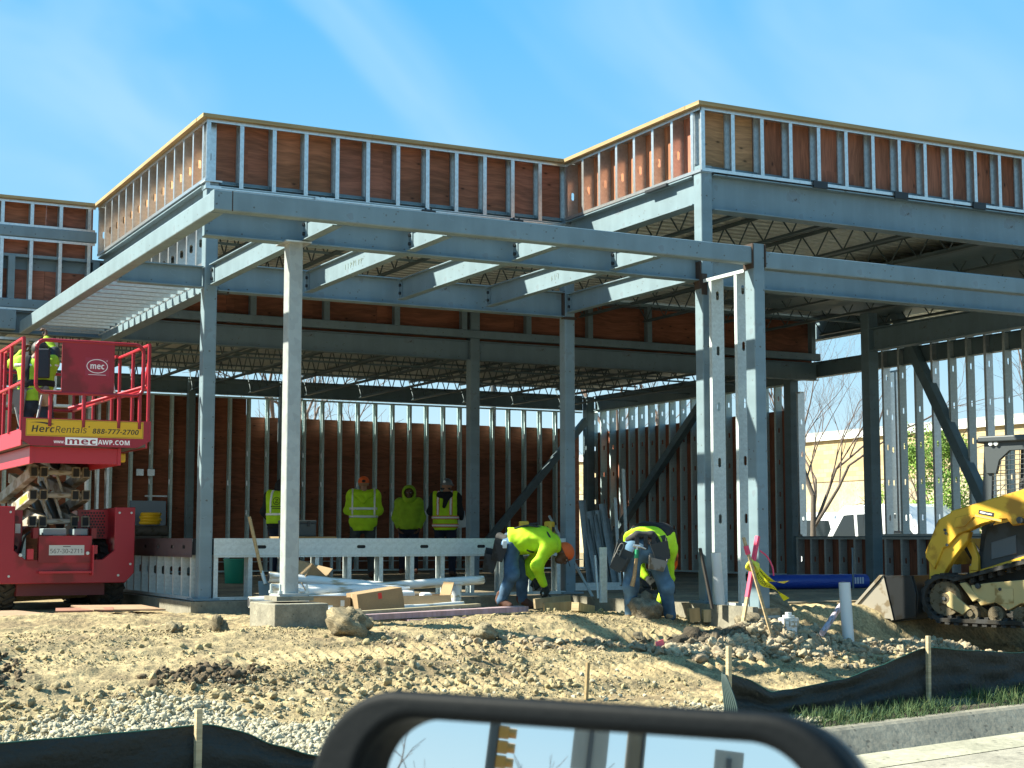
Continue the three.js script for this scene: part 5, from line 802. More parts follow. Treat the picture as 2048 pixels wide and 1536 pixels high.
// the man on the platform
person('person in a lime vest reaching up on the scissor lift platform', [3.62, 1.53, -19.6], awayFromCamera + 0.1, stand({ H: 1.62, J: { elR: [0, 0, 0], head: [-0.03, 1.60, 0.08], face: [-0.1, 0.35, 1], elL: [-0.34, 1.50, 0.02], shL: [0.19, 1.43, 0], elR: [-0.2, 1.6, 0.14], wrR: [-0.09, 1.80, 0.2], hdR: [-0.08, 1.88, 0.22], elL: [0.33, 1.42, 0.1], wrL: [0.22, 1.60, 0.22], hdL: [0.18, 1.68, 0.24], knL: [0.14, 0.5, 0.02], anL: [0.16, 0.09, 0], knR: [-0.2, 0.5, 0.0], anR: [-0.28, 0.09, -0.03], toeR: [-0.32, 0.05, 0.12], curlL: 0.9, curlR: 1.0 } }), { w: 1.05, jacketName: 'shirt', jacket: limeDull, trousers: denimDark, skin: skinDark, hem: 0.2, boots: black, bands: [[0.12, 0.2, darkCloth, 0.006], [0.36, 0.4, reflective]], stripes: [[0.06, 0.13, darkCloth, 0.006, 0.1]],
  extra: (t, J) => { capHat(t, J.head, J.face, [0, 1, -0.2], black, { name: 'cap' }); obj('tool_bag', rbox(-0.10, 1.30, -0.2, 0.17, 0.36, 0.09, 0.02), M(C(0.02, 0.028, 0.04), { roughness: 0.8 }), t); obj('dark_sleeve', skin([bone(J.shR, J.elR, 0.083, 0.078)], 0.03, 0.015), M(C(0.02, 0.028, 0.04), { roughness: 0.85 }), t); pouch(t, 'tool_pouch', [0.16, 0.98, -0.14], 0.16, 0.3, 0.1, toolLight, 0.1); pouch(t, 'tool_pouch', [-0.14, 0.98, -0.14], 0.18, 0.2, 0.1, M(C(0.34, 0.2, 0.1), { map: rep(T.dirt, 2) }), 0); obj('tool_belt', skin([bone([-0.12, 0.99, -0.1], [0.12, 0.99, -0.1], 0.05, 0.05), bone([0.12, 0.99, -0.1], [0.15, 0.99, 0.05], 0.05, 0.04), bone([-0.12, 0.99, -0.1], [-0.15, 0.99, 0.05], 0.05, 0.04)], 0.03, 0.013), toolLight, t); } });

// ---------- compact track loader ----------
{
  const yel = M(C(0.62, 0.36, 0.025), { roughness: 0.45, map: rep(T.dirt, 1) }), dusty = M(C(0.50, 0.38, 0.17), { roughness: 0.8, map: rep(T.dirt, 1.5) }), dark = M(C(0.035, 0.042, 0.046), { roughness: 0.55, map: rep(T.dirt, 1) }), plate = M(C(0.10, 0.115, 0.125), { roughness: 0.6 }), worn = M(C(0.28, 0.25, 0.20), { roughness: 0.6, metalness: 0.2, map: rep(T.dirt, 2) });
  const muddy = M(C(0.15, 0.12, 0.075), { roughness: 0.95, map: rep(T.dirt, 3), bumpMap: rep(T.bump, 8), bumpScale: 0.004 });
  const t = thing('track_loader', 'yellow compact track loader with a black bucket at the right edge', 'track loader', [11.77, -0.2, -12.91], 111 * Math.PI / 180);
  // side profiles are given as [distance behind the front idler, height]; local x points forward, z to the far side
  const prof = (pts, z0, z1, bev = 0.006) => { const g = ext(pts.map(([s, y]) => [-s, y]).reverse(), z1 - z0 - 2 * bev, { bevelEnabled: true, bevelSize: bev, bevelThickness: bev, bevelSegments: 1, curveSegments: 6 }); g.translate(0, 0, z0 + bev); return g; };
  const disc = (s, y, r, z0, z1, n = 20) => rod([-s, y, z0], [-s, y, z1], r, n);
  const path = (() => { const out = [], arc = (cs, cy, r, a0, a1, n) => { for (let k = 0; k <= n; k++) { const a = lerp(a0, a1, k / n) * Math.PI / 180; out.push([cs - r * Math.cos(a), cy + r * Math.sin(a)]); } }; arc(0.22, 0.26, 0.255, -75, 118, 10); arc(1.72, 0.60, 0.24, 100, 215, 8); arc(1.50, 0.14, 0.14, 235, 270, 3); return out; })();
  const offs = d => path.map((p, i) => { const a = path[(i + path.length - 1) % path.length], b = path[(i + 1) % path.length], tx = b[0] - a[0], ty = b[1] - a[1], l = Math.hypot(tx, ty); return [p[0] + ty / l * -d, p[1] + tx / l * d]; });
  for (const z0 of [0, 1.38]) {
    const so = shapeOf(path.map(([s, y]) => [-s, y])), si = new THREE.Path(); offs(-0.04).forEach(([s, y], i) => i ? si.lineTo(-s, y) : si.moveTo(-s, y)); so.holes.push(si);
    const g = ext(so, 0.32); g.translate(0, 0, z0); const tr = obj('rubber_track', g, rubber, t);
    const lg = [], inn = []; const c = new THREE.CatmullRomCurve3(path.map(([s, y]) => V(-s, y, 0)), true), N = 46; for (let k = 0; k < N; k++) { const p = c.getPointAt(k / N), d = c.getTangentAt(k / N), a = Math.atan2(d.y, d.x); const b = new THREE.BoxGeometry(0.055, 0.022, 0.32); b.rotateZ(a); b.translate(p.x + Math.sin(a) * 0.004, p.y - Math.cos(a) * 0.004, z0 + 0.16); lg.push(b); const q = new THREE.BoxGeometry(0.045, 0.05, 0.1); q.rotateZ(a); q.translate(p.x - Math.sin(a) * 0.055, p.y + Math.cos(a) * 0.055, z0 + 0.10); inn.push(q); }
    const st = obj('track_lugs', lg, rubber, tr); st.userData.kind = 'stuff'; const s2 = obj('drive_teeth', inn, rubber, tr); s2.userData.kind = 'stuff';
    for (const s of [0.5, 0.78, 1.05, 1.32]) { obj('roller', [disc(s, 0.11, 0.085, z0 + 0.05, z0 + 0.13), disc(s, 0.11, 0.035, z0 + 0.03, z0 + 0.16, 12)], muddy, t); }
    obj('front_idler', [disc(0.22, 0.26, 0.185, z0 + 0.05, z0 + 0.27, 24), disc(0.22, 0.26, 0.06, z0 + 0.02, z0 + 0.05, 12)], muddy, t);
    obj('drive_sprocket', [disc(1.72, 0.60, 0.19, z0 + 0.05, z0 + 0.27, 24), disc(1.72, 0.6, 0.08, z0 + 0.01, z0 + 0.05, 12)], yel, t);
    obj('track_frame', [prof([[0.52, 0.40], [0.72, 0.43], [1.45, 0.5], [1.62, 0.42], [1.55, 0.2], [1.38, 0.155], [1.2, 0.24], [1.05, 0.235], [0.92, 0.16], [0.78, 0.24], [0.62, 0.2], [0.56, 0.28]], z0 + 0.05, z0 + 0.2), prof([[0.2, 0.30], [0.28, 0.33], [0.50, 0.16], [0.42, 0.10], [0.26, 0.18]], z0 + 0.021, z0 + 0.06), prof([[0.40, 0.42], [0.46, 0.43], [0.6, 0.27], [0.54, 0.24]], z0 + 0.03, z0 + 0.08)], dusty, t);
    obj('access_cover', box(-0.98, 0.23, z0 + 0.043, -0.78, 0.38, z0 + 0.05), M(C(0.54, 0.41, 0.19), { map: rep(T.dirt, 2) }), t);
    obj('frame_bolt', [disc(0.84, 0.37, 0.018, z0 + 0.03, z0 + 0.05, 6), disc(0.60, 0.40, 0.03, z0 + 0.02, z0 + 0.05, 8), disc(0.22, 0.26, 0.022, z0 + 0.008, z0 + 0.02, 6)], dark, t);
  }
  obj('lower_hull', [box(-1.9, 0.22, 0.36, -0.4, 0.75, 1.34)], dark, t);
  obj('side_sill', [prof([[0.50, 0.56], [1.9, 0.98], [1.95, 0.88], [1.9, 0.80], [0.48, 0.49]], 0.30, 0.36), prof([[0.50, 0.56], [1.9, 0.98], [1.95, 0.88], [1.9, 0.80], [0.48, 0.49]], 1.34, 1.40)], yel, t);
  obj('engine_side', [prof([[0.50, 0.57], [0.58, 1.02], [1.95, 1.3], [2.0, 1.0], [1.9, 0.985]], 0.34, 0.42)], dark, t);
  obj('side_plate', prof([[0.63, 0.68], [0.63, 0.85], [0.90, 0.93], [0.90, 0.745]], 0.325, 0.34), plate, t);
  obj('front_panel', [prof([[0.40, 0.4], [0.48, 0.95], [0.54, 0.95], [0.54, 0.4]], 0.42, 1.28)], dark, t);
  // lift arms with the dropped front end
  const armP = [[0.0, 0.70], [0.0, 0.75], [0.155, 1.09], [0.30, 1.165], [0.31, 1.185], [1.11, 1.40], [2.0, 1.62], [2.1, 1.5], [2.0, 1.36], [1.12, 1.16], [1.06, 1.055], [0.99, 1.045], [0.93, 1.11], [0.84, 1.11], [0.64, 1.06], [0.44, 0.975], [0.38, 0.955], [0.24, 0.815], [0.19, 0.805], [0.09, 0.585]];
  const legP = [[0.02, 0.68], [0.09, 0.60], [0.19, 0.81], [0.36, 0.97], [0.48, 0.96], [0.455, 0.88], [0.29, 0.69], [0.15, 0.48], [0.14, 0.43], [0.02, 0.43]];
  for (const z0 of [0.07, 1.5]) { const a = obj('lift_arm', prof(armP, z0, z0 + 0.13, 0.012), yel, t); obj('arm_pad', prof([[0.33, 1.01], [0.36, 1.12], [0.50, 1.15], [0.56, 1.13], [0.46, 1.03]], z0 - 0.012, z0 + 0.001, 0.003), yel, a); obj('pivot_pin', [disc(1.07, 1.09, 0.035, z0 - 0.02, z0 + 0.15, 12)], dark, a); obj('arm_bolt', [disc(0.23, 0.99, 0.017, z0 - 0.012, z0, 6), disc(0.24, 0.955, 0.017, z0 - 0.012, z0, 6), disc(0.25, 0.83, 0.017, z0 - 0.012, z0, 6)], dark, a); }
  { const [g, m] = decal(0.17, 0.042, canvasTex(170, 42, (x, w, h) => { x.fillStyle = '#20242a'; x.fillRect(0, 0, w, h); x.fillStyle = '#d9dde0'; x.fillRect(16, 12, 62, 18); x.fillRect(86, 16, 66, 12); })); g.rotateY(Math.PI); g.rotateZ(0.2); g.translate(-0.70, 1.165, 0.066); obj('arm_decal', g, m, t); }
  { const [g, m] = decal(0.3, 0.03, canvasTex(300, 30, (x, w, h) => { x.fillStyle = '#c99a30'; x.fillRect(0, 0, w, h); x.fillStyle = '#8f8a78'; for (let k = 0; k < 22; k++) x.fillRect(6 + k * 13, 6 + (k % 3), 8, 18); })); g.rotateY(Math.PI); g.rotateZ(0.2); g.translate(-0.72, 1.115, 0.0665); obj('arm_lettering', g, m, t); }
  for (const z0 of [0.10, 1.49]) obj('arm_knee', prof(legP, z0, z0 + 0.1, 0.01), yel, t);
  obj('arm_crossmember', [box(-0.26, 0.62, 0.2, -0.10, 0.9, 1.5)], yel, t);
  obj('tilt_link', [prof([[0.36, 0.86], [0.44, 0.86], [0.50, 0.70], [0.50, 0.56], [0.42, 0.56], [0.44, 0.70]], 0.26, 0.32), prof([[0.40, 0.6], [0.46, 0.62], [0.5, 0.5], [0.4, 0.47]], 0.27, 0.33)], yel, t);
  obj('hydraulic_hoses', [tube([[-0.3, 0.8, 0.4], [-0.4, 0.6, 0.42], [-0.32, 0.5, 0.4]], 0.02, 6), tube([[-0.34, 0.85, 0.5], [-0.45, 0.68, 0.5], [-0.36, 0.5, 0.5]], 0.02, 6)], black, t);
  // cab with a mesh side window
  const post = (a, b, z0, w = 0.075) => member(rPts(w, 0.05, 0.01), [-a[0], a[1], z0], [-b[0], b[1], z0], [0, 0, 1]);
  obj('cab_frame', [...[0.36, 1.32].flatMap(z0 => [post([0.56, 0.95], [0.62, 1.95], z0, 0.11), post([1.95, 0.98], [1.85, 1.95], z0, 0.11), prof([[0.58, 1.80], [0.58, 1.96], [1.92, 1.96], [1.92, 1.86], [0.86, 1.84], [0.74, 1.74], [0.70, 1.6], [0.60, 1.6]], z0 - 0.025, z0 + 0.03, 0.004)])], M(C(0.045, 0.055, 0.06), { roughness: 0.5 }), t);
  obj('cab_roof', [rbox(-1.2, 1.965, 0.85, 1.36, 0.07, 1.12, 0.02), rbox(-0.56, 1.95, 0.85, 0.14, 0.05, 1.05, 0.02)], M(C(0.05, 0.06, 0.066), { roughness: 0.45 }), t);
  obj('work_light', [disc(0.66, 1.915, 0.022, 0.31, 0.335, 12), disc(0.72, 1.915, 0.022, 0.31, 0.335, 12)], M(C(0.8, 0.82, 0.82), { roughness: 0.2 }), t);
  { const w = []; for (let k = 0; k < 24; k++) { const s = 0.68 + k * 0.052; w.push(rod([-s, 1.1, 0.345], [-s - 0.03, 1.85, 0.345], 0.0045, 4)); } for (let k = 0; k < 15; k++) { const y = 1.12 + k * 0.052; w.push(rod([-0.66, y - 0.02, 0.345], [-1.9, y + 0.04, 0.345], 0.0045, 4)); } const o = obj('window_mesh', w, dark, t); o.userData.kind = 'stuff'; }
  obj('seat', [rbox(-1.35, 1.05, 0.85, 0.5, 0.14, 0.5, 0.04), rbox(-1.62, 1.4, 0.85, 0.14, 0.66, 0.48, 0.05)], black, t);
  obj('lap_bar', [tube([[-1.5, 1.5, 0.5], [-1.0, 1.55, 0.48], [-0.92, 1.35, 0.48], [-0.86, 1.12, 0.5]], 0.035, 8)], black, t);
  // bucket
  const bz0 = -0.10, bz1 = 1.80, side = [[-0.84, 0.05], [-0.84, 0.11], [-0.42, 0.49], [-0.10, 0.50], [-0.05, 0.30], [-0.06, 0.06], [-0.32, 0.015]];
  const bk = obj('bucket', [prof(side, bz0, bz0 + 0.025, 0.003), prof(side, bz1 - 0.025, bz1, 0.003), prof([[-0.84, 0.03], [-0.3, 0.0], [-0.06, 0.04], [-0.03, 0.28], [-0.08, 0.5], [-0.12, 0.5], [-0.07, 0.28], [-0.1, 0.07], [-0.3, 0.025], [-0.84, 0.055]], bz0 + 0.026, bz1 - 0.026, 0.001)], M(C(0.014, 0.015, 0.016), { roughness: 0.35, map: rep(T.dirt, 2) }), t);
  obj('wear_plate', [prof([[-0.83, 0.055], [-0.82, 0.10], [-0.43, 0.47], [-0.34, 0.03]], bz0 - 0.012, bz0 - 0.001, 0.002)], worn, bk);
  obj('edge_strip', [prof([[-0.34, 0.015], [-0.31, 0.02], [-0.42, 0.5], [-0.45, 0.48]], bz0 - 0.016, bz0 - 0.012, 0.001), prof([[-0.84, 0.115], [-0.80, 0.115], [-0.42, 0.5], [-0.46, 0.5]], bz0 - 0.03, bz0 + 0.03, 0.001)], worn, bk);
  obj('cutting_edge', box(0.82, 0.02, bz0, 0.98, 0.045, bz1), worn, bk);
}
// ---------- loose things on the site ----------
const pvcClean = M(C(0.62, 0.64, 0.64), { roughness: 0.38 });
const O3 = (name, geo, mat, label, cat, group) => tag(obj(name, geo, mat), label, cat, group);
// white pipes beside the pier
const pipe = (label, A, B, r = 0.055) => { const t = thing('plastic_pipe', label, 'pipe', A, 0, 'white plastic pipes by the pier'), b = sub3(B, A), d = nrm3(b); obj('tube', rod([0, 0, 0], b, r, 16), pvc, t); for (const [p, s] of [[[0, 0, 0], -1], [b, 1]]) { const q = rod(p, add3(p, d, 0.002 * s), r * 0.86, 14); obj('pipe_bore', q, hole, t); } return t; };
pipe('upper white pipe of the heap rising behind the pier', [5.55, 0.28, -16.35], [7.0, 0.14, -16.2], 0.06);
pipe('long white pipe lying across the heap with its end at the right', [5.62, 0.115, -15.95], [8.06, 0.225, -16.15], 0.052);
pipe('white pipe under the heap poking out left of the galvanised column', [5.2, 0.03, -15.95], [6.6, 0.06, -15.8], 0.06);
pipe('white pipe in the middle of the heap behind the open carton', [5.5, 0.16, -16.1], [7.0, 0.12, -15.85], 0.062);
pipe('white pipe lying low in front of the cartons', [5.35, -0.065, -14.95], [7.2, -0.05, -15.2], 0.06);
pipe('thin white pipe between the boards and the carton', [6.4, -0.02, -14.85], [7.35, 0.0, -15.2], 0.028);
pipe('short upright white pipe with a flat cap right of the cartons', [7.45, -0.08, -15.6], [7.465, 0.2, -15.6], 0.06);
O3('pipe_cap', [rod([7.465, 0.195, -15.6], [7.466, 0.225, -15.6], 0.085, 18)], pvc, 'flat white cap on the short upright pipe', 'pipe cap');
// cardboard cartons
const card = M(C(0.36, 0.245, 0.13), { map: rep(T.cloth, 1), roughness: 0.9 }), cardIn = M(C(0.24, 0.16, 0.085), { roughness: 0.95 });
function carton(label, p, ry, w, h, d, flaps, tilt = [0, 0]) { // open box with hinged flaps
  const t = thing('cardboard_carton', label, 'carton', p, ry); t.rotation.z = tilt[0]; t.rotation.x = tilt[1]; const e = 0.006;
  obj('carton_wall', [box(-w / 2, 0, d / 2 - e, w / 2, h, d / 2), box(-w / 2, 0, -d / 2, w / 2, h, -d / 2 + e), box(-w / 2, 0, -d / 2 + e, -w / 2 + e, h, d / 2 - e), box(w / 2 - e, 0, -d / 2 + e, w / 2, h, d / 2 - e), box(-w / 2 + e, 0, -d / 2 + e, w / 2 - e, e, d / 2 - e)], card, t);
  for (const [side, a] of flaps) { const L = side < 2 ? w : d, f = Math.min(w, d) * 0.48; const g = box(-L / 2 + 0.004, 0, -e / 2, L / 2 - 0.004, f, e / 2); g.rotateX(side % 2 ? -a : a); if (side === 1) g.translate(0, h, -d / 2); else if (side === 0) g.translate(0, h, d / 2); else { g.rotateY(Math.PI / 2); g.translate(side === 2 ? w / 2 : -w / 2, h, 0); } obj('carton_flap', g, card, t); }
  return t;
}
{ const t = carton('open brown carton with torn flaps right of the pier', [5.82, -0.05, -15.2], -0.35, 0.42, 0.15, 0.34, [[3, 0.5], [1, 1.9]]); obj('carton_label', [box(-0.14, 0.02, 0.171, 0.03, 0.07, 0.173), box(0.11, 0.06, 0.171, 0.15, 0.12, 0.173)], M(C(0.55, 0.55, 0.53), {}), t); }
{ const t = thing('cardboard_carton', 'closed brown carton leaning on the boards in the middle of the heap', 'carton', [6.24, -0.06, -14.95], -0.10); t.rotation.z = 0.14; obj('carton_wall', [box(-0.24, 0, -0.2, 0.24, 0.23, 0.2)], card, t); obj('carton_flap', [box(0.245, -0.02, -0.19, 0.251, 0.2, 0.18)], card, t); obj('red_mark', box(-0.02, 0.15, 0.2005, 0.02, 0.21, 0.2015), M(C(0.5, 0.03, 0.02), {}), t); obj('tape_strip', box(-0.2405, 0.10, -0.02, 0.2405, 0.2305, 0.02), M(C(0.42, 0.31, 0.18), { roughness: 0.4 }), t); }
carton('long low open carton with white packing at the right of the heap', [6.88, -0.05, -15.45], -0.04, 0.74, 0.14, 0.3, [[2, 0.3], [1, 2.2], [0, 2.6]]);
O3('packing_foam', [rbox(6.75, 0.09, -15.45, 0.22, 0.1, 0.2, 0.03), rbox(7.0, 0.08, -15.4, 0.12, 0.08, 0.12, 0.03)], M(C(0.6, 0.62, 0.62), {}), 'white packing inside the long low carton', 'packing');
carton('tilted open carton resting against the low wall behind the pipes', [5.98, 0.2, -16.45], 0.5, 0.32, 0.2, 0.26, [[2, 0.3]], [-0.6, 0.2]);
O3('carton_support', [box(5.75, -0.12, -16.6, 6.35, 0.2, -16.3)], card, 'flattened cartons under the tilted open carton', 'cartons');
// boards
const purple = M(C(0.40, 0.30, 0.36), { map: rep(T.lumber, 1), roughness: 0.8 });
const plank = (label, A, B, w, h, mat, cat = 'board') => O3('board', member([[-w / 2, 0], [w / 2, 0], [w / 2, h], [-w / 2, h]], A, B), mat, label, cat);
plank('upper pale purple board of the stack in front of the cartons', [5.75, -0.105, -14.42], [7.72, -0.06, -14.5], 0.2, 0.055, purple);
plank('lower purple board of the stack in the dirt', [6.3, -0.155, -14.36], [7.62, -0.14, -14.4], 0.18, 0.05, purple);
plank('grey weathered board on top of the purple boards', [5.85, -0.048, -14.5], [7.25, -0.005, -14.62], 0.1, 0.03, M(C(0.36, 0.33, 0.23), { map: rep(T.lumber, 1), roughness: 0.9 }));
plank('white ended board stub poking out left of the purple boards', [5.4, -0.12, -14.28], [5.9, -0.115, -14.3], 0.14, 0.04, pvc);
plank('form board with a pale end beside the bending persons boots', [8.32, -0.11, -15.15], [8.62, -0.09, -15.05], 0.1, 0.1, lumber);
plank('wider form board behind the pale ended one', [8.42, -0.09, -15.55], [8.85, -0.05, -15.5], 0.06, 0.11, M(C(0.36, 0.29, 0.19), { map: rep(T.lumber, 1), roughness: 0.9 }));
plank('short form board with a bright end under the steel bar', [8.48, -0.08, -14.75], [8.8, -0.13, -14.95], 0.09, 0.09, M(C(0.55, 0.45, 0.28), { map: rep(T.lumber, 2), roughness: 0.85 }));
plank('torn pale lumber piece left under the jamb studs', [9.2, -0.17, -13.62], [9.32, -0.16, -13.6], 0.06, 0.14, lumber);
plank('pale lumber block under the jamb studs', [9.36, -0.17, -13.6], [9.72, -0.17, -13.5], 0.07, 0.13, M(C(0.56, 0.46, 0.28), { map: rep(T.lumber, 2), roughness: 0.85 }));
// plywood offcuts at the left
const offcut = M(C(0.50, 0.34, 0.22), { map: plyH, roughness: 0.9 });
{ let g = box(-0.7, 0, -0.55, 0.7, 0.018, 0.55); const o = O3('plywood_sheet', g, offcut, 'pale plywood sheet lying on the dirt at the left edge', 'plywood sheet'); o.position.set(2.55, gh(2.6, -16.2) + 0.05, -16.3); o.rotation.set(0.02, 0.35, -0.02); const q = O3('plywood_sheet', box(-0.72, 0, -0.5, 0.72, 0.018, 0.5), M(C(0.40, 0.14, 0.10), { map: plyH, roughness: 0.9 }), 'reddish plywood sheet under the pale one at the left edge', 'plywood sheet'); q.position.set(2.64, gh(2.6, -16.2) + 0.028, -16.26); q.rotation.set(0.02, 0.25, -0.02);
  const r = O3('plywood_sheet', box(-0.42, 0, -0.3, 0.42, 0.016, 0.3), offcut, 'thin plywood offcut in the dirt near the lift wheel', 'plywood sheet'); r.position.set(4.15, gh(4.15, -17.3) + 0.05, -17.3); r.rotation.set(0.05, 0.2, -0.03);
  const s = O3('plywood_sheet', box(-0.3, 0, -0.2, 0.3, 0.016, 0.2), M(C(0.42, 0.2, 0.14), { map: plyH, roughness: 0.9 }), 'reddish plywood offcut left of the thin one by the wheel', 'plywood sheet'); s.position.set(3.75, gh(3.75, -17.1) + 0.045, -17.15); s.rotation.set(0.04, -0.2, 0.02); }
plank('long brown timber under the raised lift chassis', [3.0, -0.06, -19.2], [4.3, -0.02, -19.6], 0.2, 0.16, lumber, 'timber');
// tape, stakes and standing pipes on the right
{
  const st = (label, A, B, mat) => { const t = thing('survey_stake', label, 'stake', A), b = sub3(B, A), d = nrm3(b), L = Math.hypot(...b); obj('shaft', member([[-0.02, -0.012], [0.02, -0.012], [0.02, 0.012], [-0.02, 0.012]], [0, 0, 0], b), mat, t); return [t, d, L]; };
  const pink = M(C(0.72, 0.06, 0.13), { roughness: 0.6 }), wood = M(C(0.56, 0.43, 0.26), { map: rep(T.lumber, 3), roughness: 0.85 });
  const [t1, d1, L1] = st('bare wooden survey stake leaning left with a pink band', [9.44, -0.32, -12.5], [9.17, 0.71, -12.6], wood); obj('pink_band', rod(d1.map(v => v * L1 * 0.84), d1.map(v => v * L1 * 0.92), 0.027, 8), pink, t1);
  const [t2, d2, L2] = st('pink topped survey stake crossing the bare one', [9.20, -0.22, -12.7], [9.43, 0.72, -12.72], wood); obj('pink_paint', member([[-0.0225, -0.0145], [0.0225, -0.0145], [0.0225, 0.0145], [-0.0225, 0.0145]], d2.map(v => v * L2 * 0.36), d2.map(v => v * (L2 + 0.002))), pink, t2);
  O3('pink_ribbon', tube([[9.70, 0.58, -12.97], [9.76, 0.52, -12.93], [9.80, 0.42, -12.9], [9.80, 0.33, -12.88]], 0.009, 5), pink, 'pink ribbon loop hanging from the crossed stakes', 'ribbon').position.set(-0.27, 0, 0.28);
  const tapeTex = canvasTex(512, 64, (x, w, h) => { x.fillStyle = '#d9d01e'; x.fillRect(0, 0, w, h); x.fillStyle = '#23230c'; x.font = 'bold 46px sans-serif'; x.fillText('CAUTION CAUTION', 6, 49, w - 12); });
  const strip = (pts, w) => { const c = new THREE.CatmullRomCurve3(pts.map(p => V(...p))), n = 26, ps = [], us = [], id = []; for (let i = 0; i <= n; i++) { const p = c.getPoint(i / n), tw = i * 0.16; const dx = Math.sin(tw) * 0.3, dy = Math.cos(tw * 0.5) * w / 2, dz = Math.sin(tw) * w / 2; ps.push(p.x + dx * w, p.y + dy, p.z + dz, p.x - dx * w, p.y - dy, p.z - dz); us.push(i / n, 1, i / n, 0); if (i < n) { const a = i * 2; id.push(a, a + 1, a + 2, a + 1, a + 3, a + 2); } } const g = new THREE.BufferGeometry(); g.setAttribute('position', new THREE.Float32BufferAttribute(ps, 3)); g.setAttribute('uv', new THREE.Float32BufferAttribute(us, 2)); g.setIndex(id); g.computeVertexNormals(); return g; };
  const tm = M(C(1, 1, 1), { map: tapeTex, roughness: 0.45, side: THREE.DoubleSide }), t = thing('caution_tape', 'yellow caution tape knotted round the crossed stakes with two loose ends', 'caution tape', [-0.285, -0.01, 0.31]);
  obj('knot', [tube([[9.54, 0.47, -12.92], [9.6, 0.45, -12.88], [9.6, 0.40, -12.93], [9.54, 0.42, -12.97]], 0.022, 6, true), tube([[9.55, 0.50, -12.94], [9.58, 0.42, -12.86], [9.59, 0.36, -12.9]], 0.02, 6)], M(C(0.62, 0.58, 0.05), { roughness: 0.5 }), t);
  obj('tape_end', strip([[9.57, 0.44, -12.88], [9.64, 0.33, -12.84], [9.72, 0.29, -12.8], [9.86, 0.28, -12.76]], 0.06), tm, t); obj('tape_end', strip([[9.57, 0.40, -12.88], [9.63, 0.27, -12.82], [9.72, 0.22, -12.78], [9.84, 0.11, -12.74]], 0.06), tm, t);
}
O3('dark_plank', member([[-0.05, -0.01], [0.05, -0.01], [0.05, 0.01], [-0.05, 0.01]], [9.31, -0.02, -13.35], [9.2, 0.6, -13.4], ), M(C(0.03, 0.025, 0.022), {}), 'dark narrow plank leaning between the jamb studs', 'plank');
{ const p = (l, A, B, r) => { const t = thing('plastic_pipe', l, 'pipe', A); const b = sub3(B, A); obj('tube', rod([0, 0, 0], b, r, 18), pvcClean, t); obj('pipe_rim', rod(b, add3(b, [0, 0.004, 0]), r * 0.9, 18), M(C(0.2, 0.21, 0.21), {}), t); return t; };
  p('white pipe standing inside between the jamb studs', [9.52, -0.06, -13.5], [9.48, 0.55, -13.52], 0.052);
  p('white vertical pipe standing in the dirt left of the bucket', [10.46, -0.35, -12.6], [10.44, 0.25, -12.62], 0.06);
  O3('plastic_pipe', rod([9.98, -0.24, -12.42], [10.66, 0.0, -12.95], 0.03, 12), M(C(0.42, 0.36, 0.42), { map: rep(T.dirt, 3) }), 'muddy pale purple pipe slanting out of the spoil heap', 'pipe');
  const t = thing('cleanout_cap', 'white pipe cleanout with a ribbed cap behind the crossed stakes', 'pipe cap', [9.72, -0.3, -12.62]); obj('collar', [rod([0, 0, 0], [0, 0.13, 0], 0.085, 24), rod([0, 0.13, 0], [0, 0.21, 0], 0.095, 24)], pvc, t); obj('plug', [rod([0, 0.21, 0], [0, 0.235, 0], 0.06, 16), rbox(0, 0.25, 0, 0.05, 0.03, 0.05, 0.006)], pvc, t); for (let k = 0; k < 12; k++) { const a = k / 12 * 6.283; obj('rib', cbox(0.095 * Math.cos(a), 0.17, 0.095 * Math.sin(a), 0.012, 0.078, 0.012), pvc, t); } }
{ const t = thing('survey_flag', 'small pink flag in the dirt at the trench edge', 'flag', [8.17, gh(8.17, -12.55), -12.55]); obj('flag_cloth', [box(-0.045, 0.02, -0.004, 0.045, 0.11, 0.004)], M(C(0.75, 0.12, 0.16), { roughness: 0.6 }), t).rotation.z = 0.3; obj('wire', rod([-0.04, -0.05, 0], [-0.06, 0.13, 0], 0.004, 5), zinc, t); }
// blue wrapped roll on the slab
{ const t = thing('blue_roll', 'long roll in bright blue wrapping on the floor right of the columns', 'roll', [12.5, 0.115, -17.6]); obj('wrapping', rod([0.35, -0.01, 0.2], [2.27, -0.02, 0.2], 0.1, 24), M(C(0.008, 0.045, 0.30), { roughness: 0.45, bumpMap: rep(T.bump, 3), bumpScale: 0.006 }), t); for (let k = 0; k < 4; k++) obj('printed_mark', box(2.0 + k * 0.045, -0.05, 0.297, 2.025 + k * 0.045, 0.04, 0.302), M(C(0.5, 0.52, 0.56), {}), t); }
O3('survey_rod', [rod([14.3, 0, -17.1], [14.3, 0.55, -17.1], 0.012, 8), rod([14.3, 0.55, -17.1], [14.3, 0.57, -17.1], 0.02, 8)], steelDark, 'thin upright rod beside the end of the blue roll', 'rod');
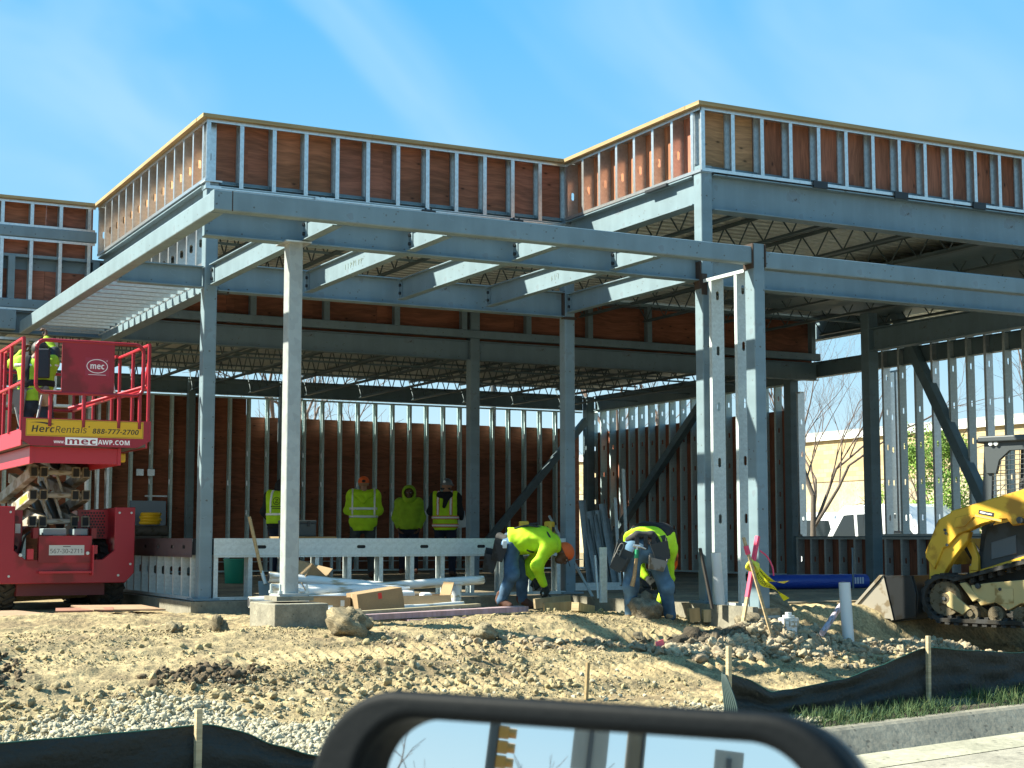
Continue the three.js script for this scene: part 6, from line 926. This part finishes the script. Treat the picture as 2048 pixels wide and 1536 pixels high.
// shovel, pail, toolbox
{ const t = thing('shovel', 'long handled shovel leaning on the front of the low wall', 'shovel', [5.57, 0.02, -16.6]); obj('handle', [rod([-0.02, 0.3, 0.02], [-0.13, 0.92, -0.12], 0.02, 8)], M(C(0.50, 0.36, 0.19), { map: rep(T.lumber, 3) }), t); obj('socket', rod([0.01, 0.18, 0.06], [-0.02, 0.32, 0.015], 0.021, 8), zincDull, t); const g = box(-0.1, -0.0, -0.004, 0.1, 0.26, 0.004); g.rotateX(-0.25); g.translate(0.03, -0.04, 0.11); obj('blade', g, steelDark, t); }
{ const t = thing('pail', 'green plastic pail on the floor behind the low wall', 'pail', [7.45, 0.0, -23.6]); const pr = [[0, 0.004], [0.14, 0.004], [0.165, 0.36], [0.175, 0.36], [0.175, 0.385], [0.162, 0.385], [0.135, 0.02], [0, 0.02]].map(([a, b]) => new THREE.Vector2(a, b)); obj('bucket_body', new THREE.LatheGeometry(pr, 24), M(C(0.015, 0.23, 0.14), { roughness: 0.5, side: THREE.DoubleSide }), t); obj('bail', tube([[-0.17, 0.36, 0], [-0.1, 0.47, 0.02], [0.1, 0.5, 0.04], [0.17, 0.36, 0]], 0.006, 5), zinc, t); }
{ const t = thing('work_table', 'folding work table behind the low wall carrying a toolbox', 'table', [7.1, 0, -19.6]); obj('table_top', cbox(0, 0.71, 0, 0.8, 0.03, 0.5), lumber, t); for (const [a, b] of [[-0.35, -0.2], [0.35, -0.2], [-0.35, 0.2], [0.35, 0.2]]) obj('leg', cbox(a, 0.3475, b, 0.03, 0.695, 0.03), steelDark, t);
  const k = thing('toolbox', 'black ribbed toolbox right of the galvanised column', 'toolbox', [7.02, 0.727, -19.55]); obj('case_body', [rbox(0, 0.085, 0, 0.44, 0.17, 0.25, 0.012), rbox(0, 0.19, 0, 0.45, 0.04, 0.26, 0.012)], M(C(0.045, 0.055, 0.058), { roughness: 0.5 }), k); obj('latch', [box(-0.13, 0.13, 0.126, -0.09, 0.2, 0.135), box(0.09, 0.13, 0.126, 0.13, 0.2, 0.135)], black, k); obj('warning_mark', box(-0.14, 0.185, 0.131, -0.09, 0.2, 0.134), M(C(0.6, 0.6, 0.6), {}), k); }
// yellow power tools resting on the low wall
function powerTool(label, p, ry) { const t = thing('power_tool', label, 'power tool', p, ry), y = M(C(0.58, 0.36, 0.02), { roughness: 0.45 }); obj('tool_body', [rbox(0, 0.12, 0, 0.12, 0.14, 0.1, 0.02), rbox(0.05, 0.06, 0, 0.07, 0.1, 0.08, 0.015)], y, t); obj('grip', [rod([-0.04, 0.12, 0], [-0.1, 0.03, 0], 0.022, 8), rbox(-0.09, 0.02, 0, 0.09, 0.035, 0.07, 0.008)], black, t); obj('bit_holder', [rod([0.06, 0.15, 0], [0.17, 0.16, 0], 0.016, 8), box(-0.03, 0.06, 0.05, 0.03, 0.12, 0.056)], black, t); }
powerTool('yellow power tool on the low wall left of the bending person', [9.0, 0.722, -16.9], -0.4);
powerTool('second yellow power tool on the low wall behind the bent back', [9.36, 0.722, -16.9], 0.6);
// loose studs leaning inside
{ const looseMat = M(C(0.26, 0.31, 0.33), { map: rep(T.zinc, 4), roughness: 0.55, metalness: 0.3 }); const lean = (A, B, i) => { const o = obj('loose_stud', member([[-0.045, 0], [0.045, 0], [0.045, 0.004], [-0.041, 0.004], [-0.041, 0.04], [-0.045, 0.04]], A, B, [0, 0, 1]), looseMat); return tag(o, ['leftmost', 'second', 'third', 'middle', 'fifth', 'sixth', 'rightmost'][i] + ' loose stud of the bundle leaning behind the inner column', 'stud', 'loose studs leaning behind the inner column'); };
  for (let k = 0; k < 7; k++) lean([11.0 + k * 0.07, 0.01, -18.7 + (k % 2) * 0.1], [10.92 + k * 0.065, 0.95 + 0.35 * hash(k, 3, 9), -18.8], k);
  O3('loose_stud', member(rPts(0.05, 0.04), [12.35, 0.01, -19.9], [12.47, 1.75, -20.2]), zincDull, 'tallest loose stud standing behind the bending person', 'stud');
  O3('loose_stud', member(rPts(0.05, 0.04), [12.15, 0.01, -19.8], [12.26, 1.3, -20.1]), zincDull, 'second tall loose stud left of the tallest one', 'stud');
  O3('loose_stud', member(rPts(0.09, 0.04), [9.1, -0.02, -15.2], [9.1, 0.6, -15.2]), zincDull, 'short wide stud standing upright between the two bending persons', 'stud');
  O3('loose_stud', rod([9.62, 0.0, -16.3], [10.3, 1.0, -18.6], 0.018, 8), zincDull, 'thin conduit leaning between the two bending persons', 'conduit');
  O3('loose_stud', rod([9.4, 0.0, -15.8], [9.42, 0.5, -15.9], 0.014, 8), zincDull, 'short thin conduit stub left of the jeans', 'conduit');
  O3('stud_stack', [box(10.4, 0.0, -18.4, 11.3, 0.05, -18.3), box(10.45, 0.05, -18.42, 11.25, 0.1, -18.33), box(9.75, 0.30, -18.2, 10.6, 0.32, -18.17)], zincDull, 'short studs stacked on the floor behind the inner column', 'studs'); }
// opening in the rear wall with a yellow hose coil
{ const t = thing('hose_reel', 'yellow coiled hose on a grey wheeled compressor seen in the rear wall opening', 'compressor', [7.75, 0.0, -29.95]); obj('coil', [0, 1, 2, 3].map(k => { const g = new THREE.TorusGeometry(0.17, 0.035, 8, 20); g.rotateX(Math.PI / 2); g.translate(0.02 * (k % 2), 1.0 + k * 0.055, 0); return g; }), M(C(0.75, 0.47, 0.01), { roughness: 0.45 }), t); obj('tank', [rod([-0.3, 0.85, 0], [0.35, 0.85, 0], 0.1, 16), box(-0.28, 0.3, -0.12, 0.33, 0.75, 0.12)], M(C(0.08, 0.08, 0.075), { map: rep(T.dirt, 2) }), t); obj('wheel', [rod([0.2, 0.2, 0.13], [0.2, 0.2, 0.2], 0.2, 20)], rubber, t); }
{ const o = O3('rear_window_panel', [box(7.5, 0.75, -30.56, 8.22, 1.44, -30.545)], M(C(0.16, 0.22, 0.29), { roughness: 0.25 }), 'blue grey panel closing the small rear wall opening', 'panel'); }
O3('junction_boxes', [box(7.6, 1.93, -30.52, 7.74, 2.06, -30.47), box(7.82, 1.93, -30.52, 7.96, 2.06, -30.47)], zincBright, 'pair of metal electrical boxes on the rear wall studs', 'electrical boxes');
O3('compactor', [box(9.75, 0.06, -15.6, 10.15, 0.12, -15.3), rbox(9.95, 0.22, -15.45, 0.22, 0.2, 0.2, 0.03), rod([9.85, 0.12, -15.4], [9.8, 0.42, -15.2], 0.015, 8), rod([10.05, 0.12, -15.4], [10.1, 0.42, -15.2], 0.015, 8)], M(C(0.03, 0.032, 0.035), { map: rep(T.dirt, 2) }), 'dark small machine on the floor between the legs of the bending person', 'machine');

// ---------- what stands behind the building ----------
{
  const t = thing('brick_building', 'long beige masonry building with a white roof edge beyond the parking lot', 'building', [40, -0.4, -42]);
  const brickTex = tex(256, (u, v) => { const r = Math.floor(v * 16), x = fr(u * 8 + (r % 2) * 0.5), y = fr(v * 16); const m = x < 0.04 || y < 0.1; const q = m ? 0.8 : 0.9 + 0.18 * (hash(Math.floor(u * 8 + (r % 2) * 0.5) % 8, r, 4) - 0.5); return [q, q * 0.985, q * 0.95]; });
  obj('upper_wall', box(0, 3.35, -40, 8, 5.0, 40), M(C(0.50, 0.405, 0.25), { map: rep(brickTex, 0.35), roughness: 0.95 }), t);
  obj('lower_wall', box(0.03, -0.5, -40, 8, 3.349, 40), M(C(0.60, 0.53, 0.39), { map: rep(T.conc, 0.4), roughness: 0.95 }), t);
  obj('roof_edge', [box(-0.15, 5.0, -40, 8, 5.22, 40)], M(C(0.62, 0.64, 0.62), {}), t); obj('roof_flashing', box(0.3, 5.22, -40, 8, 5.4, 40), M(C(0.30, 0.31, 0.30), {}), t);
}
struct('parking_lot', box(20, -0.5, -70, 40, -0.38, 10), M(C(0.06, 0.06, 0.062), { map: rep(T.conc, 0.5), roughness: 0.95 }));
function car(label, p, ry, col, o = {}) {
  const t = thing('parked_car', label, 'car', p, ry), paint = M(C(...col), { roughness: 0.22, metalness: 0.1 }), glassM = M(C(0.012, 0.018, 0.022), { roughness: 0.06 }), W = 1.82, h = o.h || 1.75;
  const lower = ext([[-2.35, 0.42], [-2.3, 0.85], [-2.2, 1.02], [2.2, 1.0], [2.38, 0.8], [2.4, 0.4], [2.1, 0.3], [-2.1, 0.3]], W - 0.12, { bevelEnabled: true, bevelSize: 0.05, bevelThickness: 0.06, bevelSegments: 3 }); lower.translate(0, 0, -W / 2 + 0.06);
  obj('body', lower, paint, t);
  const ro = o.rear || [-2.2, -1.95]; const gh0 = [[ro[0], 1.0], [ro[1], h - 0.12], [ro[1] + 0.15, h - 0.02], [0.3, h], [0.75, h - 0.08], [1.4, 1.0]]; const cab = ext(gh0, W - 0.34, { bevelEnabled: true, bevelSize: 0.05, bevelThickness: 0.08, bevelSegments: 3 }); cab.translate(0, 0.02, -W / 2 + 0.17); obj('cabin', cab, paint, t);
  for (const s of [-1, 1]) { const z0 = s * (W / 2 - 0.083); for (const pts of [[[ro[0] + 0.22, 1.06], [ro[1] + 0.18, h - 0.2], [-1.15, h - 0.18], [-1.1, 1.06]], [[-0.98, 1.06], [-1.02, h - 0.18], [-0.1, h - 0.17], [-0.06, 1.06]], [[0.06, 1.06], [0.02, h - 0.17], [0.5, h - 0.2], [1.15, 1.06]]]) { const g = ext(pts, 0.012); g.translate(0, 0, z0 - 0.006); obj('side_window', g, glassM, t); } obj('roof_rail', [rod([-1.7, h + 0.04, s * 0.68], [0.2, h + 0.05, s * 0.68], 0.02, 8)], black, t); }
  { const g = ext([[ro[0] - 0.02, 1.1], [ro[1] - 0.04, h - 0.2], [ro[1] - 0.02, h - 0.2], [ro[0], 1.1]], W - 0.5); g.translate(-0.045, 0, -W / 2 + 0.25); obj('rear_window', g, glassM, t); }
  for (const s of [-1, 1]) obj('tail_light', rbox(-2.32, 0.95, s * 0.78, 0.1, 0.3, 0.14, 0.03), M(C(0.45, 0.03, 0.02), { roughness: 0.2 }), t);
  for (const x of [-1.45, 1.45]) for (const s of [-1, 1]) { const w = obj('wheel', rod([x, 0.34, s * 0.68], [x, 0.34, s * 0.92], 0.34, 24), rubber, t); obj('rim', rod([x, 0.34, s * 0.9], [x, 0.34, s * 0.925], 0.22, 16), zinc, w); }
  return t;
}
car('white parked car behind the bare tree trunk', [30.5, -0.38, -38.3], Math.PI / 2, [0.62, 0.66, 0.70], { h: 1.8 });
car('white parked car with a sloped tail behind the dark column', [26.6, -0.38, -29.6], -Math.PI / 2, [0.66, 0.68, 0.70], { h: 1.86, rear: [-2.25, -1.7] });
car('pale parked car behind the green tree at the right', [27.5, -0.38, -24.3], -Math.PI / 2, [0.45, 0.5, 0.55], { h: 1.75 });
// trees: tapered limbs grown by splitting; leaves as clumps of small faces
function grow(out, p, d, L, r, depth, o) {
  const n = 3, K = o.kink * (depth === 0 ? 0.3 : 1); let q = p; const pts = [p]; let dd = d; for (let i = 0; i < n; i++) { dd = nrm3([dd[0] + rr(-1, 1) * K, dd[1] + o.lift + rr(-1, 1) * K * 0.5, dd[2] + rr(-1, 1) * K]); q = add3(q, dd, L / n); pts.push(q); }
  for (let i = 0; i < n; i++) { const a = lerp(r, r * 0.68, i / n), b = lerp(r, r * 0.68, (i + 1) / n); out[depth < o.trunkLevels ? 0 : 1].push(rod(pts[i], pts[i + 1], a, depth < 2 ? 8 : depth < 4 ? 5 : 3, b)); }
  if (depth >= o.depth) { out[2].push(q); return; }
  const k = depth < 1 ? o.first : 2 + (rnd() < o.extra ? 1 : 0);
  for (let i = 0; i < k; i++) { const az = rnd() * 6.283, sp = rr(o.spread * 0.6, o.spread * 1.2), u = nrm3(crs3(dd, [0.3, 0.2, 1])), w = crs3(dd, u); const nd = nrm3(add3(add3(dd.map(v => v * Math.cos(sp)), u, Math.sin(sp) * Math.cos(az)), w, Math.sin(sp) * Math.sin(az))); const f = i === 0 ? 0.85 : rr(0.55, 0.8); grow(out, pts[i === 0 ? n : 1 + Math.floor(rnd() * n)], nd, L * f * rr(0.85, 1.1), r * (i === 0 ? 0.68 : 0.5), depth + 1, o); }
}
const bark = M(C(0.13, 0.105, 0.085), { roughness: 0.95, bumpMap: rep(T.bump, 4), bumpScale: 0.01 }), twig = M(C(0.16, 0.115, 0.095), { roughness: 0.95 });
function bareTree(label, p, H, r, o = {}) { const t = thing('bare_tree', label, 'tree', p), out = [[], [], []]; grow(out, [0, -0.2, 0], nrm3([o.leanX || 0, 1, 0]), H * 0.3, r, 0, { kink: 0.09, lift: 0.06, depth: 8, first: 4, extra: 0.45, spread: 0.5, trunkLevels: 2, ...o }); obj('trunk', out[0], bark, t); obj('branches', out[1], twig, t); return t; }
seed = 4242;
bareTree('leafless tree in the wide opening in front of the beige building', [22.6, -0.35, -28.4], 7.4, 0.085, { first: 5, spread: 0.5 });
bareTree('leafless tree behind the open studs at the right', [27.5, -0.35, -25.4], 7.5, 0.11);
bareTree('second leafless tree far right behind the studs', [26, -0.35, -22.3], 6.5, 0.09);
bareTree('far leafless tree seen through the rear wall strip left of the column', [15.2, -0.4, -46], 8.5, 0.16, { depth: 6 });
bareTree('far leafless tree seen through the rear wall strip right of the galvanised column', [17.6, -0.4, -47], 9.0, 0.17, { depth: 6 });
bareTree('far leafless tree behind the right stud wall', [26, -0.4, -41], 8.5, 0.15, { depth: 6 });
{ // green shrubby tree
  const t = thing('green_tree', 'bright green leafy tree between the open studs and the beige building', 'tree', [27.6, -0.35, -29.9]), out = [[], [], []]; grow(out, [0, -0.2, 0], [0, 1, 0], 1.3, 0.09, 0, { kink: 0.14, lift: 0.05, depth: 4, first: 5, extra: 0.5, spread: 0.6, trunkLevels: 2 });
  obj('trunk', out[0], bark, t); obj('branches', out[1], twig, t);
  const leaf = (() => { const g = new THREE.BufferGeometry(); g.setAttribute('position', new THREE.Float32BufferAttribute([0, 0, 0, 0.4, 0.5, 0.1, 0, 1, 0, -0.4, 0.5, 0.1], 3)); g.setIndex([0, 1, 2, 0, 2, 3]); g.setAttribute('uv', new THREE.Float32BufferAttribute([0, 0, 1, 0, 1, 1, 0, 1], 2)); g.computeVertexNormals(); return g; })();
  const N = 17000, im = new THREE.InstancedMesh(leaf, M(C(1, 1, 1), { roughness: 0.7, side: THREE.DoubleSide }), N), mm = new THREE.Matrix4(), q = new THREE.Quaternion(), e = new THREE.Euler(), c = new THREE.Color(), cl = []; for (let k = 0; k < 46; k++) { const a = rnd() * 6.283, h = rr(0.6, 3.9), R = 1.45 * Math.sqrt(rnd()) * (1 - 0.55 * Math.abs(h - 1.8) / 2.4); cl.push([R * Math.cos(a), h, R * Math.sin(a), rr(0.25, 0.5), rnd()]); }
  for (let i = 0; i < N; i++) { const k = cl[i % cl.length], s = Math.pow(rnd(), 0.5) * k[3], a = rnd() * 6.283, b = Math.acos(2 * rnd() - 1); e.set(rnd() * 6.3, rnd() * 6.3, rnd() * 6.3); q.setFromEuler(e); const L = rr(0.035, 0.075); im.setMatrixAt(i, mm.compose(V(k[0] + s * Math.sin(b) * Math.cos(a), k[1] + s * Math.cos(b) * 0.8, k[2] + s * Math.sin(b) * Math.sin(a)), q, V(L, L, L))); const f = k[4] * 0.6 + rnd() * 0.4; im.setColorAt(i, c.setRGB(lerp(0.07, 0.22, f), lerp(0.16, 0.34, f), lerp(0.02, 0.035, f))); }
  im.name = 'leaves'; im.castShadow = im.receiveShadow = true; t.add(im); im.userData.kind = 'stuff';
}
O3('lamp_post', [rod([20.3, -0.4, -40], [20.3, 5.2, -40], 0.08, 10), box(20.3, 5.1, -40.1, 21.2, 5.2, -39.9)], M(C(0.05, 0.06, 0.065), {}), 'dark parking lot lamp post beyond the rear wall', 'lamp post');

// ---------- the car's side mirror and what it reflects ----------
{
  const t = new THREE.Group(); t.name = 'side_mirror'; scene.add(t); tag(t, 'black car side mirror close by at the bottom of the view', 'side mirror');
  const n = V(-0.8420, 0.1223, 0.5254).normalize(), xm = V(0, 1, 0).cross(n).normalize(), ym = n.clone().cross(xm); t.matrixAutoUpdate = true; t.applyMatrix4(new THREE.Matrix4().makeBasis(xm, ym, n).setPosition(0.4086, 0.5914, -0.6971));
  const rr4 = (cls, x0, y0, x1, y1, r) => { const p = new cls(); p.moveTo(x0 + r, y0); p.lineTo(x1 - r, y0); p.absarc(x1 - r, y0 + r, r, -Math.PI / 2, 0, false); p.lineTo(x1, y1 - r); p.absarc(x1 - r, y1 - r, r, 0, Math.PI / 2, false); p.lineTo(x0 + r, y1); p.absarc(x0 + r, y1 - r, r, Math.PI / 2, Math.PI, false); p.lineTo(x0, y0 + r); p.absarc(x0 + r, y0 + r, r, Math.PI, Math.PI * 1.5, false); return p; };
  const shell = M(C(0.010, 0.014, 0.017), { roughness: 0.38 }), rough = new THREE.MeshPhysicalMaterial({ color: C(0.003, 0.0045, 0.006), roughness: 0.6, specularIntensity: 0.2, bumpMap: rep(T.bump, 20), bumpScale: 0.0002 });
  const ring = rr4(THREE.Shape, -0.170, -0.147, 0.1415, 0.0195, 0.05); ring.holes.push(rr4(THREE.Path, -0.1505, -0.1275, 0.1285, 0.0165, 0.044));
  const g = new THREE.ExtrudeGeometry(ring, { depth: 0.014, bevelEnabled: true, bevelSize: 0.006, bevelThickness: 0.006, bevelSegments: 5, curveSegments: 16 }); g.translate(0, 0, -0.018); obj('bezel', g, rough, t);
  const back = new THREE.ExtrudeGeometry(rr4(THREE.Shape, -0.143, -0.13, 0.108, 0.0035, 0.045), { depth: 0.03, bevelEnabled: true, bevelSize: 0.022, bevelThickness: 0.03, bevelSegments: 6, curveSegments: 16 }); back.translate(0, 0, -0.092); obj('housing', back, shell, t);
  const gl = new THREE.ExtrudeGeometry(rr4(THREE.Shape, -0.152, -0.13, 0.130, 0.0175, 0.044), { depth: 0.002, bevelEnabled: false, curveSegments: 16 }); gl.translate(0, 0, -0.018); obj('mirror_glass', gl, M(C(0.86, 0.88, 0.88), { metalness: 1, roughness: 0.015 }), t);
  obj('mount_arm', rbox(0.10, -0.17, -0.05, 0.08, 0.1, 0.05, 0.015), shell, t);
}
{ // street things behind the car, seen only in the mirror
  const grey = M(C(0.24, 0.24, 0.22), { roughness: 0.6 }), yellowS = M(C(0.34, 0.17, 0.02), { roughness: 0.5 });
  const t = thing('traffic_signal', 'yellow traffic signal on a dark mast seen in the side mirror', 'traffic light', [-31.5, -0.8, -0.2]); obj('mast', rod([0, 0, 0], [0, 5.6, 0], 0.11, 12), M(C(0.05, 0.06, 0.065), {}), t); for (let k = 0; k < 3; k++) { const y = 4.26 - k * 0.3; const s = obj('signal_head', rbox(0.02, y, 0.2, 0.16, 0.26, 0.22, 0.03), yellowS, t); obj('visor', (() => { const v = new THREE.CylinderGeometry(0.1, 0.1, 0.16, 16, 1, true, -0.6, 4.4); v.rotateX(Math.PI / 2); v.translate(0.0, y, 0.38); return v; })(), M(C(0.32, 0.16, 0.02), { side: THREE.DoubleSide, roughness: 0.5 }), s); }
  const s = thing('sign_board', 'grey back of a street sign seen in the side mirror', 'sign', [-17.5, -0.8, 0.70]); obj('board', rbox(0, 3.0, 0, 0.02, 0.62, 0.42, 0.009), grey, s); obj('post', [box(0.012, 0, -0.025, 0.04, 3.25, 0.025)], M(C(0.06, 0.065, 0.07), {}), s);
  const p = thing('utility_pole', 'weathered wooden utility pole seen in the side mirror', 'utility pole', [-14.45, -0.8, 0.91]); obj('shaft', rod([0, 0, 0], [0, 8, 0], 0.1, 12, 0.085), M(C(0.16, 0.135, 0.10), { map: rep(T.lumber, 1) }), p); obj('ground_wire', rod([0.09, 0, 0.06], [0.08, 6, 0.06], 0.012, 5), black, p);
  const m = thing('sign_board', 'small grey sign back low in the side mirror', 'sign', [-19.3, -0.8, 2.65]); obj('board', rbox(0, 3.05, 0, 0.02, 0.5, 0.38, 0.009), grey, m); obj('post', [box(0.012, 0, -0.03, 0.04, 3.2, 0.03)], M(C(0.06, 0.065, 0.07), {}), m);
  bareTree('leafless street tree right of the signal in the side mirror', [-58, -0.8, 1.9], 6.6, 0.16, { depth: 5 }); bareTree('leafless street tree at the left of the side mirror', [-58, -0.8, -2.6], 6.2, 0.16, { depth: 5 });
}
renderer.render(scene, camera);
